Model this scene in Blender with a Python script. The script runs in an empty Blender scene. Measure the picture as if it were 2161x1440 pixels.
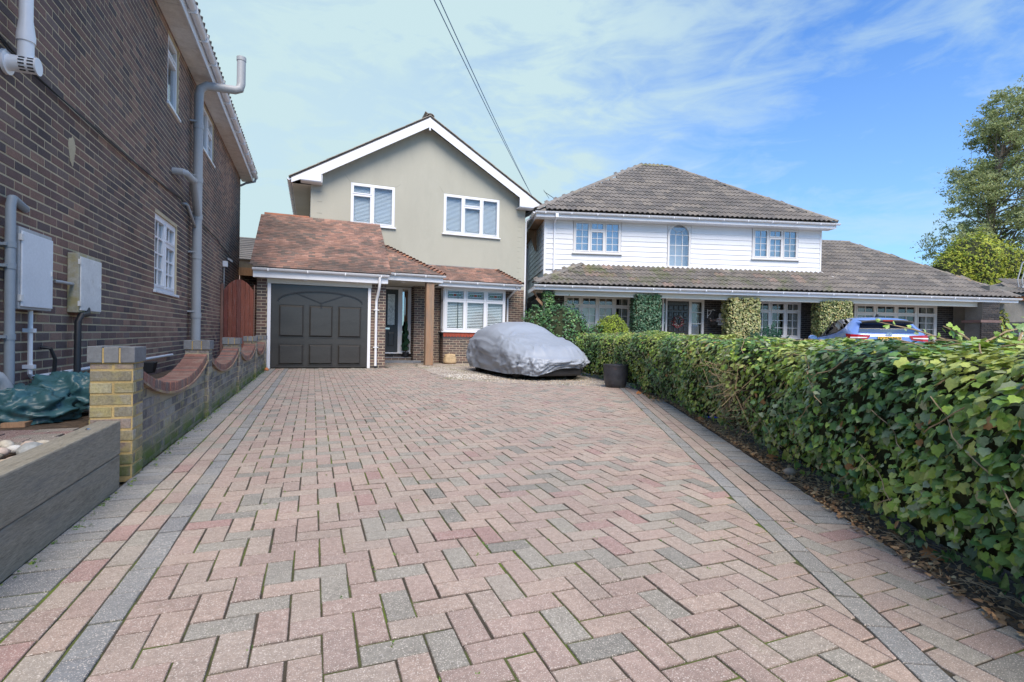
import bpy, math, random
import numpy as np
from math import radians, sin, cos, pi, atan2, sqrt
from mathutils import Vector, Matrix, noise

rnd = random.Random(7)
R = np.random.RandomState(11)
SC = bpy.context.scene
COL = SC.collection

# ------------------------------------------------------------------ camera
YAW, PITCH, ROLL, CAMH = radians(21.24), radians(-0.615), 0.02, 0.95
fwd = Vector((sin(YAW)*cos(PITCH), cos(YAW)*cos(PITCH), sin(PITCH)))
r0 = Vector((cos(YAW), -sin(YAW), 0)); u0 = r0.cross(fwd)
rgt = r0*cos(ROLL) + u0*sin(ROLL); upv = -r0*sin(ROLL) + u0*cos(ROLL)
cam_d = bpy.data.cameras.new("camera"); cam = bpy.data.objects.new("camera", cam_d); COL.objects.link(cam)
cam_d.lens = 18.0; cam_d.sensor_width = 36.0; cam_d.clip_start = 0.05; cam_d.clip_end = 2000
mw = Matrix((rgt, upv, -fwd)).transposed().to_4x4(); mw.translation = Vector((0, 0, CAMH)); cam.matrix_world = mw
SC.camera = cam

# ------------------------------------------------------------------ light
SUN_EL, SUN_AZ = radians(50), radians(188)      # azimuth clockwise from +Y, where the light comes from
world = bpy.data.worlds.new("World"); SC.world = world; world.use_nodes = True
def build_world():
    nt = world.node_tree; N = nt.nodes; L = nt.links
    bg = N['Background']
    sky = N.new('ShaderNodeTexSky'); sky.sky_type = 'NISHITA'; sky.sun_disc = False
    sky.sun_elevation = SUN_EL; sky.sun_rotation = SUN_AZ
    sky.air_density = 1.2; sky.dust_density = 0.3; sky.ozone_density = 3.0
    tc = N.new('ShaderNodeTexCoord')
    def math_(op, a, b=None, c=None, clamp=False):
        m = N.new('ShaderNodeMath'); m.operation = op; m.use_clamp = clamp
        for i, x in enumerate((a, b, c)):
            if x is None: continue
            if isinstance(x, (int, float)): m.inputs[i].default_value = x
            else: L.new(x, m.inputs[i])
        return m.outputs[0]
    def dot(v):
        d = N.new('ShaderNodeVectorMath'); d.operation = 'DOT_PRODUCT'; L.new(tc.outputs['Generated'], d.inputs[0]); d.inputs[1].default_value = v
        return d.outputs['Value']
    def nz(scale, detail, rough, sc, rot=(0, 0, 0), dist=0):
        mp = N.new('ShaderNodeMapping'); mp.inputs['Scale'].default_value = sc; mp.inputs['Rotation'].default_value = rot
        L.new(tc.outputs['Generated'], mp.inputs['Vector'])
        n = N.new('ShaderNodeTexNoise'); n.inputs['Scale'].default_value = scale; n.inputs['Detail'].default_value = detail
        n.inputs['Roughness'].default_value = rough; n.inputs['Distortion'].default_value = dist; L.new(mp.outputs[0], n.inputs['Vector'])
        return n.outputs['Fac']
    def mix(f, a, b):
        m = N.new('ShaderNodeMix'); m.data_type = 'RGBA'
        if isinstance(f, (int, float)): m.inputs[0].default_value = f
        else: L.new(f, m.inputs[0])
        for i, x in ((6, a), (7, b)):
            if isinstance(x, tuple): m.inputs[i].default_value = x
            else: L.new(x, m.inputs[i])
        return m.outputs[2]
    # a thin veil of high cloud lies over the west (left), broken wisps over the east
    west = dot((sin(radians(-15)), cos(radians(-15)), 0.0))
    veil = N.new('ShaderNodeMapRange'); veil.interpolation_type = 'SMOOTHSTEP'
    veil.inputs[1].default_value = 0.32; veil.inputs[2].default_value = 0.95; L.new(west, veil.inputs[0])
    wisp = math_('ADD', math_('MULTIPLY', nz(2.2, 7, .58, (1, 1, 2.4), (0.25, -0.35, 0.5), .5), .75), math_('MULTIPLY', nz(7.5, 6, .6, (1, 1, 3.0), (0.3, -0.3, .9), .9), .35))
    wm = N.new('ShaderNodeMapRange'); wm.interpolation_type = 'SMOOTHSTEP'; wm.inputs[1].default_value = .43; wm.inputs[2].default_value = .70; L.new(wisp, wm.inputs[0])
    cloud = math_('ADD', math_('MULTIPLY', veil.outputs[0], .93), math_('MULTIPLY', wm.outputs[0], .62), None, True)
    # low haze band toward the horizon
    zz = dot((0, 0, 1.0))
    hz = N.new('ShaderNodeMapRange'); hz.inputs[1].default_value = 0.0; hz.inputs[2].default_value = 0.55; hz.inputs[3].default_value = .42; hz.inputs[4].default_value = 0.0; L.new(zz, hz.inputs[0])
    cl = math_('MAXIMUM', cloud, hz.outputs[0])
    skyc = N.new('ShaderNodeMix'); skyc.data_type = 'RGBA'; skyc.blend_type = 'MULTIPLY'; skyc.inputs[0].default_value = 1
    L.new(sky.outputs[0], skyc.inputs[6]); skyc.inputs[7].default_value = SKY_TINT
    out = mix(cl, skyc.outputs[2], CLOUD)
    L.new(out, bg.inputs[0]); bg.inputs[1].default_value = SKY_STRENGTH
SKY_STRENGTH = 0.05
SKY_TINT = (0.44, 0.78, 1.22, 1)
CLOUD = (3.0, 3.95, 4.2, 1)
build_world()
sun_d = bpy.data.lights.new("sun", 'SUN'); sun_d.energy = 1.25; sun_d.angle = radians(40); sun_d.color = (1.0, .88, .74)
sun = bpy.data.objects.new("sun", sun_d); COL.objects.link(sun)
sv = Vector((sin(SUN_AZ)*cos(SUN_EL), cos(SUN_AZ)*cos(SUN_EL), sin(SUN_EL)))
sun.rotation_euler = sv.to_track_quat('Z', 'Y').to_euler(); sun.location = (0, -5, 20)
SC.view_settings.view_transform = 'Standard'; SC.view_settings.look = 'None'; SC.view_settings.exposure = 2.02; SC.view_settings.gamma = 1
SC.render.engine = 'CYCLES'; SC.cycles.max_bounces = 6; SC.cycles.transparent_max_bounces = 12
try: SC.cycles.use_denoising = True
except Exception: pass

# ------------------------------------------------------------------ helpers
FWD = np.array(fwd); RGT = np.array(rgt); UPV = np.array(upv); CAM = np.array([0, 0, CAMH])
def in_view(P):
    d = P - CAM; z = d @ FWD; x = d @ RGT; y = d @ UPV
    zz = np.maximum(z, .05)
    return (z > .05) & (np.abs(x/zz) < 1.02) & (np.abs(y/zz) < .69), z

OFF = {}
def off(o):
    return OFF.get(o.name, Vector((0, 0, 0))) if o else Vector((0, 0, 0))
def thing(name, label, cat, loc=(0, 0, 0), group=None):
    o = bpy.data.objects.new(name, None); COL.objects.link(o); o.location = loc; o.empty_display_size = .2
    o['label'] = label; o['category'] = cat
    if group: o['group'] = group
    OFF[o.name] = Vector(loc)
    return o
def tag(o, label=None, cat=None, group=None, kind=None):
    if label: o['label'] = label
    if cat: o['category'] = cat
    if group: o['group'] = group
    if kind: o['kind'] = kind
    return o
def link(name, me, parent=None, mat=None, loc=None):
    o = bpy.data.objects.new(name, me); COL.objects.link(o)
    if mat and not me.materials: me.materials.append(mat)
    if parent: o.parent = parent
    OFF[o.name] = Vector(off(parent)) + (Vector(loc) if loc else Vector((0, 0, 0)))
    if loc: o.location = loc
    return o
def mk_mesh(name, V, faces=None, loops=None, totals=None, cols=None, smooth=False):
    me = bpy.data.meshes.new(name)
    if loops is None:
        totals = np.array([len(f) for f in faces], dtype=np.int32)
        loops = np.concatenate([np.array(f, dtype=np.int32) for f in faces]) if faces else np.zeros(0, np.int32)
    starts = np.concatenate([[0], np.cumsum(totals)[:-1]]).astype(np.int32)
    me.vertices.add(len(V)); me.vertices.foreach_set('co', np.asarray(V, dtype=np.float32).ravel())
    me.loops.add(len(loops)); me.loops.foreach_set('vertex_index', loops.astype(np.int32))
    me.polygons.add(len(totals)); me.polygons.foreach_set('loop_start', starts); me.polygons.foreach_set('loop_total', totals.astype(np.int32))
    if cols is not None:
        at = me.color_attributes.new('Col', 'FLOAT_COLOR', 'CORNER')
        c = np.asarray(cols, dtype=np.float32)
        if c.shape[1] == 3: c = np.hstack([c, np.ones((len(c), 1), np.float32)])
        at.data.foreach_set('color', np.repeat(c, totals, axis=0).ravel())
    me.polygons.foreach_set('use_smooth', np.full(len(totals), bool(smooth)))
    me.update(calc_edges=True)
    return me

class Fr:
    """a wall frame: a along the wall, z up, d out of the wall towards the viewer"""
    def __init__(s, O, heading):
        h = radians(heading); s.O = Vector((O[0], O[1], 0)); s.u = Vector((sin(h), cos(h), 0)); s.n = Vector((s.u.y, -s.u.x, 0)); s.rot = atan2(s.u.y, s.u.x)
    def p(s, a, z, d=0): return s.O + s.u*a + s.n*d + Vector((0, 0, z))
    def sub(s, d): 
        f = Fr((0, 0), 0); f.O = s.O + s.n*d; f.u = s.u; f.n = s.n; f.rot = s.rot; return f

class MB:
    def __init__(s): s.v = []; s.f = []; s.c = []; s.col = (.20, .185, .17)
    def add(s, vs, fs, col=None):
        b = len(s.v); s.v += [tuple(v) for v in vs]; s.f += [tuple(i+b for i in f) for f in fs]; s.c += [col or s.col]*len(fs); return s
    def hexa(s, p, col=None):   # p: 4 bottom + 4 top
        return s.add(p, [(0, 3, 2, 1), (4, 5, 6, 7), (0, 1, 5, 4), (1, 2, 6, 5), (2, 3, 7, 6), (3, 0, 4, 7)], col)
    def box(s, x0, x1, y0, y1, z0, z1, col=None):
        return s.hexa([(x0, y0, z0), (x1, y0, z0), (x1, y1, z0), (x0, y1, z0), (x0, y0, z1), (x1, y0, z1), (x1, y1, z1), (x0, y1, z1)], col)
    def fb(s, F, a0, a1, z0, z1, d0, d1, col=None):    # box in a wall frame
        q = [F.p(a0, z0, d1), F.p(a1, z0, d1), F.p(a1, z0, d0), F.p(a0, z0, d0), F.p(a0, z1, d1), F.p(a1, z1, d1), F.p(a1, z1, d0), F.p(a0, z1, d0)]
        return s.hexa(q, col)
    def beam(s, p, q, w, h, col=None, up=Vector((0, 0, 1))):
        p = Vector(p); q = Vector(q); d = (q-p).normalized(); x = d.cross(up).normalized()*w/2; y = x.cross(d).normalized()*h/2
        return s.hexa([p-x-y, p+x-y, q+x-y, q-x-y, p-x+y, p+x+y, q+x+y, q-x+y], col)
    def prism(s, poly, ext, col=None):
        n = len(poly); poly = [Vector(p) for p in poly]; e = Vector(ext)
        return s.add(poly+[p+e for p in poly], [tuple(range(n))[::-1], tuple(range(n, 2*n))]+[(i, (i+1) % n, n+(i+1) % n, n+i) for i in range(n)], col)
    def tube(s, pts, r, n=8, col=None, caps=True):
        pts = [Vector(p) for p in pts]; rs = r if isinstance(r, (list, tuple)) else [r]*len(pts)
        V = []; prev = None
        for i, p in enumerate(pts):
            d = (pts[min(i+1, len(pts)-1)]-pts[max(i-1, 0)]).normalized()
            if prev is None:
                x = d.cross(Vector((0, 0, 1)) if abs(d.z) < .9 else Vector((1, 0, 0))).normalized()
            else: x = (prev-d*prev.dot(d)).normalized()
            prev = x; y = d.cross(x)
            V += [p+(x*cos(2*pi*k/n)+y*sin(2*pi*k/n))*rs[i] for k in range(n)]
        F_ = [(i*n+k, i*n+(k+1) % n, (i+1)*n+(k+1) % n, (i+1)*n+k) for i in range(len(pts)-1) for k in range(n)]
        if caps: F_ += [tuple(range(n))[::-1], tuple((len(pts)-1)*n+k for k in range(n))]
        return s.add(V, F_, col)
    def lathe(s, c, prof, n=20, col=None):
        c = Vector(c); V = [c+Vector((r*cos(2*pi*k/n), r*sin(2*pi*k/n), z)) for r, z in prof for k in range(n)]
        m = len(prof)
        return s.add(V, [(i*n+k, i*n+(k+1) % n, (i+1)*n+(k+1) % n, (i+1)*n+k) for i in range(m-1) for k in range(n)]+[tuple(range(n))[::-1], tuple((m-1)*n+k for k in range(n))], col)
    def build(s, name, mat, parent=None, smooth=False, bevel=0, kind=None, label=None):
        o_ = off(parent); V = np.array(s.v, dtype=float)-np.array(o_)
        me = mk_mesh(name, V, s.f, cols=np.array(s.c))
        if smooth: me.shade_smooth() if hasattr(me, 'shade_smooth') else me.polygons.foreach_set('use_smooth', [True]*len(me.polygons))
        o = link(name, me, parent, mat)
        if bevel:
            b = o.modifiers.new('bevel', 'BEVEL'); b.width = bevel; b.segments = 2; b.limit_method = 'ANGLE'
        if kind: o['kind'] = kind
        if label: o['label'] = label
        return o
def smooth_angle(o, ang=35):
    try: o.data.set_sharp_from_angle(angle=radians(ang))
    except Exception: pass
    return o

class T:
    """a small piece template"""
    def __init__(s, V, F_, shade=None):
        s.V = np.array(V, float); s.F = F_; s.tot = np.array([len(f) for f in F_], np.int32); s.loops = np.concatenate([np.array(f) for f in F_]); s.shade = np.ones(len(F_)) if shade is None else np.array(shade)
def t_brick(ch=.04, cz=.07):
    # unit brick: x,z in [-.5,.5], front at y=0 (towards -y), back at y=1
    a, b = .5, .5
    V = [(-a, 1, -b), (a, 1, -b), (a, 1, b), (-a, 1, b), (-a, .1, -b), (a, .1, -b), (a, .1, b), (-a, .1, b), (-a+ch/4, 0, -b+cz/2), (a-ch/4, 0, -b+cz/2), (a-ch/4, 0, b-cz/2), (-a+ch/4, 0, b-cz/2)]
    F_ = [(8, 9, 10, 11), (4, 5, 9, 8), (5, 6, 10, 9), (6, 7, 11, 10), (7, 4, 8, 11), (0, 1, 5, 4), (1, 2, 6, 5), (2, 3, 7, 6), (3, 0, 4, 7)]
    return T(V, F_)
T_BRICK = t_brick()
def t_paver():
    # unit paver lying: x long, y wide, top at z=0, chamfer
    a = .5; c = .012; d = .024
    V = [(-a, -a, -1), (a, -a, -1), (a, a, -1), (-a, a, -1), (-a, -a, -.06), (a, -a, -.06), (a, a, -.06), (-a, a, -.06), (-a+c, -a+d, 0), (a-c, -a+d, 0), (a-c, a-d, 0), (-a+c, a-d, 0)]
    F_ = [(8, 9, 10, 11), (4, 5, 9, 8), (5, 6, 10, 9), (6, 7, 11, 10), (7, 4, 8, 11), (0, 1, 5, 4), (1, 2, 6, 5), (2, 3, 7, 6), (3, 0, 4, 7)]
    return T(V, F_, [1, .65, .65, .65, .65, .5, .5, .5, .5])   # sides and chamfers toned darker than the top face
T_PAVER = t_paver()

def place(parent, name, stuff, tm, mats, ci, palette, mat, nparts=300, smooth=False, sizes=None):
    """copies of one template: the largest in view as objects of their own, the others joined"""
    mats = np.asarray(mats, float); ci = np.asarray(ci); N = len(mats); pal = np.asarray(palette, float)
    if N == 0: return
    P = mats[:, :3, 3]; vis, z = in_view(P)
    sc = np.linalg.norm(mats[:, :3, 0], axis=1) if sizes is None else sizes
    met = np.where(vis, sc/np.maximum(z, .2), sc*1e-4/np.maximum(np.abs(z)+3, 1))
    order = np.argsort(-met); top = order[:nparts]; rest = order[nparts:]
    if len(rest) < max(12, .04*N) and N <= 312: top = order[:300]; rest = order[300:]
    o_ = np.array(off(parent)); cache = {}
    for i in top:
        c = int(ci[i])
        if c not in cache:
            cc = np.outer(tm.shade, pal[c]); me = mk_mesh(name, tm.V, tm.F, cols=cc, smooth=smooth); me.materials.append(mat); cache[c] = me
        ob = bpy.data.objects.new(name, cache[c]); COL.objects.link(ob); ob.parent = parent
        m = mats[i].copy(); m[:3, 3] -= o_; ob.matrix_local = Matrix(m.tolist())
    if len(rest):
        Mx = mats[rest]; V = np.einsum('nij,vj->nvi', Mx[:, :3, :3], tm.V)+(Mx[:, None, :3, 3]-o_)
        nv = len(tm.V); n = len(rest)
        loops = (tm.loops[None, :]+(np.arange(n)*nv)[:, None]).ravel(); tot = np.tile(tm.tot, n)
        cols = (pal[ci[rest]][:, None, :]*tm.shade[None, :, None]).reshape(-1, 3)
        me = mk_mesh(stuff, V.reshape(-1, 3), loops=loops, totals=tot, cols=cols, smooth=smooth)
        ob = link(stuff, me, parent, mat); ob['kind'] = 'stuff'
        return ob

def mat4(ax, ay, az, p):
    m = np.eye(4); m[:3, 0] = ax; m[:3, 1] = ay; m[:3, 2] = az; m[:3, 3] = p; return m

def cells(a0, a1, z0, z1, holes):
    """rectangles covering the wall less its openings"""
    xs = sorted(set([a0, a1]+[min(max(h[i], a0), a1) for h in holes for i in (0, 1)]))
    out = []
    for x0, x1 in zip(xs, xs[1:]):
        if x1-x0 < 1e-4: continue
        m = (x0+x1)/2; hs = sorted([(max(h[2], z0), min(h[3], z1)) for h in holes if h[0] < m < h[1]])
        z = z0
        for h0, h1 in hs:
            if h0 > z+1e-4: out.append((x0, x1, z, h0))
            z = max(z, h1)
        if z < z1-1e-4: out.append((x0, x1, z, z1))
    return out
def brick_list(a0, a1, z0, z1, holes=(), course=.075, bl=.225, pred=None, stack=0.5):
    out = []; k = 0; z = z0
    while z < z1-.02:
        h = min(course, z1-z); mid = z+h/2
        iv = [(a0, a1)]
        for h_ in holes:
            if h_[2]-.01 < mid < h_[3]+.01:
                nv = []
                for s0, s1 in iv:
                    if h_[1] <= s0 or h_[0] >= s1: nv.append((s0, s1))
                    else:
                        if h_[0] > s0: nv.append((s0, h_[0]))
                        if h_[1] < s1: nv.append((h_[1], s1))
                iv = nv
        x = a0-(bl*stack if k % 2 else 0)
        while x < a1:
            for s0, s1 in iv:
                b0, b1 = max(x, s0), min(x+bl, s1)
                if b1-b0 > .035 and (pred is None or pred((b0+b1)/2, mid)): out.append((b0+.0068, b1-.0068, z+.0068, z+h-.0068))
            x += bl
        z += course; k += 1
    return out
def bricks_to_mats(F, lst, depth=.03, jit=.0015):
    M_ = []; u = np.array(F.u); n = np.array(F.n)
    for b0, b1, z0, z1 in lst:
        j = rnd.uniform(0, jit); p = np.array(F.p((b0+b1)/2, (z0+z1)/2, -j)); t = rnd.gauss(0, .004)
        ux = u*cos(t)+np.array([0, 0, 1])*sin(t); zx = np.array([0, 0, 1])*cos(t)-u*sin(t)
        M_.append(mat4(ux*(b1-b0), -n*depth, zx*(z1-z0), p))
    return M_
def pick(pal_w, n):
    w = np.array(pal_w, float); return R.choice(len(w), n, p=w/w.sum())

# ------------------------------------------------------------------ materials
MATS = {}
def M(name, base=None, rough=.75, var=.25, vscale=3., fine=.15, fscale=60., bump=.15, bscale=None, spec=.4, metal=0., tints=(), stretch=(1, 1, 1), coat=0, sheen=0, trans=0, specks=None, double=None):
    m = bpy.data.materials.new(name); m.use_nodes = True; nt = m.node_tree; N = nt.nodes; L = nt.links; b = N['Principled BSDF']
    geo = N.new('ShaderNodeNewGeometry')
    mp = N.new('ShaderNodeMapping'); mp.inputs['Scale'].default_value = stretch; L.new(geo.outputs['Position'], mp.inputs['Vector'])
    def nz(scale, det=4, rg=.6, raw=False):
        n = N.new('ShaderNodeTexNoise'); n.inputs['Scale'].default_value = scale; n.inputs['Detail'].default_value = det; n.inputs['Roughness'].default_value = rg
        L.new(mp.outputs[0], n.inputs['Vector']); return n.outputs['Fac']
    def ramp(f, lo, hi, a=0., c=1.):
        r = N.new('ShaderNodeMapRange'); r.inputs[1].default_value = lo; r.inputs[2].default_value = hi; r.inputs[3].default_value = a; r.inputs[4].default_value = c; L.new(f, r.inputs[0]); return r.outputs[0]
    def mixc(f, a, c, mode='MIX'):
        x = N.new('ShaderNodeMix'); x.data_type = 'RGBA'; x.blend_type = mode; L.new(f, x.inputs[0]) if not isinstance(f, float) else setattr(x.inputs[0], 'default_value', f)
        for i, q in ((6, a), (7, c)):
            if isinstance(q, tuple): x.inputs[i].default_value = (*q[:3], 1)
            else: L.new(q, x.inputs[i])
        return x.outputs[2]
    if base is None:
        at = N.new('ShaderNodeAttribute'); at.attribute_name = 'Col'; c = at.outputs['Color']
    else: c = N.new('ShaderNodeRGB'); c.outputs[0].default_value = (*base, 1); c = c.outputs[0]
    v = ramp(nz(vscale, 4), .3, .7, 1-var, 1+var); f = ramp(nz(fscale, 3, .7), .3, .7, 1-fine, 1+fine)
    mu = N.new('ShaderNodeMath'); mu.operation = 'MULTIPLY'; L.new(v, mu.inputs[0]); L.new(f, mu.inputs[1])
    vm = N.new('ShaderNodeVectorMath'); vm.operation = 'SCALE'; L.new(c, vm.inputs[0]); L.new(mu.outputs[0], vm.inputs['Scale']); c = vm.outputs[0]
    for t in tints:   # (colour, scale, lo, hi, amount)
        tc, ts, lo, hi, am = t[:5]
        fac = ramp(nz(ts, 6, .65), lo, hi, 0, am)
        if len(t) > 5:   # height band: fade out above z=t[5][1]
            sp = N.new('ShaderNodeSeparateXYZ'); L.new(geo.outputs['Position'], sp.inputs[0]); g = ramp(sp.outputs[2], t[5][0], t[5][1], 1, 0)
            q = N.new('ShaderNodeMath'); q.operation = 'MULTIPLY'; L.new(fac, q.inputs[0]); L.new(g, q.inputs[1]); fac = q.outputs[0]
        c = mixc(fac, c, tc)
    if specks:
        sc, lo, hi, colr, am = specks; c = mixc(ramp(nz(sc, 2, .5), lo, hi, 0, am), c, colr)
    L.new(c, b.inputs['Base Color']); b.inputs['Roughness'].default_value = rough; b.inputs['Metallic'].default_value = metal
    b.inputs['Specular IOR Level'].default_value = spec; b.inputs['Coat Weight'].default_value = coat
    if bump:
        bp = N.new('ShaderNodeBump'); bp.inputs['Strength'].default_value = bump; bp.inputs['Distance'].default_value = .01
        L.new(nz(bscale or fscale, 5, .7), bp.inputs['Height']); L.new(bp.outputs[0], b.inputs['Normal'])
    if trans:
        out = N['Material Output']; tr = N.new('ShaderNodeBsdfTranslucent'); L.new(c, tr.inputs[0]); ms = N.new('ShaderNodeMixShader'); ms.inputs[0].default_value = trans
        L.new(b.outputs[0], ms.inputs[1]); L.new(tr.outputs[0], ms.inputs[2]); L.new(ms.outputs[0], out.inputs[0])
    MATS[name] = m; return m
def glass(name, tint=(1, 1, 1), refl=.12, rough=.0):
    m = bpy.data.materials.new(name); m.use_nodes = True; nt = m.node_tree; N = nt.nodes; L = nt.links; N.remove(N['Principled BSDF'])
    t = N.new('ShaderNodeBsdfTransparent'); t.inputs[0].default_value = (*tint, 1); g = N.new('ShaderNodeBsdfGlossy'); g.inputs['Roughness'].default_value = rough
    lw = N.new('ShaderNodeLayerWeight'); lw.inputs[0].default_value = .5; pw = N.new('ShaderNodeMath'); pw.operation = 'POWER'; L.new(lw.outputs['Facing'], pw.inputs[0]); pw.inputs[1].default_value = 4
    a = N.new('ShaderNodeMath'); a.operation = 'MULTIPLY_ADD'; L.new(pw.outputs[0], a.inputs[0]); a.inputs[1].default_value = .7; a.inputs[2].default_value = refl; a.use_clamp = True
    ms = N.new('ShaderNodeMixShader'); L.new(a.outputs[0], ms.inputs[0]); L.new(t.outputs[0], ms.inputs[1]); L.new(g.outputs[0], ms.inputs[2]); L.new(ms.outputs[0], N['Material Output'].inputs[0]); return m

m_brick = M('brick_face', None, .85, .22, 1.3, .22, 90, .35, tints=(((.30, .22, .19), .8, .56, .8, .35),))
m_mortar = M('mortar', (.55, .45, .30), .95, .12, 2, .12, 120, .4)
m_mortar_grey = M('grey_mortar', (.17, .165, .15), .95, .2, 2, .2, 120, .4)
m_mortar_old = M('old_mortar', (.34, .29, .2), .95, .2, 3, .2, 120, .4, tints=(((.10, .14, .03), 3, .4, .6, .9, (.05, .22)),))
m_oldbrick = M('weathered_brick', None, .9, .2, 6, .3, 70, .5, tints=(((.42, .36, .14), 9, .5, .66, .55), ((.34, .33, .30), 13, .52, .68, .45), ((.10, .15, .02), 4, .36, .55, .95, (.04, .2)), ))
m_paver = M('paver_concrete', None, .82, .16, 2.2, .2, 45, .35, bscale=230, specks=(230, .58, .66, (.74, .66, .58), .7), tints=(((.20, .19, .17), 1.1, .48, .72, .45), ((.10, .095, .09), 3.1, .62, .78, .45), ((.15, .17, .07), 5.5, .62, .76, .35)))
m_sand = M('jointing_sand', (.06, .05, .036), 1, .3, 4, .3, 80, .5, tints=(((.11, .155, .02), 1.6, .47, .60, .95),))
m_soil = M('soil', (.085, .06, .042), 1, .4, 5, .5, 60, 1.0, tints=(((.2, .14, .09), 14, .5, .62, .6),))
m_ground = M('ground_earth', (.12, .11, .08), 1, .3, 1, .3, 40, .5)
m_gravel = M('gravel', (.34, .29, .25), .95, .2, 2, .35, 120, .9, tints=(((.13, .16, .04), 1.2, .5, .66, .6), ((.14, .12, .1), 2.7, .52, .7, .6)))
m_stone = M('loose_stone', None, .8, .2, 10, .15, 60, .3)
m_render = M('sage_render', (.43, .42, .35), .93, .04, .8, .05, 130, .14, tints=(((.34, .335, .28), 1.0, .5, .75, .4), ((.49, .48, .41), 2.3, .55, .8, .35)), stretch=(1.6, 1.6, .6))
m_upvc = M('white_upvc', (.78, .79, .82), .35, .02, 2, .02, 30, 0.02, spec=.5)
m_cream = M('cream_paint', (.66, .64, .56), .5, .04, 2, .03, 30, .03)
m_white_board = M('white_weatherboard', (.76, .765, .78), .5, .04, .9, .03, 30, .06)
m_offwhite = M('old_white', (.70, .69, .67), .6, .12, 5, .08, 50, .1, tints=(((.35, .3, .2), 4, .55, .75, .5),))
m_greypipe = M('grey_pipe', (.37, .385, .40), .45, .06, 2, .04, 30, .03)
m_bluegrey = M('blue_grey_pipe', (.24, .28, .32), .5, .08, 2, .04, 30, .03)
m_black = M('black_plastic', (.02, .022, .026), .45, .2, 3, .1, 40, .05)
m_doorblack = M('black_garage_paint', (.046, .044, .042), .26, .12, 1.5, .12, 25, .03, spec=.5, stretch=(1, 1, 3))
m_doorgreen = M('charcoal_door', (.045, .05, .052), .4, .1, 3, .1, 40, .03)
m_lead = M('lead_flashing', (.22, .235, .26), .6, .15, 5, .1, 40, .15)
m_clay = M('clay_tile', None, .85, .2, 2.5, .2, 60, .3, tints=(((.075, .062, .055), .9, .42, .64, .8), ((.24, .2, .16), 6, .55, .75, .35)))
m_conc_tile = M('concrete_tile', None, .9, .15, 1.3, .22, 50, .4, tints=(((.10, .12, .045), 1.6, .62, .76, .45), ((.33, .27, .12), 8, .66, .78, .4)))
m_conc_moss = M('mossy_tile', None, .9, .15, 1.3, .22, 50, .4, tints=(((.09, .115, .035), 1.7, .5, .66, .7), ((.03, .03, .03), 5, .5, .7, .45), ((.34, .16, .12), 7, .66, .76, .4)))
m_wood_post = M('oak_post', (.30, .20, .13), .8, .2, 3, .2, 25, .3, stretch=(6, 6, .8), tints=(((.46, .20, .09), 1.2, .45, .7, .5), ((.22, .19, .17), 2, .45, .65, .5)))
m_gate = M('red_timber', None, .8, .2, 4, .2, 30, .35, stretch=(5, 5, .7), tints=(((.30, .22, .2), 9, .55, .7, .5),))
m_sleeper = M('grey_sleeper', (.25, .228, .18), .88, .25, 3, .3, 25, .5, stretch=(6, .8, 6), tints=(((.24, .23, .19), 1.5, .45, .7, .5), ((.06, .065, .075), 3, .5, .7, .5)))
m_interior = M('dark_room', (.035, .035, .038), .9, .3, 2, .1, 20, 0)
m_blind = M('blind_slats', (.72, .73, .74), .6, .04, 3, .02, 30, 0)
m_blind_grey = M('grey_blind', (.62, .65, .68), .6, .04, 3, .02, 30, 0)
m_curtain = M('curtain', (.42, .40, .36), .9, .2, 5, .1, 40, .2, stretch=(8, 8, .4))
m_lead_line = M('leading', (.10, .11, .12), .5, .1, 3, .1, 40, 0)
m_glass = glass('window_glass', (.93, .96, .97), .06)
m_glass_refl = glass('reflecting_glass', (.8, .85, .88), .42)
m_leaf = M('ivy_leaf', None, .33, .26, 5, .14, 60, .15, bscale=90, spec=.5, trans=.2)
m_leaf_soft = M('soft_leaf', None, .55, .25, 1.2, .1, 20, 0, spec=.35, trans=.22)
m_tree_leaf = M('tree_leaf', None, .55, .25, 1.2, .1, 20, 0, spec=.3, trans=.38)
m_bark = M('bark', (.16, .13, .10), .95, .3, 5, .3, 30, .6)
m_twig = M('dry_twig', (.34, .25, .15), .9, .2, 20, .2, 60, .2)
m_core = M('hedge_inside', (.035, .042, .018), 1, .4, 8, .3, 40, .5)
m_litter = M('dead_leaf', None, .85, .25, 20, .2, 60, .2, trans=.1)
m_cover = M('car_cover_fabric', (.305, .34, .395), .52, .06, 3, .05, 200, .05, spec=.5, metal=.1)
m_tarp = M('green_tarp', (.035, .105, .12), .42, .15, 6, .1, 40, .25, bscale=14, spec=.6)
m_pot = M('pot_glaze', (.045, .048, .058), .42, .3, 5, .2, 30, .15, tints=(((.22, .07, .05), 5, .6, .74, .6), ((.2, .2, .17), 4, .42, .6, .35, (.0, .22))))
m_bluecar = M('blue_car_paint', (.20, .32, .68), .25, .02, 2, .02, 20, 0, spec=.5, coat=.8, metal=.25)
m_carglass = glass('car_glass', (.25, .28, .3), .42)
m_tyre = M('tyre', (.02, .02, .02), .85, .1, 9, .1, 60, .2)
m_chrome = M('chrome', (.6, .6, .62), .15, .02, 2, .02, 20, 0, metal=1)
m_red = M('red_lens', (.42, .012, .02), .15, .1, 10, .1, 30, 0, coat=.5)
m_yellow = M('number_plate_yellow', (.75, .48, .05), .5, .02, 2, .02, 20, 0)
m_pink = M('flower_pink', (.75, .2, .35), .6, .1, 5, .1, 30, 0)
m_redpaint = M('red_band', (.34, .07, .04), .8, .2, 8, .15, 50, .2)
m_terra = M('terracotta', (.5, .18, .07), .8, .2, 8, .15, 50, .2)
m_cable = M('cable', (.07, .16, .34), .6, .02, 2, .02, 20, 0)
m_navy = M('navy_fence', (.035, .05, .075), .6, .15, 3, .1, 30, .1)
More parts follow.
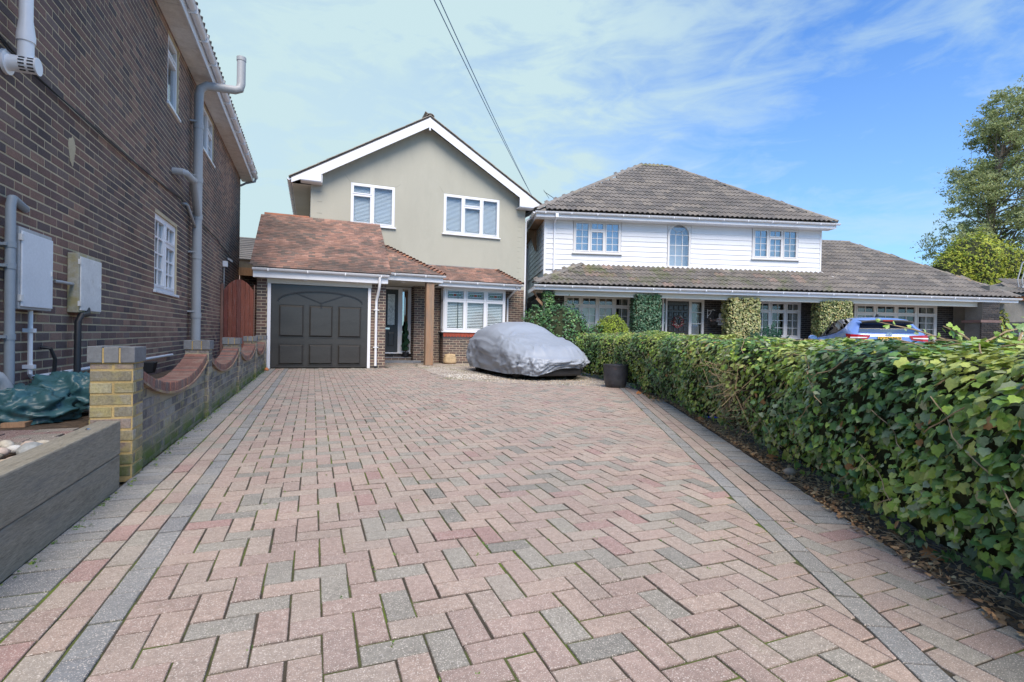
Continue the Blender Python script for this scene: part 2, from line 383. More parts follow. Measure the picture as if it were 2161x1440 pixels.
m_sack = M('hessian_sack', (.48, .36, .22), .95, .15, 8, .2, 200, .5)
m_timber = M('raw_timber', (.40, .24, .14), .85, .2, 3, .2, 25, .3, stretch=(5, 5, .8))
m_blue = M('blue_plastic', (.02, .06, .5), .3, .1, 10, .1, 30, .1)

# ------------------------------------------------------------------ the setting: ground
def ground_obj(name, poly, z, mat, thick=.1):
    b = MB(); b.prism([(x, y, z-thick) for x, y in poly], (0, 0, thick)); o = b.build(name, mat, None); o['kind'] = 'structure'; return o
ground_obj('ground', [(-600, -600), (600, -600), (600, 600), (-600, 600)], -.04, m_ground, .3)

# driveway ----------------------------------------------------------
P0 = np.array([2.20, 2.05]); hR = radians(27.3); tR = np.array([sin(hR), cos(hR)]); nR = np.array([cos(hR), -sin(hR)])
XL = -1.07
def ro(x, y): d = np.array([x, y])-P0; return d@nR, d@tR
drive = ground_obj('driveway', [(XL, -1.2), (3.2, -1.2), (3.2, 1.2), (2.75, 2.), (5.95, 8.2), (4.98, 8.75), (3.45, 9.62), (2.62, 10.7), (2.78, 14.5), (3.05, 15.9), (3.05, 16.8), (1.84, 16.8), (1.84, 14.15), (XL, 14.15)], -.005, m_sand, .12)
PINK = [(0.356, 0.264, 0.223), (0.379, 0.288, 0.237), (0.329, 0.245, 0.209), (0.344, 0.272, 0.227), (0.368, 0.296, 0.245), (0.326, 0.21, 0.187), (0.294, 0.27, 0.228), (0.271, 0.251, 0.214), (0.22, 0.208, 0.181), (0.324, 0.28, 0.234)]
PW = [20, 18, 14, 14, 10, 3, 8, 6, 4, 7]
GREY = [(.24, .242, .238), (.20, .205, .21), (.26, .255, .24), (.235, .23, .215), (.26, .235, .21)]
PALP = PINK+GREY
def clip(poly, n, c):   # keep n.x <= c
    out = []
    for i in range(len(poly)):
        p, q = poly[i], poly[(i+1) % len(poly)]; dp, dq = np.dot(n, p)-c, np.dot(n, q)-c
        if dp <= 0: out.append(p)
        if dp*dq < 0: t = dp/(dp-dq); out.append(p+(q-p)*t)
    return out
def area(p): return .5*abs(sum(p[i][0]*p[(i+1) % len(p)][1]-p[(i+1) % len(p)][0]*p[i][1] for i in range(len(p))))
pm, pc = [], []; cutp = []
def paver(cx, cy, ax, L, W, ci, z=None):
    ax = np.array(ax, float); ay = np.array([-ax[1], ax[0]]); z = max(-.002, rnd.gauss(0, .0014) if z is None else z)
    t1, t2 = rnd.gauss(0, .008), rnd.gauss(0, .010); g = .0056+abs(rnd.gauss(0, .001)); r_ = rnd.gauss(0, .005)
    a3 = np.array([ax[0]+ay[0]*r_, ax[1]+ay[1]*r_, t1]); b3 = np.array([ay[0]-ax[0]*r_, ay[1]-ax[1]*r_, t2])
    pm.append(mat4(a3*(L-g), b3*(W-g), np.array([-t1, -t2, 1.])*.04, (cx+rnd.gauss(0, .0012), cy+rnd.gauss(0, .0012), z))); pc.append(ci)
def field_ok(x, y):
    if y > 14.14 and x < 1.9: return False
    if y > 16.7: return False
    # gravel edge on the right beyond the near border
    pts = [(5.62, 8.12), (4.98, 8.71), (3.45, 9.62), (2.60, 10.65), (2.78, 14.5), (3.1, 16.9)]
    if y > 8.1:
        for (x0, y0), (x1, y1) in zip(pts, pts[1:]):
            if y0 <= y <= y1: return x < x0+(x1-x0)*(y-y0)/(y1-y0)
        if y < 8.71: return True
    return True
for i in range(-5, 75):
    for j in range(-14, 178):
        s = (i-j) % 4
        if s not in (0, 3): continue
        if s == 0: x0, y0, L, W = -.56+i*.1, j*.1, .2, .1
        else: x0, y0, L, W = -.56+i*.1, j*.1, .1, .2
        cx, cy = x0+L/2, y0+W/2
        if x0 < -.565: 
            continue
        o_, t_ = ro(cx, cy)
        ci = int(pick(PW, 1)[0])
        if cy > 13.4 and rnd.random() < .5: ci = rnd.choice([6, 7, 8])
        if not field_ok(cx, cy): continue
        quad = [np.array(p) for p in ((x0, y0), (x0+L, y0), (x0+L, y0+W), (x0, y0+W))]
        os_ = [ro(*q)[0] for q in quad]
        side = None
        if max(os_) <= 0: side = 'in'
        elif min(os_) < 0: side = 'cut'
        if side == 'in':
            if L > W: paver(cx, cy, (1, 0), L, W, ci)
            else: paver(cx, cy, (0, 1), W, L, ci)
        elif side == 'cut':
            pl = clip(quad, nR, nR@P0)
            if len(pl) > 2 and area(pl) > .002: cutp.append((pl, ci))
        # beyond the end of the soldier course the field carries on to the right
        if t_ < .12 and max(os_) > .1:
            pl = quad
            if min(os_) < .1: pl = clip(quad, -nR, -(nR@P0+.1))
            pl = clip(pl, nR, nR@P0+.58) if len(pl) > 2 else pl
            pl = clip(pl, tR, tR@P0-.004) if len(pl) > 2 else pl
            if len(pl) > 2 and area(pl) > .0015: cutp.append((pl, ci))
# the half-unit gap at the left edge of the field
for j in range(-14, 142):
    if (0-j) % 4 == 1: paver(-.51, j*.1+.05, (0, 1), .1, .1, int(pick(PW, 1)[0]))
# left border: dark stretcher, two pink stretchers, grey soldiers
y = -1.2
k = 0
while y < 14.1:
    paver(-.61, y+.1, (0, 1), .2, .1, 10+rnd.choice([0, 1, 0, 3]), rnd.gauss(0, .002))
    paver(-.71, y+.1+.06, (0, 1), .2, .1, rnd.choice([0, 1, 2, 3, 4, 9, 6]))
    paver(-.81, y+.1-.05, (0, 1), .2, .1, rnd.choice([0, 1, 2, 3, 4, 9, 5]))
    if y < 14: 
        for q in (0, .1): paver(-.965, y+.05+q, (1, 0), .2, .1, 10+rnd.choice([0, 1, 2, 3, 3]), max(-.002, rnd.gauss(-.001, .001)))
    y += .2
t = -2.6
cc0 = P0+nR*.15+tR*.03; paver(cc0[0], cc0[1], nR, .1, .06, 1)
while t < 6.9:
    def rp(o_, tt, ax, L, W, ci): c = P0+nR*o_+tR*tt; paver(c[0], c[1], ax, L, W, ci)
    rp(.05, t+.1, tR, .2, .1, 10+rnd.choice([0, 2, 2, 3]))
    if t > -.18:
        rp(.15, t+.16, tR, .2, .1, rnd.choice([0, 1, 2, 3, 4, 1])); rp(.25, t+.06, tR, .2, .1, rnd.choice([0, 1, 4, 3, 4, 1]))
        if t < 5.4:
            for q in (0, .1): rp(.40, t+.05+q, nR, .2, .1, 10+rnd.choice([0, 2, 3, 4, 3]))
    t += .2
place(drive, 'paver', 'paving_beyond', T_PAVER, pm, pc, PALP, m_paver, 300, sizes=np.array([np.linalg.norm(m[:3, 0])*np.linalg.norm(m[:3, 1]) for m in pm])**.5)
# cut pavers along the border
ncut = 0; rest = MB()
o_ = np.array(off(drive))
def cut_geo(pl):
    c = sum(pl)/len(pl); n = len(pl)
    inn = [c+(p-c)*(1-.006/max(np.linalg.norm(p-c), .01)) for p in pl]; top = [c+(p-c)*(1-.009/max(np.linalg.norm(p-c), .013)) for p in pl]
    V = [(p[0], p[1], -.04) for p in inn]+[(p[0], p[1], -.0025) for p in inn]+[(p[0], p[1], 0) for p in top]
    F_ = [tuple(range(2*n, 3*n))]+[(i, (i+1) % n, n+(i+1) % n, n+i) for i in range(n)]+[(n+i, n+(i+1) % n, 2*n+(i+1) % n, 2*n+i) for i in range(n)]
    return V, F_
cutp.sort(key=lambda q: np.linalg.norm(sum(q[0])/len(q[0])))
for pl, ci in cutp:
    V, F_ = cut_geo(pl)
    if ncut < 70:
        b = MB(); b.add(V, F_, PALP[ci]); b.build('cut_paver', m_paver, drive); ncut += 1
    else: rest.add(V, F_, PALP[ci])
rest.build('cut_pavers_beyond', m_paver, drive, kind='stuff')

# gravel patch, soil bed, raised bed --------------------------------
gravel = ground_obj('gravel_patch', [(5.75, 8.0), (4.98, 8.68), (3.45, 9.60), (2.60, 10.62), (2.78, 14.45), (3.05, 16.65), (7.0, 16.65), (7.6, 12), (6.6, 9)], -.005, m_gravel, .1)
bed = ground_obj('soil_bed', [tuple(P0+nR*.5+tR*-2.6), tuple(P0+nR*.5+tR*5.2), tuple(P0+nR*.28+tR*6.9), (6.4, 9.2), (8.5, 8.5), (5, 0), (3.2, -1.2)], .004, m_soil, .1)
front_c = ground_obj('neighbour_driveway', [(7.2, 8.4), (5.2, 1), (9, -3), (30, -3), (30, 12), (12, 20), (7.2, 16)], -.012, m_gravel, .1)
raised = ground_obj('raised_bed', [(-2.07, -1), (-1.155, -1), (-1.155, 3.86), (-1.34, 3.9), (-1.34, 13.6), (-2.07, 13.6)], .31, m_soil, .4)
# bricks laid in the raised bed
pm2, pc2 = [], []
for i in range(-1, 6):
    for j in range(0, 8):
        x, y = -2.0+i*.2+(j % 2)*.1, 3.34+j*.105
        if -2.06 < x-.1 and x+.1 < -1.10 and y < 3.86:
            pm2.append(mat4(np.array([.193, 0, rnd.gauss(0, .003)]), np.array([0, .098, rnd.gauss(0, .002)]), np.array([0, 0, .05]), (x, y, .345+rnd.gauss(0, .003)))); pc2.append(rnd.choice([0, 5, 2, 9, 6]))
PAL_RB = [tuple(.75*c for c in q) for q in PALP]
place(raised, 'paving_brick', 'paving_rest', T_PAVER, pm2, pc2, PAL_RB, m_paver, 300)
# pebbles
def t_pebble(seed):
    rr = random.Random(seed); V = []; n = 8
    rings = [(-.9, .45), (-.4, .9), (.25, 1.), (.75, .62)]
    for z, r in rings:
        for k in range(n):
            q = r*(1+rr.uniform(-.08, .08)); V.append((.5*q*cos(2*pi*k/n), .5*q*sin(2*pi*k/n)*.75, .5*z*.62))
    V += [(0, 0, -.31), (0, 0, .32)]
    F_ = [(i*n+k, i*n+(k+1) % n, (i+1)*n+(k+1) % n, (i+1)*n+k) for i in range(3) for k in range(n)]+[((k+1) % n, k, 32) for k in range(n)]+[(24+k, 24+(k+1) % n, 33) for k in range(n)]
    return T(V, F_)
PEB = [(.52, .47, .38), (.42, .34, .25), (.60, .58, .53), (.34, .30, .22), (.50, .40, .33), (.30, .31, .30)]
pp, cc, pts_ = [], [], []
for _ in range(2600):
    x, y = rnd.uniform(-2.0, -1.19), rnd.uniform(1.9, 3.30); s = rnd.uniform(.06, .15)
    if all((x-a)**2+(y-b)**2 > ((s+c)*.42)**2 for a, b, c in pts_):
        pts_.append((x, y, s)); th = rnd.uniform(0, pi); e = Matrix.Rotation(th, 3, 'Z') @ Matrix.Rotation(rnd.uniform(-.3, .3), 3, 'X')
        A = np.array(e)*s*1.08; pp.append(mat4(A[:, 0], A[:, 1], A[:, 2], (x, y, .325+s*.27))); cc.append(rnd.randrange(6))
place(raised, 'pebble', 'pebbles', t_pebble(3), pp, cc, PEB, m_stone, 300, smooth=True)

# gravel stones as real geometry on the patch
pp, cc = [], []
TG = T([(-.5, -.4, 0), (.5, -.4, 0), (.4, .5, 0), (-.5, .4, 0), (.05, 0, .5)], [(0, 1, 4), (1, 2, 4), (2, 3, 4), (3, 0, 4)])
for _ in range(9000):
    x, y = rnd.uniform(2.7, 7.2), rnd.uniform(8.3, 16.4)
    if not field_ok(x-.05, y) and x > 2.75:
        w = rnd.uniform(.008, .02)*(1.5 if y < 12 else 1); th = rnd.uniform(0, 6.28)
        pale = (x-3.35)**2/.5+(y-12.6)**2/4.5 < 1.0+rnd.gauss(0, .25)
        pp.append(mat4(np.array([cos(th), sin(th), 0])*w, np.array([-sin(th), cos(th), 0])*w, np.array([0, 0, w]), (x, y, -.005))); cc.append(rnd.choice([2, 2, 0]) if pale else rnd.choice([0, 1, 3, 4, 5]))
place(gravel, 'stone', 'gravel_stones', TG, pp, cc, PEB, m_stone, 0)
# moss and weeds in the joints
TL = T([(-.5, 0, 0), (.5, 0, 0), (0, 1, .35), (0, .5, .25)], [(0, 1, 3), (0, 3, 2), (3, 1, 2)])
def leafmat(p, nrm, size, spin=None, droop=0.0, asp=1.0):
    n = Vector(nrm).normalized(); a = n.cross(Vector((0, 0, 1)) if abs(n.z) < .95 else Vector((1, 0, 0))).normalized(); b = n.cross(a)
    th = rnd.uniform(0, 2*pi) if spin is None else spin
    x = a*cos(th)+b*sin(th); y = n.cross(x)
    return mat4(np.array(x)*size*asp, np.array(y)*size, np.array(n)*size, tuple(p))
WEED = [(.10, .20, .03), (.14, .26, .04), (.07, .15, .03), (.2, .28, .05)]
pp, cc = [], []
for _ in range(420):
    if rnd.random() < .55: i = rnd.randrange(0, 40); x = -.56+i*.1; y = rnd.uniform(1.0, 7.0)
    elif rnd.random() < .5: x = rnd.choice([-.56, -.66, -.76, -.86]); y = rnd.uniform(1.0, 8)
    else: x = rnd.uniform(-.5, 4); y = round(rnd.uniform(1.2, 6)*10)/10
    if ro(x, y)[0] > -.02: continue
    dens = noise.noise(Vector((x*.6, y*.4, 3)))+.35
    if rnd.random() > dens*1.6: continue
    for k in range(rnd.randrange(5, 14)):
        pp.append(leafmat((x+rnd.gauss(0, .004), y+rnd.gauss(0, .016), -.002), (rnd.gauss(0, .5), rnd.gauss(0, .5), 1), rnd.uniform(.004, .011), asp=.9)); cc.append(rnd.randrange(4))
for _ in range(500):   # thicker along the foot of the wall and sleepers
    x = XL+abs(rnd.gauss(0, .03)); y = rnd.uniform(1.8, 13.8)
    if rnd.random() > noise.noise(Vector((2, y*1.5, 3)))+.5: continue
    for k in range(4): pp.append(leafmat((x+rnd.gauss(0, .01), y+rnd.gauss(0, .02), 0), (rnd.gauss(0, .5), rnd.gauss(0, .5), 1), rnd.uniform(.008, .02), asp=.8)); cc.append(rnd.randrange(4))
place(None, 'weed', 'moss', TL, pp, cc, WEED, m_leaf_soft, 0)
tag(bpy.data.objects['moss'], 'tiny green weeds and moss growing in the paving joints', 'moss', kind='stuff')
#SECTION2
# ------------------------------------------------------------------ building parts
def window(parent, F, a0, a1, z0, z1, lights, mat=None, d=0.0, fr=.055, depth=.07, sill=True, back='interior', bars=.02, name='window', sillw=.06, backd=.14, gl=None):
    """lights: (x0,x1,y0,y1,(nx,ny),lead) in fractions of the opening"""
    mat = mat or m_upvc; gl = gl or m_glass; W, H = a1-a0, z1-z0; b = MB()
    b.fb(F, a0, a1, z0, z0+fr, d-depth, d); b.fb(F, a0, a1, z1-fr, z1, d-depth, d)
    b.fb(F, a0, a0+fr, z0+fr, z1-fr, d-depth, d); b.fb(F, a1-fr, a1, z0+fr, z1-fr, d-depth, d)
    edges_x = sorted(set([round(l[0], 3) for l in lights]+[round(l[1], 3) for l in lights]))
    for x in edges_x[1:-1]:
        b.fb(F, a0+W*x-fr*.45, a0+W*x+fr*.45, z0+fr, z1-fr, d-depth, d-.003)
    rects = []
    for l in lights:
        x0, x1, y0, y1 = a0+W*l[0], a0+W*l[1], z0+H*l[2], z0+H*l[3]
        e = fr*.5
        xa = x0+(fr if l[0] < .01 else e); xb = x1-(fr if l[1] > .99 else e); ya = y0+(fr if l[2] < .01 else e*.6); yb = y1-(fr if l[3] > .99 else e*.6)
        if l[3] < .99: b.fb(F, xa, xb, y1-fr*.4, y1+fr*.4, d-depth, d-.004)
        c = .038; b.fb(F, xa, xb, ya, ya+c, d-depth*.8, d+.012); b.fb(F, xa, xb, yb-c, yb, d-depth*.8, d+.012); b.fb(F, xa, xa+c, ya+c, yb-c, d-depth*.8, d+.012); b.fb(F, xb-c, xb, ya+c, yb-c, d-depth*.8, d+.012)
        rects.append((xa+c, xb-c, ya+c, yb-c, l[4], l[5]))
    w = b.build(name, mat, parent, bevel=.004)
    bb = MB(); ld = MB()
    for xa, xb, ya, yb, grid, lead in rects:
        g = MB(); g.fb(F, xa-.01, xb+.01, ya-.01, yb+.01, d-.032, d-.026); g.build('pane', gl if lead != 'R' else m_glass_refl, w)
        if grid:
            nx, ny = grid
            for i in range(1, nx): q = xa+(xb-xa)*i/nx; bb.fb(F, q-bars/2, q+bars/2, ya, yb, d-.024, d-.008)
            for i in range(1, ny): q = ya+(yb-ya)*i/ny; bb.fb(F, xa, xb, q-bars/2+.001, q+bars/2-.001, d-.0235, d-.0075)
        if lead == 'L':   # rounded-corner lead line
            e = min(.07, (xb-xa)*.2); r = min(.06, (yb-ya)*.3); pts = []
            X0, X1, Y0, Y1 = xa+e*.55, xb-e*.55, ya+e*.6, yb-e*.6
            for cxx, cyy in ((X1, Y1), (X0, Y1), (X0, Y0), (X1, Y0)):
                sx = 1 if cxx == X1 else -1; sy = 1 if cyy == Y1 else -1
                pts.append((cxx, cyy-sy*r) if (sx*sy > 0) else (cxx-sx*r, cyy)); pts.append((cxx-sx*r*.55, cyy-sy*r*.55)); pts.append((cxx-sx*r, cyy) if (sx*sy > 0) else (cxx, cyy-sy*r))
            P3 = [F.p(x, y, d-.022) for x, y in pts]+[F.p(pts[0][0], pts[0][1], d-.022)]
            for p, q in zip(P3, P3[1:]): ld.beam(p, q, .007, .007)
    if bb.v: bb.build('glazing_bar', mat, w)
    if ld.v: ld.build('leading', m_lead_line, w)
    k = MB()
    if back == 'interior': k.fb(F, a0+.01, a1-.01, z0+.01, z1-.01, d-.5, d-.49); k.build('room', m_interior, w)
    elif back in ('blind', 'greyblind'):
        z = z0+.05; tl = radians(35)
        while z < z1-.05:
            p0 = F.p(a0+.03, z, d-depth-.03); 
            k.hexa([F.p(a0+.04, z-.016, d-.085), F.p(a1-.04, z-.016, d-.085), F.p(a1-.04, z+.016, d-.105), F.p(a0+.04, z+.016, d-.105), F.p(a0+.04, z-.014, d-.083), F.p(a1-.04, z-.014, d-.083), F.p(a1-.04, z+.018, d-.103), F.p(a0+.04, z+.018, d-.103)]); z += (.052 if back == 'blind' else .042)
        k.build('blind', m_blind if back == 'blind' else m_blind_grey, w); k2 = MB(); k2.fb(F, a0+.01, a1-.01, z0+.01, z1-.01, d-.5, d-.49); k2.build('room', m_interior, w)
    elif back == 'pale_sky':
        n = 24; V = []
        for i in range(n+1):
            x = a0+.02+(W-.04)*i/n; dd = d-.13+(.012 if i % 2 else -.012); V += [F.p(x, z0+.02, dd), F.p(x, z1-.02, dd)]
        k.add(V, [(2*i, 2*i+2, 2*i+3, 2*i+1) for i in range(n)]); k.build('sky_reflection_panel', m_blind_grey, w)  # pale panel standing in for hazy sky reflected in the panes
    elif back == 'curtain':
        for s0, s1 in ((a0+.03, a0+W*.16), (a1-W*.16, a1-.03)):
            n = 10; V = []
            for i in range(n+1):
                x = s0+(s1-s0)*i/n; dd = d-.13+(.018 if i % 2 else -.018); V += [F.p(x, z0+.02, dd), F.p(x, z1-.02, dd)]
            k.add(V, [(2*i, 2*i+2, 2*i+3, 2*i+1) for i in range(n)])
        k.build('curtain', m_curtain, w); k2 = MB(); k2.fb(F, a0+.01, a1-.01, z0+.01, z1-.01, d-.6, d-.59); k2.build('room', m_interior, w)
    if sill: s = MB(); s.fb(F, a0-.05, a1+.05, z0-.035, z0+.002, d-.06, d+sillw); s.build('sill', mat, w, bevel=.004)
    return w

def gutter(parent, F, a0, a1, z, d, mat=None, r=.056, brackets=True):
    b = MB(); n = 8; prof = [(r*cos(pi+pi*k/n), r*sin(pi+pi*k/n)) for k in range(n+1)]; inner = [((r-.006)*cos(2*pi-pi*k/n), (r-.006)*sin(2*pi-pi*k/n)) for k in range(n+1)]
    pr = prof+inner; V = [F.p(a, z+q[1], d+q[0]) for a in (a0, a1) for q in pr]; m = len(pr)
    b.add(V, [(i, (i+1) % m, m+(i+1) % m, m+i) for i in range(m)]); 
    for a in (a0, a1):
        V = [F.p(a, z+q[1], d+q[0]) for q in prof]; b.add(V, [tuple(range(n+1))])
    b.tube([F.p(a0, z, d+r), F.p(a1, z, d+r)], .007, 6)
    g = b.build('gutter', mat or m_upvc, parent, smooth=False)
    if brackets:
        x = a0+.35
        while x < a1-.1:
            c = MB(); c.fb(F, x-.012, x+.012, z-r-.008, z+.006, d-r-.006, d+r+.008); x += .9
            c.build('gutter_bracket', mat or m_upvc, g)
    return g
def tri_pred(): pass
def roof_tiles(parent, name, stuff, O, u, s, a0, a1, slen, w, gauge, tm, pal, wts, mat, pred, nparts=300, jit=1., lift=0.0, broken=True):
    """O eave origin (a=0), u along the eave, s up the slope"""
    u = Vector(u).normalized(); s = Vector(s).normalized(); n = u.cross(s); n = n if n.z > 0 else -n
    O = Vector(O); mats = []; k = 0; h = 0
    while h < slen-.02:
        x = a0-(w/2 if (k % 2 and broken) else 0)
        while x < a1:
            if pred(x+w/2, h+gauge*.5):
                t = rnd.gauss(0, .006*jit); tl = rnd.gauss(0, .004*jit); uu = (u+s*t+n*tl).normalized(); ss = (s-u*t+n*(lift+rnd.gauss(0, .004*jit))).normalized()
                p = O+u*(x+w/2)+s*h+n*rnd.uniform(0, .003*jit)
                mats.append(mat4(np.array(uu), np.array(ss), np.array(n), tuple(p)))
            x += w
        h += gauge; k += 1
    ci = pick(wts, len(mats)); place(parent, name, stuff, tm, mats, ci, pal, mat, nparts)
def t_plain(w=.16, l=.19, th=.013):
    a = w/2; V = [(-a, -.012, 0.012), (a, -.012, 0.012), (a, l, 0.0), (-a, l, 0.0), (-a, -.012, .012+th), (a, -.012, .012+th), (a, l, th), (-a, l, th)]
    return T(V, [(0, 3, 2, 1), (4, 5, 6, 7), (0, 1, 5, 4), (1, 2, 6, 5), (2, 3, 7, 6), (3, 0, 4, 7)])
def t_wave(w=.36, l=.40, th=.02, amp=.045, nw=2, seg=12):
    V = []; F_ = []
    for y, dz in ((-.015, .034), (l, .0)):
        for t in (0, 1):
            for i in range(seg+1):
                x = -w/2+w*i/seg; V.append((x*1.02, y, dz+amp*(1-cos(2*pi*nw*i/seg))*.5*1.0+(th if t else 0)))
    m = seg+1   # rows: front-bottom, front-top, back-bottom, back-top
    for i in range(seg):
        F_ += [(m+i, m+i+1, 3*m+i+1, 3*m+i), (i, i+1, m+i+1, m+i), (i+1, i, 2*m+i, 2*m+i+1)]
    F_ += [(0, m, 3*m, 2*m), (seg, 2*m+seg, 3*m+seg, m+seg)]
    return T(V, F_)
def ridge_tiles(parent, name, pts, mat, pal, r=.11, L=.4, nseg=6, squash=.7, wts=None, th=.02):
    """half-round capping tiles laid along a line"""
    V = []; F_ = []
    for y, q in ((0, 1.0), (1, .93)):
        for rr in (r*q, (r-th)*q):
            for i in range(nseg+1): t = pi*i/nseg; V.append((rr*cos(t), y, rr*sin(t)*squash))
    m = nseg+1
    for i in range(nseg): F_ += [(i, i+1, 2*m+i+1, 2*m+i), (m+i+1, m+i, 3*m+i, 3*m+i+1), (i+1, i, m+i, m+i+1), (2*m+i, 2*m+i+1, 3*m+i+1, 3*m+i)]
    tm = T(V, F_); mats = []
    for p, q in zip(pts, pts[1:]):
        p = Vector(p); q = Vector(q); d = q-p; n = max(1, round(d.length/L)); dd = d.normalized(); x = dd.cross(Vector((0, 0, 1))).normalized(); z = x.cross(dd)
        for k in range(n):
            c = p+d*(k/n); mats.append(mat4(np.array(x), np.array(dd)*(d.length/n*1.06), np.array(z), tuple(c)))
    place(parent, name, name+'_rest', tm, mats, pick(wts or [1]*len(pal), len(mats)), pal, mat, 300)

CLAY = [(.29, .165, .125), (.255, .15, .118), (.33, .185, .135), (.21, .14, .115), (.165, .125, .105), (.36, .21, .16), (.13, .105, .092)]
CW = [10, 10, 7, 9, 5, 4, 1]
CLAYN = [(.38, .17, .10), (.42, .20, .12), (.33, .15, .10), (.26, .14, .10)]
CT = [(.175, .158, .142), (.20, .18, .16), (.152, .14, .13), (.225, .20, .172), (.13, .122, .113)]
CTW = [10, 9, 9, 4, 4]
BR_A = [(0.144, 0.090, 0.081), (0.190, 0.110, 0.090), (0.115, 0.082, 0.078), (0.236, 0.138, 0.106), (0.287, 0.173, 0.129), (0.090, 0.067, 0.068), (0.167, 0.117, 0.103)]
BR_B = [(.125, .085, .075), (.16, .105, .09), (.10, .075, .07), (.19, .12, .10), (.075, .065, .063)]
BR_C = [(.038, .034, .034), (.05, .044, .043), (.03, .028, .03), (.065, .055, .05)]

# ------------------------------------------------------------------ house A (left, dark brick)
houseA = thing('brick_house', 'tall dark brown brick house side wall with white windows and grey pipes', 'house', (-2.07, 9, 0))
FA = Fr((-2.07, 0), 0)
A0, A1, AZ = 1.5, 17.15, 5.47
hA = [(9.02, 9.68, 4.32, 5.40), (11.57, 12.77, 4.50, 5.40), (8.46, 9.70, 1.49, 2.58)]
w = MB()
for c in cells(A0, A1, -.1, AZ, hA): w.fb(FA, c[0], c[1], c[2], c[3], -.25, -.004)
wallA = w.build('wall', m_mortar, houseA)
w = MB(); w.box(-9, -2.33, 1.5, 17.14, -.1, 5.46); w.build('rear_walls', M('plain_brown_brick', (.10, .075, .07)), houseA)
lst = brick_list(A0, A1, .15, AZ, hA)
mts = bricks_to_mats(FA, lst)
def tone(a, z):   # paler pinkish patches in the brickwork
    return noise.noise(Vector((a*.5, z*.7, 1.7)))
ci = []
for b in lst:
    t = tone((b[0]+b[1])/2, b[2])+rnd.gauss(0, .18)
    ci.append(rnd.choice([4, 3, 4, 1]) if t > .27 else rnd.choice([1, 3, 6, 0]) if t > .02 else rnd.choice([0, 2, 5, 0, 1, 6]))
place(wallA, 'brick', 'brickwork', T_BRICK, mts, ci, BR_A, m_brick, 300, sizes=np.array([.2*(1+.3*(b[1]-b[0] > .15)) for b in lst]))
# plaster patch and white windows
p = MB(); p.add([FA.p(5.82+.07*cos(t)*(1+.25*sin(3*t)), 2.55+.13*sin(t)*(1+.15*cos(5*t)), .001) for t in [2*pi*k/18 for k in range(18)]]+[FA.p(5.82, 2.55, .012)], [(k, (k+1) % 18, 18) for k in range(18)])
p.build('mortar_patch', m_mortar, wallA)
L4 = lambda gx=None, ld=None: [(0, 1, .72, 1, gx, ld), (0, 1, 0, .72, gx, ld)]
window(houseA, FA, 9.02, 9.68, 4.32, 5.40, L4(), d=-.03)
window(houseA, FA, 11.57, 12.77, 4.50, 5.40, [(0, .5, 0, 1, None, None), (.5, 1, .62, 1, (2, 1), None), (.5, 1, 0, .62, (2, 2), None)], d=-.03)
window(houseA, FA, 8.46, 9.70, 1.49, 2.58, [(0, .5, 0, 1, (2, 4), None), (.5, 1, .68, 1, (2, 1), None), (.5, 1, 0, .68, (2, 3), None)], d=-.03, bars=.026, back='curtain')
# eaves: soffit boards, fascia, gutter, roof edge
r = MB(); S0, S1 = 1.2, 17.5
y = S0
while y < S1:
    r.box(-2.08, -1.78, y+.004, min(y+.6, S1)-.004, 5.455, 5.475); y += .6
r.build('soffit', m_offwhite, houseA)
r = MB(); r.box(-1.78, -1.76, S0, S1, 5.44, 5.64); r.box(-2.07, -1.78, 17.49, 17.51, 5.45, 5.9); r.build('fascia', m_upvc, houseA)
FAe = Fr((-1.76, 0), 0); gutter(houseA, FAe, S0, S1+.04, 5.62, .06, brackets=False)
y = S0+.3
while y < S1: c = MB(); c.fb(FAe, y-.012, y+.012, 5.54, 5.66, .0, .125); y += .8; c.build('gutter_bracket', m_upvc, houseA)
c = MB(); c.tube([(-1.70, 17.45, 5.58), (-1.72, 17.45, 5.48), (-1.95, 17.3, 5.36), (-2.06, 17.22, 5.26), (-2.5, 17.22, 5.2)], .034, 8); c.build('downpipe', m_bluegrey, houseA)
r = MB(); r.prism([(-1.72, S0, 5.67), (-5.5, S0, 8.0), (-9.5, S0, 5.67)], (0, S1-S0, 0)); rA = r.build('roof', m_conc_tile, houseA)
roof_tiles(rA, 'roof_tile', 'roof_tiles', (-1.71, 17.5, 5.67), (0, -1, 0), (-3.93, 0, 2.33), 0, 16, .7, .36, .34, t_wave(), CT, CTW, m_conc_tile, lambda a, h: True, 120)
# soil stack through the eaves
pp_ = MB(); pp_.tube([(-1.95, 10.55, .25), (-1.95, 10.55, 5.10), (-1.93, 10.56, 5.22), (-1.84, 10.58, 5.30), (-1.40, 10.70, 5.36), (-1.33, 10.72, 5.40), (-1.31, 10.73, 5.50), (-1.31, 10.73, 5.98)], .074, 14)
for z in (1.15, 2.2, 2.9, 3.55, 4.5): pp_.tube([(-1.95, 10.55, z), (-1.95, 10.55, z+.09)], .083, 14); pp_.box(-2.07, -1.95, 10.47, 10.63, z+.1, z+.13)
pp_.tube([(-1.31, 10.73, 5.92), (-1.31, 10.73, 5.99)], .081, 14)
soil = pp_.build('soil_pipe', m_greypipe, houseA, smooth=True); smooth_angle(soil)
b = MB(); b.tube([(-2.07, 9.35, 3.40), (-1.94, 9.35, 3.40), (-1.90, 9.42, 3.40), (-1.90, 9.9, 3.42), (-1.91, 10.02, 3.36), (-1.94, 10.50, 2.98)], .055, 12); b.tube([(-1.90, 9.84, 3.42), (-1.90, 9.93, 3.42)], .064, 12); smooth_angle(b.build('branch_pipe', m_greypipe, houseA, smooth=True))
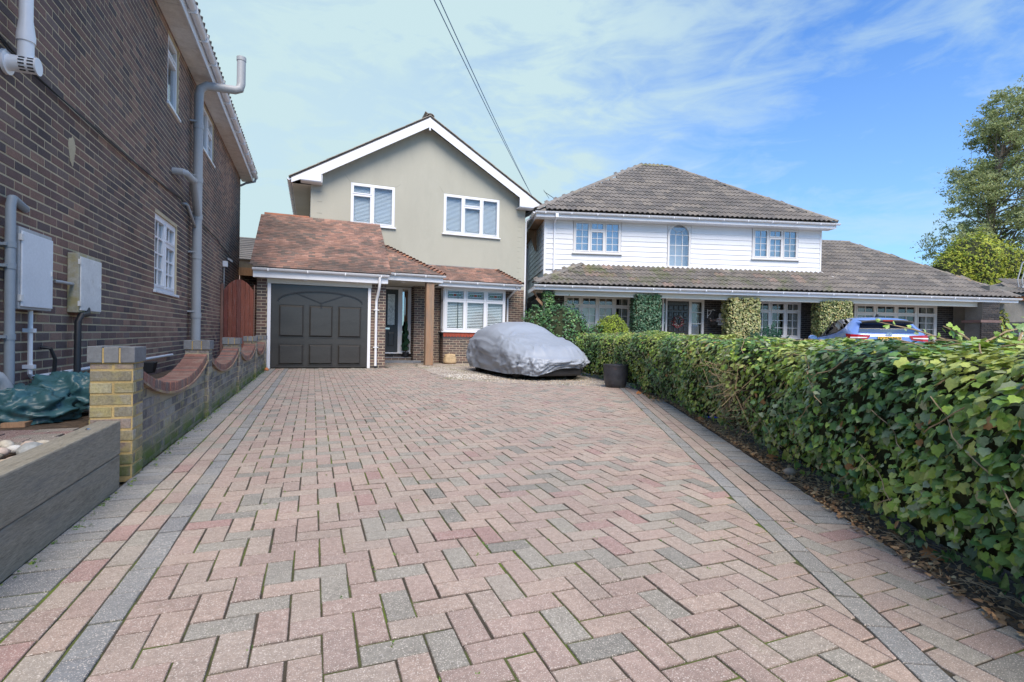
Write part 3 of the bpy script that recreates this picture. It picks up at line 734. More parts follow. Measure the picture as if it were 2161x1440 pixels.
b = MB(); b.tube([(-2.07, 9.95, 3.03), (-2.0, 9.95, 3.03), (-1.99, 10.0, 3.02), (-1.97, 10.5, 2.75)], .024, 8); b.build('branch_pipe', m_greypipe, houseA, smooth=True)
b = MB(); b.tube([(-2.0, 4.66, .25), (-2.0, 4.66, 1.80), (-2.0, 4.68, 1.85), (-2.02, 4.74, 1.86), (-2.06, 5.0, 1.84)], .029, 12)
for z in (.85, 1.35, 1.5): b.tube([(-2.0, 4.66, z), (-2.0, 4.66, z+.04)], .034, 12); b.box(-2.07, -2.0, 4.61, 4.71, z+.01, z+.03)
smooth_angle(b.build('waste_pipe', m_bluegrey, houseA, smooth=True))
b = MB(); b.tube([(-2.0, 4.15, .60), (-1.96, 4.25, .62), (-1.93, 4.34, .60), (-1.91, 4.38, .54), (-1.91, 4.38, .28)], .052, 12); smooth_angle(b.build('waste_pipe', m_greypipe, houseA, smooth=True))
b = MB(); b.tube([(-2.03, 5.02, 1.08), (-2.03, 5.02, .58), (-2.03, 5.05, .55), (-2.03, 9.3, .55)], .016, 8)
for q in (.9, .62): b.box(-2.07, -2.0, 5.0, 5.04, q, q+.03)
b.build('conduit', m_upvc, houseA)
b = MB(); b.tube([(-1.99, 5.95, 1.12), (-1.97, 5.9, 1.07), (-1.98, 5.80, 1.06), (-1.99, 5.76, 1.0), (-1.99, 5.75, .3)], .027, 10); smooth_angle(b.build('drain_pipe', m_black, houseA, smooth=True))
b = MB(); b.tube([(-2.06, 5.25, .78), (-2.0, 5.27, .77), (-1.98, 5.30, .68), (-2.0, 5.32, .5), (-2.02, 5.28, .32)], .014, 8); b.build('black_hose', m_black, houseA)
b = MB(); b.tube([FA.p(3.8, 3.5, .02), FA.p(4.3, 3.1, .02), FA.p(4.62, 2.95, .02), FA.p(5.07, 2.90, .02), FA.p(6.5, 2.93, .03), FA.p(8, 2.98, .02), FA.p(9.8, 3.09, .02), FA.p(10.4, 3.0, .02), FA.p(13, 3.0, .02), FA.p(16.9, 2.75, .02)], .009, 6)
b.tube([FA.p(4.0, 3.1, .03), FA.p(4.7, 2.90, .03), FA.p(6.5, 2.905, .035), FA.p(9.8, 3.06, .03)], .007, 6); b.tube([FA.p(4.7, .5, .02), FA.p(6, .49, .02), FA.p(7, .51, .02)], .008, 6)
b.build('cable', m_black, houseA)
# meter boxes
def meter(a0, a1, z0, z1, side, label):
    b = MB(); b.box(-2.07, -1.985, a0, a1, z0, z1); m = b.build('meter_box', side, houseA, bevel=.006, label=label)
    b = MB(); b.box(-1.984, -1.972, a0+.015, a1-.015, z0+.02, z1-.03); b.build('door', m_offwhite if side is m_lichen else m_upvc_dull, m, bevel=.004)
    b = MB()
    for z in (z0+.06, z1-.1): b.box(-1.99, -1.968, a0-.004, a0+.03, z, z+.045)
    b.box(-1.972, -1.966, a1-.05, a1-.035, (z0+z1)/2-.02, (z0+z1)/2+.02); b.build('hinge', m_offwhite, m)
m_lichen = M('lichened_plastic', (.42, .40, .33), .8, .15, 4, .15, 50, .2, tints=(((.36, .30, .12), 7, .42, .6, .8), ((.2, .2, .16), 11, .5, .7, .6)))
m_upvc_dull = M('dull_white_plastic', (.72, .74, .77), .6, .06, 2, .05, 40, .06, tints=(((.45, .45, .42), 6, .55, .8, .3),))
m_greyplas = M('stained_grey_plastic', (.42, .42, .42), .7, .15, 4, .12, 50, .15)
meter(4.74, 5.24, 1.07, 1.67, m_greyplas, 'larger white meter box nearest the grey waste pipe')
meter(5.75, 6.26, 1.08, 1.62, m_lichen, 'smaller lichen stained meter box')
b = MB(); b.tube([(-2.065, 5.50, 1.335), (-2.035, 5.55, 1.335), (-2.03, 5.76, 1.335)], .014, 8); b.build('pipe_stub', m_greypipe, houseA)
# boiler flue
b = MB(); b.tube([(-1.95, 4.72, 2.98), (-1.95, 4.72, 3.02), (-1.95, 4.72, 3.14), (-1.95, 4.72, 4.6)], [.055, .055, .040, .040], 14); b.tube([(-1.95, 4.72, 2.86), (-1.95, 4.72, 3.0)], .047, 14)
fl = b.build('flue_pipe', m_upvc, houseA, smooth=True); smooth_angle(fl)
b = MB(); b.tube([(-2.066, 4.72, 2.82), (-2.045, 4.72, 2.82)], .085, 18); b.tube([(-2.045, 4.72, 2.82), (-1.885, 4.72, 2.82)], .056, 18); b.tube([(-1.885, 4.72, 2.82), (-1.875, 4.72, 2.82)], .061, 18); smooth_angle(b.build('flue_terminal', m_upvc, fl, smooth=True))
for i in range(2):
    for k in range(5):
        t = radians(-60+k*24); x = -1.955+i*.05; c_ = Vector((x, 4.72-.0565*cos(t), 2.82+.0565*sin(t)))
        b = MB(); b.beam(c_-Vector((.017, 0, 0)), c_+Vector((.017, 0, 0)), .009, .006, up=Vector((0, -cos(t), sin(t)))); b.build('vent_slot', m_black, fl)
# small outbuilding, fence light, and gate between the houses
ob = thing('outbuilding', 'low brick outbuilding with a weathered timber fascia behind the red gate', 'outbuilding', (-1.3, 17, 0))
b = MB(); b.box(-2.06, -.4, 17.2, 20, 0, 2.85); wl = b.build('wall', m_mortar, ob)
FO = Fr((-2.06, 17.19), 90)
l_ = brick_list(0, 1.66, .0, 2.85); place(wl, 'brick', 'brickwork', T_BRICK, bricks_to_mats(FO, l_), pick([1]*5, len(l_)), [(.25, .13, .10), (.20, .11, .09), (.14, .09, .08), (.3, .16, .12), (.1, .07, .065)], m_brick, 300)
b = MB(); b.prism([(-2.05, 16.9, 2.80), (-1.25, 16.9, 2.62), (-1.25, 16.9, 2.74), (-2.05, 16.9, 2.98)], (0, 3, 0)); b.build('roof', m_sleeper, ob)
b = MB(); b.box(-2.05, -1.22, 16.82, 16.89, 2.55, 2.78); b.build('fascia', m_timber, ob)
dh = thing('distant_house', 'far house with grey tiled roof seen between the two houses', 'house', (-3, 34, 0))
b = MB(); b.box(-8, 4, 32, 38, 0, 4.9); b.build('wall', M('far_wall', (.35, .25, .2)), dh)
b = MB(); b.prism([(-8.4, 31.6, 4.85), (-8.4, 35, 6.6), (-8.4, 38.4, 4.85)], (12.8, 0, 0)); rr_ = b.build('roof', m_conc_tile, dh)
b = MB()
for k in range(12): q = k/12; b.box(-8.4, 4.4, 31.6+3.4*q-.05, 31.6+3.4*q+.02, 4.88+1.75*q, 4.93+1.75*q)
b.build('tile_course', m_conc_tile, rr_)
gate = thing('garden_gate', 'arched red brown timber gate between the brick house and the garage', 'gate', (-1.7, 13.9, 0))
GA0, GA1 = -2.0, -1.36
def gtop(x): t = (x-(GA0+GA1)/2)/((GA1-GA0)/2); return 1.90+.27*(1-t*t)
nb = 7
GC = [(.20, .06, .042), (.17, .052, .04), (.23, .075, .05), (.15, .055, .045)]
for k in range(nb):
    x0 = GA0+(GA1-GA0)*k/nb+.002; x1 = GA0+(GA1-GA0)*(k+1)/nb-.003; b = MB(); y0 = 13.88+rnd.uniform(0, .004)
    b.col = rnd.choice(GC)
    xs = [x0+(x1-x0)*i/4 for i in range(5)]
    b.prism([(x0, y0, .06), (x1, y0, .06)]+[(x, y0, gtop(x)) for x in reversed(xs)], (0, .022, 0)); b.build('board', m_gate, gate, bevel=.003)
b = MB(); b.col = GC[1]
for z in (.3, 1.1, 1.75): b.box(GA0, GA1, 13.905, 13.945, z, z+.1)
b.build('rail', m_gate, gate)
for x0, x1, h in ((-2.065, -2.005, 2.05), (-1.355, -1.335, 2.05)):
    b = MB(); b.col = (.22, .12, .09); b.box(x0, x1, 13.86, 13.95, 0, h); b.build('gate_post', m_gate, gate, bevel=.004)
ls = thing('security_light', 'small white sensor light on thin conduit above the red gate', 'light', (-2.0, 14.2, 2.5))
b = MB(); b.box(-2.07, -1.96, 14.12, 14.22, 2.48, 2.62); b.build('housing', m_upvc, ls, bevel=.01)
b = MB(); b.prism([(-1.96, 14.1, 2.66), (-1.96, 14.24, 2.66), (-1.86, 14.24, 2.60), (-1.86, 14.1, 2.60)], (0, 0, .05)); b.build('lamp_head', m_greypipe, ls)
b = MB(); b.tube([(-2.04, 14.17, 2.48), (-2.04, 14.17, 1.6)], .012, 6); b.build('conduit', m_greypipe, ls)

# ------------------------------------------------------------------ house B (centre, sage render over brick)
houseB = thing('rendered_house', 'sage rendered gabled house with black garage door and clay tiled lean-to roof', 'house', (3.4, 16.7, 0))
YW, YG, YBAY = 16.7, 14.2, 16.3
XL_, XR_ = -.13, 6.9; EZ = 5.55; RX, RZ = 3.39, 7.84
FB = Fr((0, YW), 90)
hb = [(1.03, 2.37, 4.31, 5.60), (3.97, 5.92, 4.29, 5.60)]
w = MB(); V = [(XL_, YW, 2.5), (XR_, YW, 2.5)]
for c in cells(XL_, XR_, 2.56, 5.603, hb): w.fb(FB, c[0], c[1], c[2], c[3], -.25, 0)
gtopz = lambda x: RZ-.12-(abs(x-RX))*.60
# gable triangle above the eave line
xa, xb = XL_, XR_
w.prism([(xa, YW, 5.603), (xb, YW, 5.603), (xb, YW, gtopz(xb)+.005), (RX, YW, RZ-.12), (xa, YW, gtopz(xa)+.005)], (0, .25, 0))
for x0, x1, z0, z1 in hb:
    if z1 > EZ: pass
w.build('rendered_wall', m_render, houseB)
w = MB(); w.box(XL_, XR_, YW+.252, 24.4, 2.56, EZ-.3); w.box(XL_, XR_, 17.9, 24.4, .0, 2.56); w.prism([(XL_, YW+.26, EZ), (XR_, YW+.26, EZ), (RX, YW+.26, RZ-.3)], (0, 7.6, 0)); w.build('rear_walls', m_render, houseB)
m_rj = M('dark_render_joint', (.27, .265, .215))  # joint lines a tone darker than the render
# movement cracks over the windows and quoin marks
b = MB()
for (x0, z0, x1, z1) in ((1.0, 5.63, .84, 5.83), (1.02, 5.62, 2.40, 5.625), (2.42, 5.63, 2.55, 5.73), (3.95, 5.63, 3.82, 5.83), (3.97, 5.62, 5.95, 5.62), (6.0, 5.63, 6.1, 5.73)):
    b = MB(); b.beam((x0, YW-.001, z0), (x1, YW-.001, z1), .004, .006); b.build('render_joint', m_rj, houseB)
for k in range(7):
    z = 2.95+k*.36
    for q in (0, .22): b = MB(); b.box(6.62, 6.70 if q else 6.78, YW-.003, YW+.01, z+q, z+q+.008); b.build('render_joint', m_rj, houseB)
for z in (4.9, 5.2, 4.55): b = MB(); b.box(.05, .2, YW-.003, YW+.01, z, z+.01); b.build('render_joint', m_rj, houseB)
# windows of the first floor, set slightly proud of the gable infill
window(houseB, FB, 1.03, 2.37, 4.31, 5.60, [(0, .48, .73, 1, None, None), (0, .48, 0, .73, None, 'L'), (.48, 1, 0, 1, None, 'L')], d=.022, back='greyblind', fr=.05, sillw=.05)
window(houseB, FB, 3.97, 5.92, 4.29, 5.60, [(0, .34, 0, 1, None, 'L'), (.34, .67, .73, 1, None, None), (.34, .67, 0, .73, None, 'L'), (.67, 1, 0, 1, None, 'L')], d=.022, back='greyblind', fr=.05, sillw=.05)
# main roof, verge, barge boards
YV = 16.36
r = MB(); SL = .60
e0, e1 = -.66, 7.34
zt = lambda x: RZ+.02-abs(x-RX)*SL
r.prism([(e0, YV, zt(e0)), (RX, YV, zt(RX)), (e1, YV, zt(e1)), (e1, YV, zt(e1)+.05), (RX, YV, zt(RX)+.06), (e0, YV, zt(e0)+.05)], (0, 8.6, 0)); rB = r.build('roof', m_conc_tile, houseB)
for sgn, ex in ((-1, e0-.05), (1, e1+.05)):
    s_ = Vector((-sgn, 0, SL)); O_ = (ex, YV-.05 if sgn < 0 else YV-.05, zt(ex)+.06); Ls = abs(ex-RX)*sqrt(1+SL*SL)
    roof_tiles(rB, 'roof_tile', 'roof_tiles', O_, (0, 1, 0), s_, 0, 1.5, Ls-.1, .30, .30, t_plain(.3, .36, .016), [(.34, .30, .26), (.30, .27, .235), (.38, .33, .28)], [1, 1, 1], m_conc_tile, lambda a, h: True, 130, lift=.025, broken=False)
ridge_tiles(rB, 'ridge_tile', [(RX, YV-.07, RZ+.06), (RX, 24.9, RZ+.06)], m_conc_tile, [(.22, .19, .16)], r=.13, L=.42)
b = MB(); W_ = .25
for sgn, ex in ((-1, e0), (1, e1)):
    xin = RX; b.prism([(ex, YV-.02, zt(ex)+.0), (RX, YV-.02, zt(RX)), (RX, YV-.02, zt(RX)-W_*1.15), (ex+(-sgn)*.82, YV-.02, zt(ex+(-sgn)*.82)-W_*1.15), (ex+(-sgn)*.82, YV-.02, 5.42), (ex+(-sgn)*.25, YV-.02, 5.42), (ex, YV-.02, zt(ex)-.13)], (0, .022, 0)) if sgn < 0 else \
    b.prism([(ex, YV-.02, zt(ex)+.0), (ex, YV-.02, zt(ex)-.13), (ex-.22, YV-.02, 5.38), (ex-.8, YV-.02, 5.38), (ex-.8, YV-.02, zt(ex-.8)-W_*1.15), (RX+.001, YV-.02, zt(RX)-W_*1.15), (RX+.001, YV-.02, zt(RX))], (0, .022, 0))
b.box(RX-.025, RX+.025, YV-.035, YV, zt(RX)-.40, zt(RX)-.0)
b.build('barge_board', m_upvc, houseB)
b = MB(); b.box(e0+.25, XL_+.32, YV, YW, 5.40, 5.42); b.box(XR_-.36, e1-.22, YV, YW, 5.36, 5.38); b.box(XL_+.30, XL_+.32, YV, YW-.001, 5.42, 5.70)
b.prism([(e0, YV+.003, zt(e0)-.03), (XL_+.3, YV+.003, zt(XL_+.3)-.03), (RX, YV+.003, zt(RX)-.03), (XR_-.3, YV+.003, zt(XR_-.3)-.03), (e1, YV+.003, zt(e1)-.03), (e1, YV+.003, zt(e1)-.05), (XR_-.3, YV+.003, zt(XR_-.3)-.05), (RX, YV+.003, zt(RX)-.055), (XL_+.3, YV+.003, zt(XL_+.3)-.05), (e0, YV+.003, zt(e0)-.05)], (0, .34, 0))
b.build('soffit', m_upvc, houseB)
b = MB(); b.box(e0+.02, XL_-.002, YW+.0, 24.5, 5.36, 5.375); b.build('side_soffit', m_cream, houseB)
b = MB(); b.box(e0-.0, e0+.02, YW-.3, 24.5, 5.36, zt(e0)+.01); b.build('fascia', m_upvc, houseB); b = MB(); b.box(e1-.02, e1, YW-.3, 24.5, 5.36, zt(e1)+.01); b.build('fascia', m_upvc, houseB)
FBl = Fr((e0, 24.6), 180); gutter(houseB, FBl, 0, 8.2, zt(e0)+.0, .06)
FBr = Fr((e1, 16.4), 0); gutter(houseB, FBr, 0, 8.2, zt(e1)-.02, .06)
b = MB(); b.tube([(7.40, 16.75, zt(e1)-.08), (7.38, 16.75, 5.28), (6.98, 16.75, 5.02), (6.95, 16.75, 4.92), (6.95, 16.75, .1)], .034, 10); smooth_angle(b.build('downpipe', m_upvc, houseB, smooth=True))
b = MB(); b.fb(Fr((-.13, 24), 180), 4.6, 5.6, 4.3, 5.2, 0, .03); b.build('side_window', m_upvc, houseB)
# ground floor walls in brick
def brickwall(parent, F, a0, a1, z0, z1, holes=(), d=-.2, pal=BR_B, n=0, mort=None, name='brick_wall', stack=.5, thickback=None):
    w = MB()
    for c in cells(a0+.012, a1-.012, z0, z1, holes): w.fb(F, c[0], c[1], c[2], c[3], d, -.004)
    wl = w.build(name, mort or m_mortar_b, parent)
    l = brick_list(a0, a1, z0, z1, holes, stack=stack); 
    return wl, bricks_to_mats(F, l)
m_mortar_b = M('buff_mortar', (.46, .40, .30), .95, .12, 2, .12, 120, .4)
allb = []
def addw(*a, **k):
    wl, m = brickwall(*a, **k); allb.extend(m); return wl
FG = Fr((0, YG), 90)
addw(houseB, FG, -1.33, -1.08, 0, 2.3); addw(houseB, FG, 1.43, 1.83, 0, 2.3)
addw(houseB, Fr((1.83, 14.2), 0), 0, 3.1, 0, 2.45, d=-.12)
b = MB(); b.prism([(1.80, 14.22, 2.45), (1.80, YW, 2.45), (1.80, YW, 4.2), (1.80, 14.22, 2.60)], (.03, 0, 0)); b.build('flank_cheek', m_lead, houseB)
NOOP = 0 #      # garage flank into the porch
addw(houseB, Fr((-1.33, 16.9), 180), 0, 2.7, 0, 2.4, d=-.12)
addw(houseB, FB, 3.05, 3.92, 0, 2.75); addw(houseB, FB, 6.10, 6.9, 0, 2.56)
addw(houseB, Fr((3.05, 17.4), 180), 0, .7, 0, 2.6, d=-.2)      # recess side
FBy = Fr((0, YBAY), 90)
addw(houseB, FBy, 3.93, 6.10, 0, .80); addw(houseB, Fr((3.93, YW), 180), 0, YW-YBAY, 0, .80)
addw(houseB, Fr((0, 17.3), 90), 1.83, 3.05, 0, .28); addw(houseB, Fr((0, 17.0), 90), 1.84, 3.04, 0, .14, d=-.3)
addw(houseB, Fr((6.9, YW), 0), 0, 7, 0, 2.56, d=-.1)
wmain = [o for o in COL.objects if o.name.startswith('brick_wall')][0]
place(wmain, 'brick', 'brickwork', T_BRICK, allb, pick([5, 5, 5, 3, 3], len(allb)), BR_B, m_brick, 300)
b = MB(); b.box(1.84, 3.04, 17.0, 17.3, .14, .165); b.box(1.84, 3.3, 16.66, 17.0, .0, .07); b.build('step', m_lead, houseB)
# garage door
gd = thing('garage_door', 'black six panel garage door with moulded fan arch', 'garage door', (.18, 14.18, 0))
GX0, GX1, GZ = -.99, 1.35, 2.13
b = MB(); b.box(GX0, GX1, 14.19, 14.23, .02, GZ)
b.build('door_leaf', m_doorblack, gd)
def panel(x0, x1, z0, z1):
    b = MB(); y = 14.19; e = .05
    # dark groove frame then raised field with bevels
    for (a, c, p, q) in ((x0-.012, x1+.012, z0-.012, z0), (x0-.012, x1+.012, z1, z1+.012), (x0-.012, x0, z0, z1), (x1, x1+.012, z0, z1)): b.box(a, c, y-.012, y+.002, p, q)
    V = [(x0+.012, y-.002, z0+.012), (x1-.012, y-.002, z0+.012), (x1-.012, y-.002, z1-.012), (x0+.012, y-.002, z1-.012), (x0+e, y-.04, z0+e), (x1-e, y-.04, z0+e), (x1-e, y-.04, z1-e), (x0+e, y-.04, z1-e)]
    b.add(V, [(4, 5, 6, 7), (0, 1, 5, 4), (1, 2, 6, 5), (2, 3, 7, 6), (3, 0, 4, 7)]); b.build('panel', m_doorblack, gd)
cw = [( -.80, -.20), (-.10, .50), (.585, 1.175)]
cw = [(-.82, -.22), (-.11, .48), (.60, 1.19)]
for x0, x1 in cw: panel(x0, x1, .80, 1.62); panel(x0, x1, .09, .62)
b = MB(); cx_ = .185
arc = [(cx_+1.02*cos(t), 1.72+.0+.26*sin(t)) for t in [pi*k/24 for k in range(25)]]
for p, q in zip(arc, arc[1:]): b.beam((p[0], 14.180, p[1]), (q[0], 14.180, q[1]), .03, .03)
for q in (arc[7], arc[12], arc[17]): b.beam((cx_, 14.184, 1.69), (q[0], 14.184, q[1]), .018, .02)
b.build('fan_moulding', m_black, gd)
b = MB(); b.tube([(cx_, 14.19, 1.66), (cx_, 14.14, 1.66)], .018, 10); b.box(cx_-.012, cx_+.012, 14.13, 14.15, 1.56, 1.68); b.build('handle', m_black, gd)
b = MB(); b.box(-1.08, -1.0, 14.16, 14.24, 0, 2.16); b.box(1.355, 1.43, 14.16, 14.24, 0, 2.16); b.build('frame_jamb', m_upvc, gd, bevel=.004)
b = MB(); b.box(-1.09, 1.45, 14.15, 14.24, 2.14, 2.30); b.build('frame_head', m_cream, gd, bevel=.004)
# garage roof
s_g = Vector((0, 2.8, 1.87)); gx0, gx1 = -1.38, 1.88
b = MB(); b.prism([(gx0, 13.9, 2.46), (gx1, 13.9, 2.46), (gx1, 13.9, 2.50), (gx0, 13.9, 2.50)], s_g); rg_ = b.build('garage_roof', m_clay_base if False else m_lead, houseB)
b = MB(); b.prism([(gx0+.05, YW+.02, 4.30), (gx0+.05, 19.2, 2.5), (gx0+.05, 17, 2.5)], (1.2, 0, 0)); b.build('rear_slope', m_conc_tile, houseB)
TP = t_plain(); Lg = s_g.length
def clay_w(h, L): return CW
roof_tiles(rg_, 'roof_tile', 'roof_tiles', (0, 13.88, 2.50), (1, 0, 0), s_g, gx0, gx1-.08, Lg-.02, .165, .10, TP, CLAY, CW, m_clay, lambda a, h: h < Lg-.06 and (h < Lg*.985 or a < -.13 or True), 300, jit=1.6, lift=.0)
b = MB(); b.tube([(gx0, YW, 4.37), (-.16, YW, 4.37)], .06, 8, (.42, .16, .09)); b.build('ridge_tile', m_clay, rg_)
b = MB(); b.box(gx0, gx0+.02, 13.9, 13.92, 2.25, 2.5)
b.prism([(gx0-.01, 13.93, 2.47), (gx0-.01, 13.93, 2.30), (gx0-.01, 14.1, 2.36), (gx0-.01, YW, 4.20), (gx0-.01, YW, 4.33)], (.02, 0, 0)); b.build('verge_board', m_upvc, rg_)
b = MB(); b.box(XL_, 1.95, YW-.012, YW-.002, 4.24, 4.33); b.prism([(XL_, YW-.01, 4.24), (1.95, YW-.01, 4.24), (1.95, YW-.10, 4.20), (XL_, YW-.10, 4.20)], (0, 0, .008)); b.build('flashing', m_lead, houseB)
# fascias / gutters of the lean-to roofs
b = MB(); b.box(gx0, 1.84, 13.93, 13.955, 2.26, 2.49); b.box(gx0, 1.84, 13.955, 14.19, 2.26, 2.275); b.build('garage_fascia', m_upvc, houseB)
b = MB()
for x in (-.2, 1.05): b.lathe((x, 14.07, 2.24), [(.045, 0), (.045, .02)], 12)
b.build('downlight', m_upvc, houseB)
gutter(houseB, Fr((0, 13.93), 90), gx0-.02, 1.86, 2.47, .058)
b = MB(); b.tube([(1.62, 13.87, 2.42), (1.62, 13.87, 2.25), (1.61, 13.93, 2.10), (1.58, 14.12, 1.86), (1.57, 14.14, 1.78), (1.57, 14.14, .06)], .034, 10)
for z in (1.55, .55): b.box(1.50, 1.64, 14.1, 14.2, z, z+.02)
smooth_angle(b.build('downpipe', m_upvc, houseB, smooth=True))
# porch
PE, PZ = 15.2, 2.72; apex = (2.07, YW, 3.72); s_p = Vector((0, YW-PE, 1.0)); Lp = s_p.length
b = MB(); b.prism([(1.86, PE, PZ-.04), (3.66, PE, PZ-.04), (2.07, YW, 3.68), (1.86, YW, 3.68)], (0, 0, .03)); b.prism([(3.66, PE, PZ-.03), (3.66, YW, PZ-.03), (2.07, YW, 3.68)], (0, 0, .02))
rp_ = b.build('porch_roof', m_lead, houseB)
roof_tiles(rp_, 'roof_tile', 'roof_tiles', (0, PE-.02, PZ), (1, 0, 0), s_p, 1.88, 3.66, Lp, .165, .10, TP, CLAY, [6, 8, 5, 9, 9, 3, 7], m_clay, lambda a, h: a < 3.66-1.58*h/Lp+.02, 300, jit=1.6)
def bonnets(parent, p, q, n, pal):
    p, q = Vector(p), Vector(q); d = q-p; dd = d.normalized(); x = dd.cross(Vector((0, 0, 1))).normalized(); z = x.cross(dd)
    V = []; F_ = []; sg = 6
    for yy, rr, zz in ((0, .105, .02), (1, .05, -.01)):
        for rx in (rr, rr-.014):
            for i in range(sg+1): t = pi*i/sg; V.append((rx*cos(t)*1.15, yy*.17, rx*sin(t)*.75+zz))
    m = sg+1
    for i in range(sg): F_ += [(i, i+1, 2*m+i+1, 2*m+i), (i+1, i, m+i, m+i+1)]
    tm = T(V, F_); ms = [mat4(np.array(x), np.array(dd), np.array(z), tuple(p+d*(k/n))) for k in range(n)]
    place(parent, 'bonnet_tile', 'bonnet_tiles', tm, ms, pick([1]*len(pal), n), pal, m_clay, 300)
bonnets(rp_, (3.66, PE, PZ-.01), (2.07, YW, 3.70), 18, CLAYN)
b = MB(); b.box(1.86, 3.64, PE+.01, PE+.035, 2.50, 2.71); b.box(3.615, 3.64, PE+.035, YBAY-.45, 2.50, 2.71); b.build('porch_fascia', m_upvc, houseB)
b = MB(); b.box(1.84, 3.62, PE+.035, 17.3, 2.50, 2.515); b.build('porch_ceiling', m_cream, houseB)
b = MB(); b.lathe((2.5, 15.6, 2.48), [(.07, 0), (.07, .02)], 14); b.build('porch_light', m_upvc, houseB)
gutter(houseB, Fr((0, PE+.01), 90), 1.84, 3.70, 2.69, .058)
b = MB(); b.box(3.15, 3.39, 15.26, 15.50, 0, 2.50); post = b.build('porch_post', m_wood_post, houseB, bevel=.012)
# bay roof and window
s_b = Vector((0, .82, .53)); Lb = s_b.length; BE, BZ = 15.88, 2.66
b = MB(); b.prism([(2.9, BE, BZ-.03), (6.5, BE, BZ-.03), (5.82, YW, 3.16), (2.9, YW, 3.16)], (0, 0, .02)); b.prism([(6.5, BE, BZ-.03), (6.5, YW, BZ-.03), (5.82, YW, 3.16)], (0, 0, .02)); rb_ = b.build('bay_roof', m_lead, houseB)
roof_tiles(rb_, 'roof_tile', 'roof_tiles', (0, BE-.02, BZ), (1, 0, 0), s_b, 3.0, 6.5, Lb, .165, .10, TP, CLAY, [12, 9, 9, 5, 3, 6, 1], m_clay, lambda a, h: a < 6.5-.68*h/Lb and a > 3.45-.55*h/Lb, 300, jit=1.6)
bonnets(rb_, (6.50, BE, BZ-.01), (5.82, YW, 3.18), 10, CLAYN)
b = MB(); b.box(2.95, 5.85, YW-.015, YW-.002, 3.13, 3.23); b.prism([(2.95, YW-.012, 3.19), (5.85, YW-.012, 3.19), (5.85, YW-.12, 3.13), (2.95, YW-.12, 3.13)], (0, 0, .008)); b.build('flashing', m_lead, houseB)
b = MB(); b.box(3.66, 6.46, BE+.01, BE+.035, 2.47, 2.65); b.box(3.66, 6.46, BE+.035, YW-.005, 2.47, 2.485); b.box(6.435, 6.46, BE+.035, YW, 2.485, 2.65); b.build('bay_fascia', m_upvc, houseB)
gutter(houseB, Fr((0, BE+.01), 90), 3.66, 6.52, 2.63, .058)
b = MB(); b.tube([(6.30, BE-.04, 2.58), (6.30, BE+.05, 2.48), (6.28, YW-.06, 2.22), (6.28, YW-.05, 2.14), (6.28, YW-.05, .1)], .034, 10); smooth_angle(b.build('downpipe', m_upvc, houseB, smooth=True))
th3 = [(i/3, (i+1)/3, 0, .71, None, 'L') for i in range(3)]+[(i/3, (i+1)/3, .71, 1, None, None) for i in range(3)]
bw = window(houseB, FBy, 3.96, 6.07, 1.05, 2.47, th3, d=.0, back='blind', fr=.06, sillw=.05)
window(houseB, Fr((3.93, YW-.01), 180), .02, YBAY and .37, 1.05, 2.47, [(0, 1, 0, .71, None, None), (0, 1, .71, 1, None, None)], d=.0, back='blind', fr=.04)
# stained roses in the three top lights
for k in range(3):
    cxr = 3.96+2.11*(k+.5)/3; z = 2.24; b = MB()
    for rr, n_ in ((.05, 9), (.028, 6)):
        b.add([(cxr+rr*cos(2*pi*i/n_)*(1+.15*(i % 2)), YBAY+.024-.002*(rr < .03), z+rr*.8*sin(2*pi*i/n_)) for i in range(n_)], [tuple(range(n_))])
    b.build('rose_motif', m_redpaint, bw)
    b = MB()
    for sx in (-1, 1):
        for q in (.10, .17): b.add([(cxr+sx*(q-.035), YBAY+.024, z), (cxr+sx*q, YBAY+.024, z+.03), (cxr+sx*(q+.04), YBAY+.024, z+.005), (cxr+sx*q, YBAY+.024, z-.025)], [(0, 1, 2, 3)])
    b.build('leaf_motif', M('stained_green', (.08, .2, .08)), bw)
    b = MB()
    for zz in (z+.09, z-.09): b.box(cxr-.24, cxr+.24, YBAY+.022, YBAY+.028, zz-.004, zz+.004)
    for sx in (-.22, .22): b.box(cxr+sx-.004, cxr+sx+.004, YBAY+.022, YBAY+.028, z-.09, z+.09)
    b.beam((cxr-.22, YBAY+.025, z-.09), (cxr, YBAY+.025, z), .006, .006); b.beam((cxr+.22, YBAY+.025, z-.09), (cxr, YBAY+.025, z), .006, .006)
    b.build('leading', m_lead_line, bw)
# red scalloped tile band below the sill
b = MB(); b.box(3.93, 6.10, YBAY-.012, YBAY+.05, .95, 1.015); band = b.build('sill_band', m_redpaint, houseB)
for k in range(22):
    x = 3.98+k*.098; b = MB(); b.prism([(x-.045, YBAY-.014, .95), (x-.045, YBAY-.014, .90), (x-.02, YBAY-.014, .865), (x+.02, YBAY-.014, .865), (x+.045, YBAY-.014, .90), (x+.045, YBAY-.014, .95)], (0, .03, 0)); b.build('scalloped_tile', m_redpaint, band)
b = MB(); b.box(3.93, 6.10, YBAY-.0, YBAY+.2, .80, 1.03); b.build('sill_course', M('dark_course', (.09, .08, .08)), houseB)
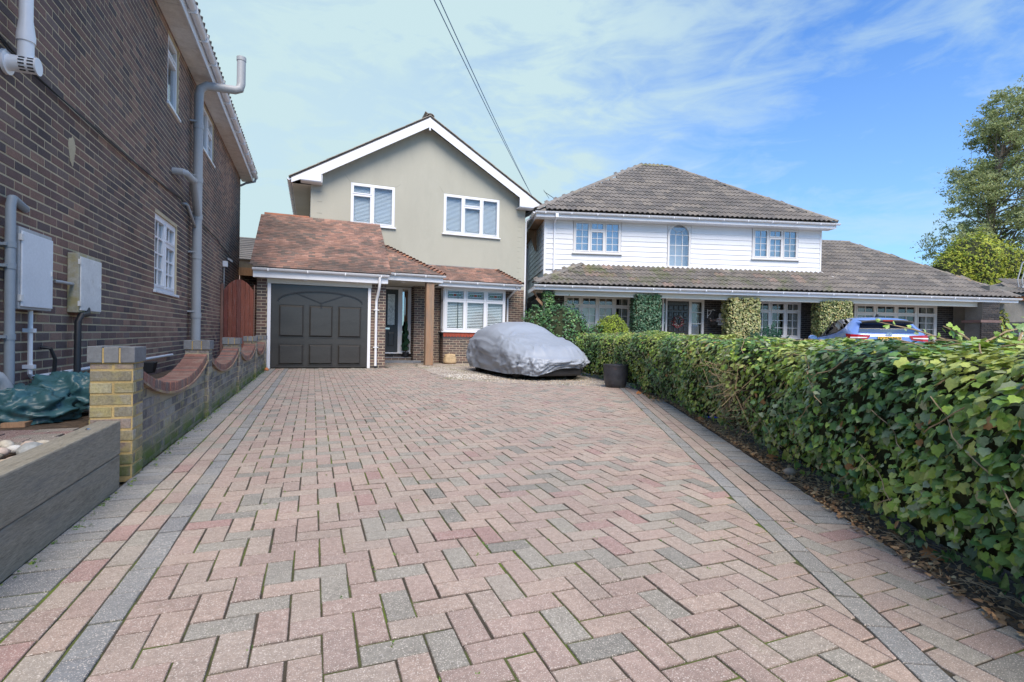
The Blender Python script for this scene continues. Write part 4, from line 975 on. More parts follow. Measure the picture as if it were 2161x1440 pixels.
# front door with side light
fd = thing('front_door', 'charcoal front door with two leaded glass panels, letter plate and number 5', 'door', (2.2, 17.25, .3))
FD = Fr((0, 17.26), 90); DX0, DX1 = 1.80, 2.62
b = MB()
for c in cells(DX0, DX1, .32, 2.40, [(1.88, 2.12, 1.22, 2.24), (2.28, 2.52, 1.22, 2.24)]): b.fb(FD, c[0], c[1], c[2], c[3], -.04, 0)
b.build('door_leaf', m_doorgreen, fd)
for x0 in (1.88, 2.28):
    b = MB(); b.fb(FD, x0, x0+.24, 1.22, 2.24, -.02, -.012); b.build('glass', m_glassy_white if 'm_glassy_white' in globals() else M('obscure_glass', (.55, .56, .52), .12, .3, 18, .3, 60, .5, spec=.8), fd)
    b = MB(); 
    for (a, c, p, q) in ((x0-.025, x0, 1.20, 2.26), (x0+.24, x0+.265, 1.20, 2.26), (x0, x0+.24, 1.195, 1.22), (x0, x0+.24, 2.24, 2.265)): b.fb(FD, a, c, p, q, 0, .016)
    b.build('glazing_bead', m_black, fd)
    b = MB(); cxd = x0+.12
    for zc, s1, s2 in ((1.73, .055, .12), (2.05, .04, .06), (1.41, .04, .06)):
        P_ = [(cxd, zc+s2), (cxd+s1, zc), (cxd, zc-s2), (cxd-s1, zc)]
        for i in range(4): p, q = P_[i], P_[(i+1) % 4]; b.beam(FD.p(p[0], p[1], -.008), FD.p(q[0], q[1], -.008), .006, .006)
    for p, q in (((cxd, 2.24), (cxd, 2.11)), ((cxd, 1.99), (cxd, 1.85)), ((cxd, 1.61), (cxd, 1.47)), ((cxd, 1.35), (cxd, 1.22)), ((cxd-.055, 1.73), (x0, 1.73)), ((cxd+.055, 1.73), (x0+.24, 1.73))): b.beam(FD.p(*p, -.008), FD.p(*q, -.008), .006, .006)
    b.build('leading', m_lead_line, fd)
    b = MB()
    for (a, c, p, q) in ((x0-.01, x0, .50, 1.0), (x0+.24, x0+.25, .50, 1.0), (x0, x0+.24, .49, .50), (x0, x0+.24, 1.0, 1.01)): b.fb(FD, a, c, p, q, 0, .006)
    b.add([FD.p(x0+.02, .52, 0), FD.p(x0+.22, .52, 0), FD.p(x0+.22, .98, 0), FD.p(x0+.02, .98, 0), FD.p(x0+.05, .56, .014), FD.p(x0+.19, .56, .014), FD.p(x0+.19, .94, .014), FD.p(x0+.05, .94, .014)], [(4, 5, 6, 7), (0, 1, 5, 4), (1, 2, 6, 5), (2, 3, 7, 6), (3, 0, 4, 7)])
    b.build('lower_panel', m_doorgreen, fd)
b = MB(); b.fb(FD, 2.06, 2.36, 1.07, 1.13, 0, .012); b.build('letter_plate', m_chrome, fd, bevel=.004)
b = MB(); b.lathe((2.20, 17.235, 1.58), [(.018, 0), (.03, .015), (.03, .03), (.012, .05)], 10); b.tube([FD.p(2.17, 1.60, .02), FD.p(2.17, 1.56, .03), FD.p(2.20, 1.54, .03), FD.p(2.23, 1.56, .03), FD.p(2.23, 1.60, .02)], .007, 6); b.build('knocker', m_chrome, fd)
def text_mesh(txt, size, parent, mat, p, rot, name='number', ext=.003, align='CENTER'):
    cu = bpy.data.curves.new('txt', 'FONT'); cu.body = txt; cu.size = size; cu.extrude = ext; cu.align_x = align; cu.align_y = 'CENTER'
    to = bpy.data.objects.new('txt', cu); COL.objects.link(to); dg = bpy.context.evaluated_depsgraph_get(); me = bpy.data.meshes.new_from_object(to.evaluated_get(dg)); bpy.data.objects.remove(to); bpy.data.curves.remove(cu)
    o = bpy.data.objects.new(name, me); COL.objects.link(o); me.materials.clear(); me.materials.append(mat)
    if parent: o.parent = parent
    o.location = Vector(p)-off(parent); o.rotation_euler = rot; return o
text_mesh('5', .13, fd, m_chrome, FD.p(2.20, 1.86, .006), (pi/2, 0, 0))
b = MB()
for (a, c, p, q) in ((DX1, 2.76, .30, 2.48), (2.95, 3.05, .30, 2.48), (1.83, 2.62, 2.40, 2.48), (2.76, 2.95, 2.42, 2.48), (2.76, 2.95, .30, .36)): b.fb(FD, a, c, p, q, -.05, .02)
b.build('door_frame', m_upvc, fd, bevel=.004)
b = MB(); b.fb(FD, 1.83, 3.05, .275, .315, -.05, .09); b.build('threshold', m_upvc, fd, bevel=.004)
b = MB(); b.fb(FD, 2.76, 2.95, .36, 2.42, -.02, -.012); b.build('side_light', m_glass_refl, fd)
b = MB(); b.box(1.8, 3.1, 17.8, 17.82, 0, 2.5); b.build('hall', m_interior, fd)
b = MB(); b.box(2.84, 2.87, 17.27, 17.275, 1.55, 2.15); b.build('wind_chime', m_chrome, fd)
#SECTION3
# ------------------------------------------------------------------ house C (right, white boarded)
houseC = thing('boarded_house', 'wide house with white boards above dark brick and grey wavy tiled roofs', 'house', (13, 14.8, 0))
FC = Fr((11.563, 13.784), 106); DW = -1.3
FCw = FC.sub(DW)
UA0, UA1 = -4.62, 5.63
hu = [(-3.60, -1.90, 3.90, 5.03), (-.19, .66, 3.48, 5.08), (2.98, 4.73, 3.91, 5.02)]
# upper core and boards
w = MB(); w.fb(FCw, UA0+.02, UA1-.02, 2.6, 5.12, -8.0, -.55)
for c in cells(UA0+.02, UA1-.02, 3.0, 5.12, hu): w.fb(FCw, c[0], c[1], c[2], c[3], -.55, -.02)
core = w.build('wall', m_white_board, houseC)
k = 0; z = 3.30
bz = .178
while z < 5.10:
    z1 = min(z+bz, 5.11)
    iv = [(UA0, UA1)]
    for h in hu:
        if h[2]-.02 < z1-.01 and h[3]+.02 > z+.01:
            nv = []
            for s0, s1 in iv:
                if h[1] <= s0 or h[0] >= s1: nv.append((s0, s1))
                else: nv += [(s0, h[0]-.02), (h[1]+.02, s1)]
            iv = nv
    for s0, s1 in iv:
        b = MB(); b.hexa([FCw.p(s0, z+.004, .022), FCw.p(s1, z+.004, .022), FCw.p(s1, z+.004, -.02), FCw.p(s0, z+.004, -.02), FCw.p(s0, z1+.008, .004), FCw.p(s1, z1+.008, .004), FCw.p(s1, z1+.008, -.02), FCw.p(s0, z1+.008, -.02)])
        b.build('weatherboard', m_white_board, core)
    FS = Fr((FCw.p(UA0, 0).x, FCw.p(UA0, 0).y), 106-90); FS.n = -FC.u; FS.O = FCw.p(UA0, 0)
    b = MB(); FSu = -FC.n
    P_ = lambda a, zz, d: FCw.p(UA0, zz) + FSu*a - FC.u*d
    b.hexa([P_(.02, z+.004, .022), P_(8, z+.004, .022), P_(8, z+.004, -.02), P_(.02, z+.004, -.02), P_(.02, z1+.008, .004), P_(8, z1+.008, .004), P_(8, z1+.008, -.02), P_(.02, z1+.008, -.02)])
    b.build('side_weatherboard', m_white_board, core)
    z += bz; k += 1
b = MB(); b.fb(FCw, UA0-.02, UA0+.05, 2.7, 5.11, -.03, .035); b.fb(FCw, UA1-.05, UA1+.01, 3.4, 5.11, -.03, .03); b.build('corner_board', m_white_board, core)
sl = [(0, .345, 0, 1, (2, 4), 'R'), (.345, .655, .70, 1, (2, 1), 'R'), (.345, .655, 0, .70, (2, 3), 'R'), (.655, 1, 0, 1, (2, 4), 'R')]
m_glass_refl = glass('upper_glass', (.8, .85, .88), .2); m_glass_soft = m_glass
m_cframe = M('ivory_frame', (.70, .69, .68), .45, .03, 2, .02, 30, .02)
window(houseC, FCw, -3.60, -1.90, 3.90, 5.03, sl, mat=m_cframe, d=.035, bars=.018, back='pale_sky', gl=m_glass_soft)
window(houseC, FCw, 2.98, 4.73, 3.91, 5.02, sl, mat=m_cframe, d=.035, bars=.018, back='pale_sky')
# arched stair window
aw = MB(); cx_, rz, hw = .235, 4.66, .40
def arch_pts(hw, zb, zc, n=14): return [(cx_-hw, zb)]+[(cx_-hw*cos(pi*k/n), zc+hw*sin(pi*k/n)) for k in range(n+1)]+[(cx_+hw, zb)]
o1 = arch_pts(.425, 3.48, rz); i1 = arch_pts(.355, 3.55, rz)
V = [FCw.p(a, z, d) for d in (-.03, .045) for pts in (o1, i1) for a, z in pts]; n = len(o1)
Fs = []
for i in range(n):
    j = (i+1) % n; Fs += [(2*n+i, 2*n+j, 3*n+j, 3*n+i), (i, j, 2*n+j, 2*n+i), (n+j, n+i, 3*n+i, 3*n+j)]
aw.add(V, Fs); awo = aw.build('arched_window', m_cframe, houseC)
b = MB(); b.add([FCw.p(a, z, .0) for a, z in i1], [tuple(range(n))]); b.build('pane', m_glass_refl, awo)
b = MB(); b.add([FCw.p(a, z, -.3) for a, z in o1], [tuple(range(n))]); b.build('room', m_blind_grey, awo)
b = MB()
for x in (cx_-.125, cx_+.125): b.fb(FCw, x-.009, x+.009, 3.55, rz, .003, .015)
for z in (3.55+.37, 3.55+.74, rz): b.fb(FCw, cx_-.355, cx_+.355, z-.009, z+.009, .0035, .0155)
pr = [(cx_-.125*cos(pi*k/8), rz+.13*sin(pi*k/8)) for k in range(9)]
for p, q in zip(pr, pr[1:]): b.beam(FCw.p(*p, .01), FCw.p(*q, .01), .014, .014)
for t in (pi*.25, pi*.5, pi*.75): b.beam(FCw.p(cx_+.125*cos(t), rz+.13*sin(t), .01), FCw.p(cx_+.355*cos(t), rz+.355*sin(t), .01), .014, .014)
b.build('glazing_bar', m_cframe, awo)
for sg in (-1, 1):
    cor = [FCw.p(cx_+sg*.43, 5.09, -.018), FCw.p(cx_+sg*.43, rz, -.018)]+[FCw.p(cx_+sg*.42*cos(pi/2*k/6), rz+.42*sin(pi/2*k/6), -.018) for k in range(7)]+[FCw.p(cx_, 5.09, -.018)]
    b = MB(); b.prism(cor, tuple(FC.n*.03)); b.build('arch_spandrel', m_white_board, core)
b = MB(); b.fb(FCw, cx_-.47, cx_+.47, 3.43, 3.49, -.02, .08); b.build('sill', m_cframe, awo)
# upper eaves
DE = -.88
b = MB(); b.fb(FC, -4.98, 5.90, 5.02, 5.20, DE-.02, DE); b.fb(FC, -4.98, -4.96, 5.02, 5.20, -9.1, DE-.02); b.build('fascia', m_upvc, houseC)
b = MB(); b.fb(FC, -4.96, 5.88, 5.02, 5.035, DW, DE-.02); b.build('soffit', m_upvc, houseC)
b = MB(); b.fb(FC, -4.96, UA0, 5.02, 5.035, -9.1, DW); b.build('side_soffit', m_timber, houseC)
gutter(houseC, FC.sub(DE), -5.03, 5.98, 5.18, .06)
FCs = Fr((0, 0), 0); FCs.u = FC.n; FCs.n = -FC.u; FCs.O = FC.p(-4.98, 0, -9.2); gutter(houseC, FCs, 0, 8.3, 5.18, .06)
b = MB(); b.tube([FC.p(-4.28, 5.12, DE+.05), FC.p(-4.28, 5.02, DE+.04), FC.p(-4.28, 4.92, DW+.06), FC.p(-4.28, 4.85, DW+.05), FC.p(-4.28, 3.2, DW+.05)], .032, 10); b.fb(FC, -4.33, -4.23, 5.0, 5.14, DE, DE+.1); smooth_angle(b.build('downpipe', m_upvc, houseC, smooth=True))
b = MB(); b.tube([FC.p(-5.05, 5.1, -5.6), FC.p(-4.9, 4.9, -5.6), FC.p(-4.72, 4.7, -5.6), FC.p(-4.70, 2.6, -5.6), FC.p(-4.70, .3, -5.6)], .034, 8); b.build('side_downpipe', m_upvc, houseC)
b = MB(); b.prism([FC.p(-5.0, 5.0, -3.0), FC.p(-4.66, 5.0, -3.0), FC.p(-4.66, 4.2, -3.0), FC.p(-4.70, 4.2, -3.0)], tuple(FC.n*-.12)); b.build('side_timber', m_timber, houseC); b = MB(); b.fb(FC, -4.78, -4.64, 0, 4.9, -6.2, -6.0); b.build('side_timber', m_timber, houseC)
# upper roof
TW = t_wave(); RE0, RE1 = -5.0, 5.92; ez = 5.22; AX0, AX1, AZ_, AD = 0.0, 1.3, 8.30, -5.0
def C3(a, d, z): return FC.p(a, z, d)
b = MB(); eb = -9.15
V = [C3(RE0, DE+.03, ez), C3(RE1, DE+.03, ez), C3(RE1, eb, ez), C3(RE0, eb, ez), C3(AX0, AD, AZ_-.04), C3(AX1, AD, AZ_-.04)]
b.add(V, [(0, 1, 5, 4), (1, 2, 5), (2, 3, 4, 5), (3, 0, 4), (3, 2, 1, 0)]); rC = b.build('roof', m_conc_tile, houseC)
run = (DE+.03)-AD; s_u = (-FC.n*run+Vector((0, 0, AZ_-ez))); Lu = s_u.length
roof_tiles(rC, 'roof_tile', 'roof_tiles', C3(0, DE+.05, ez+.012), FC.u, s_u, RE0, RE1, Lu, .36, .335, TW, CT, CTW, m_conc_tile, lambda a, h: (RE0+(AX0-RE0)*h/Lu+.02) < a < (RE1+(AX1-RE1)*h/Lu-.02), 300, broken=False)
CTR = [(.22, .20, .18), (.20, .185, .17), (.25, .22, .18)]
ridge_tiles(rC, 'hip_tile', [C3(RE0, DE+.02, ez+.03), C3(AX0, AD, AZ_+.03)], m_conc_tile, CTR, r=.135, L=.42, squash=.62)
ridge_tiles(rC, 'hip_tile', [C3(RE1, DE+.02, ez+.03), C3(AX1, AD, AZ_+.03)], m_conc_tile, CTR, r=.135, L=.42, squash=.62)
ridge_tiles(rC, 'ridge_tile', [C3(AX0-.05, AD, AZ_+.03), C3(AX1+.05, AD, AZ_+.03)], m_conc_moss, [(.30, .28, .14), (.26, .24, .13)], r=.11, L=.42)
# the long lower roof: veranda and extension share one slope
le = 2.64; slope = .625; LE0, LE1 = -5.12, 12.22; XR0, XR1, XZ, XD = 7.65, 8.83, 5.17, -4.05
zl = lambda d: le-d*slope
b = MB(); b.add([C3(LE0, .03, zl(.03)-.03), C3(5.66, .03, zl(.03)-.03), C3(5.66, DW, zl(DW)-.03), C3(-3.35, DW, zl(DW)-.03)], [(0, 1, 2, 3)]); b.add([C3(LE0, .03, le-.04), C3(-3.35, DW, zl(DW)-.04), C3(LE0, DW-.6, le-.04)], [(0, 1, 2)])
b.add([C3(5.66, .03, zl(.03)-.03), C3(LE1, .03, zl(.03)-.03), C3(XR1, XD, XZ-.03), C3(5.66, XD, XZ-.03), C3(LE1, -8, le), C3(5.66, -8, le)], [(0, 1, 2, 3), (1, 4, 2), (3, 2, 4, 5)])
lr = b.build('lower_roof', m_conc_moss, houseC)
s_l = (-FC.n+Vector((0, 0, slope))); Ll = s_l.length
hx = lambda h: h/Ll   # depth for slope distance
def predlow(a, h):
    d = hx(h-.1)
    if a < 5.66+.0: return d < 1.27 and a > LE0+1.75*d/1.3-.02
    return False
def predext(a, h):
    d = hx(h-.1)
    return a >= 5.62 and d < 4.0 and a < LE1+(XR1-LE1)*d/4.05-.0
roof_tiles(lr, 'roof_tile', 'roof_tiles', C3(0, .05, le-.01), FC.u, s_l, LE0, 5.9, 1.6, .36, .30, TW, [(.175, .158, .14), (.20, .178, .155), (.15, .137, .125), (.25, .19, .16)], [8, 8, 8, 3], m_conc_moss, predlow, 150, broken=False, jit=1.5)
roof_tiles(lr, 'roof_tile', 'roof_tiles', C3(0, .05, le-.01), FC.u, s_l, LE0, LE1, 4.9, .36, .32, TW, CT, CTW, m_conc_tile, predext, 150, broken=False)
ridge_tiles(lr, 'hip_tile', [C3(LE0, .02, le+.02), C3(-3.33, DW+.05, zl(DW)+.03)], m_conc_moss, CTR, r=.135, L=.42, squash=.62)
ridge_tiles(lr, 'hip_tile', [C3(LE1, .02, le+.02), C3(XR1, XD, XZ+.03)], m_conc_tile, CTR+[(.26, .20, .13)], r=.11, L=.42, squash=.6)
ridge_tiles(lr, 'ridge_tile', [C3(5.66, XD, XZ+.03), C3(XR1+.05, XD, XZ+.03)], m_conc_tile, CTR, r=.11, L=.42)
b = MB()
for k in range(15):
    t = k/14; a = 5.62+1.0*t+rnd.uniform(-.05, .05); d = DW+.02+1.15*t; s_ = rnd.uniform(.09, .16)
    b.add([C3(a-s_, d-.06, zl(d-.06)+.045), C3(a+s_*.8, d-.07, zl(d-.07)+.04), C3(a+s_, d+.07, zl(d+.07)+.05), C3(a-s_*.7, d+.09, zl(d+.09)+.045), C3(a, d, zl(d)+.085)], [(0, 1, 4), (1, 2, 4), (2, 3, 4), (3, 0, 4)])
b.build('mortar_fillet', M('pale_mortar', (.52, .52, .52), .9), lr)
b = MB(); b.fb(FC, -3.2, 5.6, zl(DW)+.0, zl(DW)+.07, DW+.02, DW+.06); b.build('flashing', m_upvc, lr)
b = MB(); b.fb(FC, LE0+.02, LE1-.05, 2.46, 2.615, -.02, .0); b.fb(FC, LE0+.02, LE0+.04, 2.46, 2.615, -1.9, -.02); b.build('fascia', m_upvc, houseC)
b = MB(); b.fb(FC, LE0+.04, LE1-.05, 2.46, 2.475, DW-.0, -.022); b.build('veranda_ceiling', m_cream, houseC)
gutter(houseC, FC, LE0-.02, LE1-.02, 2.60, .06)
b = MB(); b.fb(FC, -4.42, 10.85, 2.30, 2.458, -.36, -.2); b.build('beam', m_cream, houseC)
# dark brick ground floor wall with its openings
hc = [(-3.88, -1.49, 1.07, 2.42), (-.33, 1.22, .05, 2.38), (2.55, 4.91, 1.05, 2.40), (7.01, 10.33, .90, 2.42)]
w = MB()
for c in cells(-4.6, 12.1, -.1, 2.46, hc): w.fb(FCw, c[0], c[1], c[2], c[3], -.25, -.008)
gw = w.build('ground_floor_wall', m_mortar_grey, houseC)
l = [q for q in brick_list(-4.6, 12.1, .0, 2.46, hc)]
place(gw, 'brick', 'brickwork', T_BRICK, bricks_to_mats(FCw, l), pick([5, 5, 4, 2], len(l)), BR_C, m_brick, 300)
b = MB(); b.fb(FCw, -4.6, 12.1, 0, 2.4, -8, -.6); b.build('rear_walls', m_interior, houseC)
def lights(n, f=.72, g=(2, 3), hide=()):
    L_ = []
    for i in range(n): L_ += [(i/n, (i+1)/n, f, 1, (2, 1), None), (i/n, (i+1)/n, 0, f, g, None)]
    return L_
window(houseC, FCw, -3.88, -1.49, 1.07, 2.42, lights(4), mat=m_cframe, d=.02, fr=.07, bars=.022, back='curtain')
window(houseC, FCw, 2.55, 4.91, 1.05, 2.40, lights(4), mat=m_cframe, d=.02, fr=.07, bars=.022, back='curtain')
window(houseC, FCw, 7.01, 10.33, .90, 2.42, lights(4, .74, (2, 4)), mat=m_cframe, d=.02, fr=.08, bars=.024, back='curtain')
# curtains and lamp-like lining seen in the left window
b = MB(); b.fb(FCw, -3.2, -2.75, 1.12, 2.1, -.16, -.15); b.build('cream_blind', M('cream_cloth', (.62, .55, .42)), houseC)
b = MB(); b.fb(FCw, -2.62, -2.12, 1.12, 2.35, -.22, -.21); b.build('wooden_blind', m_timber, houseC)
# front door
cd = thing('panelled_front_door', 'black many panelled front door carrying a Christmas style wreath', 'door', tuple(FCw.p(.26, 0, 0)))
b = MB(); b.fb(FCw, -.15, .66, .08, 2.30, -.06, -.01); b.build('door_leaf', m_doorblack, cd)
for i in range(4):
    for j in range(8):
        a0 = -.10+i*.185; z0 = .18+j*.255
        b = MB(); b.add([FCw.p(a0, z0, -.008), FCw.p(a0+.15, z0, -.008), FCw.p(a0+.15, z0+.2, -.008), FCw.p(a0, z0+.2, -.008), FCw.p(a0+.03, z0+.03, .018), FCw.p(a0+.12, z0+.03, .018), FCw.p(a0+.12, z0+.17, .018), FCw.p(a0+.03, z0+.17, .018)], [(4, 5, 6, 7), (0, 1, 5, 4), (1, 2, 6, 5), (2, 3, 7, 6), (3, 0, 4, 7)]); b.build('panel', m_doorblack, cd)
b = MB()
for a, c, p, q in ((-.33, -.27, .05, 2.38), (-.20, -.15, .05, 2.38), (.66, .76, .05, 2.38), (1.14, 1.22, .05, 2.38), (-.27, -.20, .05, .15), (-.15, .66, 2.30, 2.38), (.76, 1.14, 2.28, 2.38), (.76, 1.14, .05, .3)): b.fb(FCw, a, c, p, q, -.06, .03)
b.build('door_frame', m_cframe, cd)
b = MB(); b.fb(FCw, .76, 1.14, .3, 2.28, -.02, -.014); b.fb(FCw, -.27, -.20, .15, 2.38, -.02, -.014); b.build('side_light', m_glass, cd)
b = MB()
for z in (.7, 1.1, 1.5, 1.9): b.fb(FCw, .76, 1.14, z, z+.025, -.012, .0); b.fb(FCw, -.27, -.20, z, z+.025, -.012, .0)
b.build('glazing_bar', m_cframe, cd)
b = MB(); n = 14; V = []
for i in range(n+1): x = .77+.36*i/n; V += [FCw.p(x, .3, -.12+(.015 if i % 2 else -.015)), FCw.p(x, 2.27, -.12+(.015 if i % 2 else -.015))]
b.add(V, [(2*i, 2*i+2, 2*i+3, 2*i+1) for i in range(n)]); b.build('curtain', m_curtain, cd)
b = MB(); b.fb(FCw, -.3, 1.2, .05, 2.35, -.4, -.39); b.build('hall', m_interior, cd)
# wreath
wr = thing('wreath', 'round wreath with red and white decorations hanging on the black panelled door', 'wreath', tuple(FCw.p(.25, 1.55, .04)))
pp, cc = [], []
for k in range(260):
    t = rnd.uniform(0, 2*pi); r_ = .165+rnd.gauss(0, .03); q = FCw.p(.25+r_*cos(t), 1.56+r_*sin(t), .05+rnd.uniform(-.02, .03))
    pp.append(leafmat(q, FC.n+Vector((rnd.gauss(0, .5), rnd.gauss(0, .5), rnd.gauss(0, .5))), rnd.uniform(.03, .055), asp=.7)); cc.append(rnd.choice([0, 0, 0, 1, 2, 3]) if sin(t) > -.55 else rnd.choice([1, 1, 2, 0]))
place(wr, 'leaf', 'wreath_leaves', TL, pp, cc, [(.10, .07, .045), (.45, .02, .05), (.6, .56, .5), (.35, .2, .15)], m_litter, 0)
bpy.data.objects['wreath_leaves']['kind'] = 'stuff'
# lantern, bracket with basket, plaque
ln = thing('wall_lantern', 'white carriage lantern fixed to the dark brick beside the front door', 'lantern', tuple(FCw.p(1.9, 2.0, 0)))
def latheF(c, prof, mat, name, par, n=6): b = MB(); b.lathe(c, prof, n); return b.build(name, mat, par)
c_ = FCw.p(1.90, 0, .17)
latheF(c_+Vector((0, 0, 1.98)), [(.045, 0), (.075, .03), (.095, .2)], m_glass_refl, 'glass', ln)
latheF(c_+Vector((0, 0, 2.18)), [(.11, 0), (.09, .03), (.03, .09), (.012, .12), (.018, .14), (.004, .17)], m_upvc, 'cap', ln)
b = MB()
for k in range(6): t = 2*pi*k/6; b.beam(c_+Vector((.075*cos(t), .075*sin(t), 2.0)), c_+Vector((.10*cos(t), .10*sin(t), 2.18)), .012, .012)
b.lathe(c_+Vector((0, 0, 1.93)), [(.01, 0), (.03, .02), (.05, .05)], 6); b.build('cage', m_upvc, ln)
b = MB(); b.tube([FCw.p(1.9, 1.94, .17), FCw.p(1.9, 1.84, .16), FCw.p(1.86, 1.78, .1), FCw.p(1.83, 1.80, .02)], .014, 8); b.lathe(FCw.p(1.83, 1.70, .03), [(.02, 0), (.055, .05), (.06, .14), (.03, .2)], 10); b.build('bracket', m_upvc, ln)
hb_ = thing('hanging_basket', 'white wall bracket with a small dark hanging basket of dried flowers', 'hanging basket', tuple(FCw.p(1.45, 1.8, 0)))
b = MB(); b.tube([FCw.p(1.36, 1.72, .01), FCw.p(1.36, 2.03, .01)], .012, 6); b.tube([FCw.p(1.36, 1.98, .01), FCw.p(1.40, 1.98, .12), FCw.p(1.46, 2.01, .22), FCw.p(1.50, 1.98, .28)], .010, 6); b.tube([FCw.p(1.36, 1.78, .01), FCw.p(1.40, 1.86, .12), FCw.p(1.42, 1.97, .17)], .009, 6); b.build('bracket', m_upvc, hb_)
b = MB(); b.lathe(FCw.p(1.5, 1.42, .24), [(.03, 0), (.12, .06), (.15, .14), (.13, .15)], 12); b.build('basket', m_black, hb_)
b = MB()
for k in range(3): t = 2*pi*k/3; b.beam(FCw.p(1.5, 1.97, .28), FCw.p(1.5, 1.56, .24)+Vector((.14*cos(t), .14*sin(t), 0)), .004, .004)
b.build('chain', m_black, hb_)
pp = [leafmat(FCw.p(1.5+rnd.gauss(0, .07), 1.60+rnd.uniform(0, .1), .24+rnd.gauss(0, .06)), (rnd.gauss(0, 1), rnd.gauss(0, 1), 1), rnd.uniform(.03, .06), asp=.6) for _ in range(90)]
place(hb_, 'leaf', 'basket_flowers', TL, pp, [rnd.randrange(3) for _ in pp], [(.45, .25, .22), (.25, .2, .15), (.5, .42, .38)], m_litter, 0)
pq = thing('house_sign', 'small white plaque with red flowers on the dark brick near the door', 'sign', tuple(FCw.p(1.87, 1.62, 0)))
b = MB(); pts = []
for sx, sy in ((1, 1), (-1, 1), (-1, -1), (1, -1)):
    for k in range(4):
        t = (0 if (sx, sy) == (1, 1) else pi/2 if (sx, sy) == (-1, 1) else pi if (sx, sy) == (-1, -1) else 3*pi/2)+pi/2*k/3; pts.append(FCw.p(1.87+sx*.13+.045*cos(t), 1.60+sy*.08+.045*sin(t), .004))
b.prism(pts, tuple(FC.n*.02)); b.build('plate', m_upvc, pq)
b = MB()
for dx in (-.10, -.05, .0, .06, .11): b.add([FCw.p(1.87+dx+.022*cos(2*pi*k/6), 1.655+.02*sin(2*pi*k/6)+abs(dx)*.1, .0265) for k in range(6)], [tuple(range(6))])
b.build('flower_print', m_redpaint, pq)
b = MB()
for z, wd in ((1.60, .2), (1.565, .24), (1.53, .16)):
    x = 1.87-wd/2
    while x < 1.87+wd/2: b.fb(FCw, x, x+.014, z-.011, z+.011, .024, .0262); x += .022
b.build('lettering', m_lead, pq)
# corner pier with string course
w = MB(); w.fb(FC, 10.8, 11.45, 0, 2.455, -.65, -.012); pr_ = w.build('pier', m_mortar_grey, houseC)
b = MB(); b.fb(FC, 10.72, 11.53, 1.74, 1.83, -.7, .02); b.build('string_course', M('red_grey_brick', (.20, .13, .12)), pr_)
l1 = brick_list(10.8, 11.45, 1.83, 2.455); l2 = brick_list(10.74, 11.51, 0, 1.74)
place(pr_, 'brick', 'brickwork', T_BRICK, bricks_to_mats(FC, l1)+bricks_to_mats(FC.sub(.015), l2, .05)+bricks_to_mats(Fr((FC.p(10.8, 0, -.02).x, FC.p(10.8, 0, -.02).y), 196), brick_list(-.62, -.0, 0, 2.45)), pick([5, 5, 4, 2], len(l1)+len(l2)+len(brick_list(-.62, -.0, 0, 2.45))), BR_C, m_brick, 300)
# left end strut under the veranda
b = MB(); b.beam(FC.p(-5.0, 2.2, -.3), FC.p(-4.7, 1.9, -.25), .06, .08); b.beam(FC.p(-5.1, 2.45, -.5), FC.p(-4.75, 2.0, -.5), .05, .05); b.build('strut', m_timber, houseC)
b = MB(); b.fb(FC, -4.78, -4.46, 0, 2.45, -.45, -.16); b.build('veranda_post', m_mortar_grey, houseC)
for a0, a1 in ((-1.6, -.95), (1.75, 2.45), (5.1, 5.8)):
    b = MB(); b.fb(FC, a0, a1, 0, 2.455, -.5, -.25); b.build('veranda_post', m_mortar_grey, houseC)
# tv aerial on the roof edge
ae = thing('tv_aerial', 'small black television aerial standing beside the left hip of the white house roof', 'aerial', (9.4, 20.0, 6.0))

ax_ = Vector((9.3, 20.0, 7.08))
b = MB(); b.tube([ax_+Vector((.55, 0, -1.4)), ax_+Vector((.55, 0, -.35)), ax_+Vector((.5, 0, -.3))], .018, 6); b.tube([ax_+Vector((-.15, 0, .02)), ax_+Vector((.62, 0, -.34))], .012, 6)
for k in range(7): p = ax_+Vector((-.15+.12*k, 0, .02-.056*k)); b.tube([p+Vector((-.04, -.22, -.1)), p+Vector((.04, .22, .1))], .006, 5)
b.tube([ax_+Vector((-.22, 0, .12)), ax_+Vector((.05, 0, -.22))], .008, 5); b.build('antenna', m_black, ae)

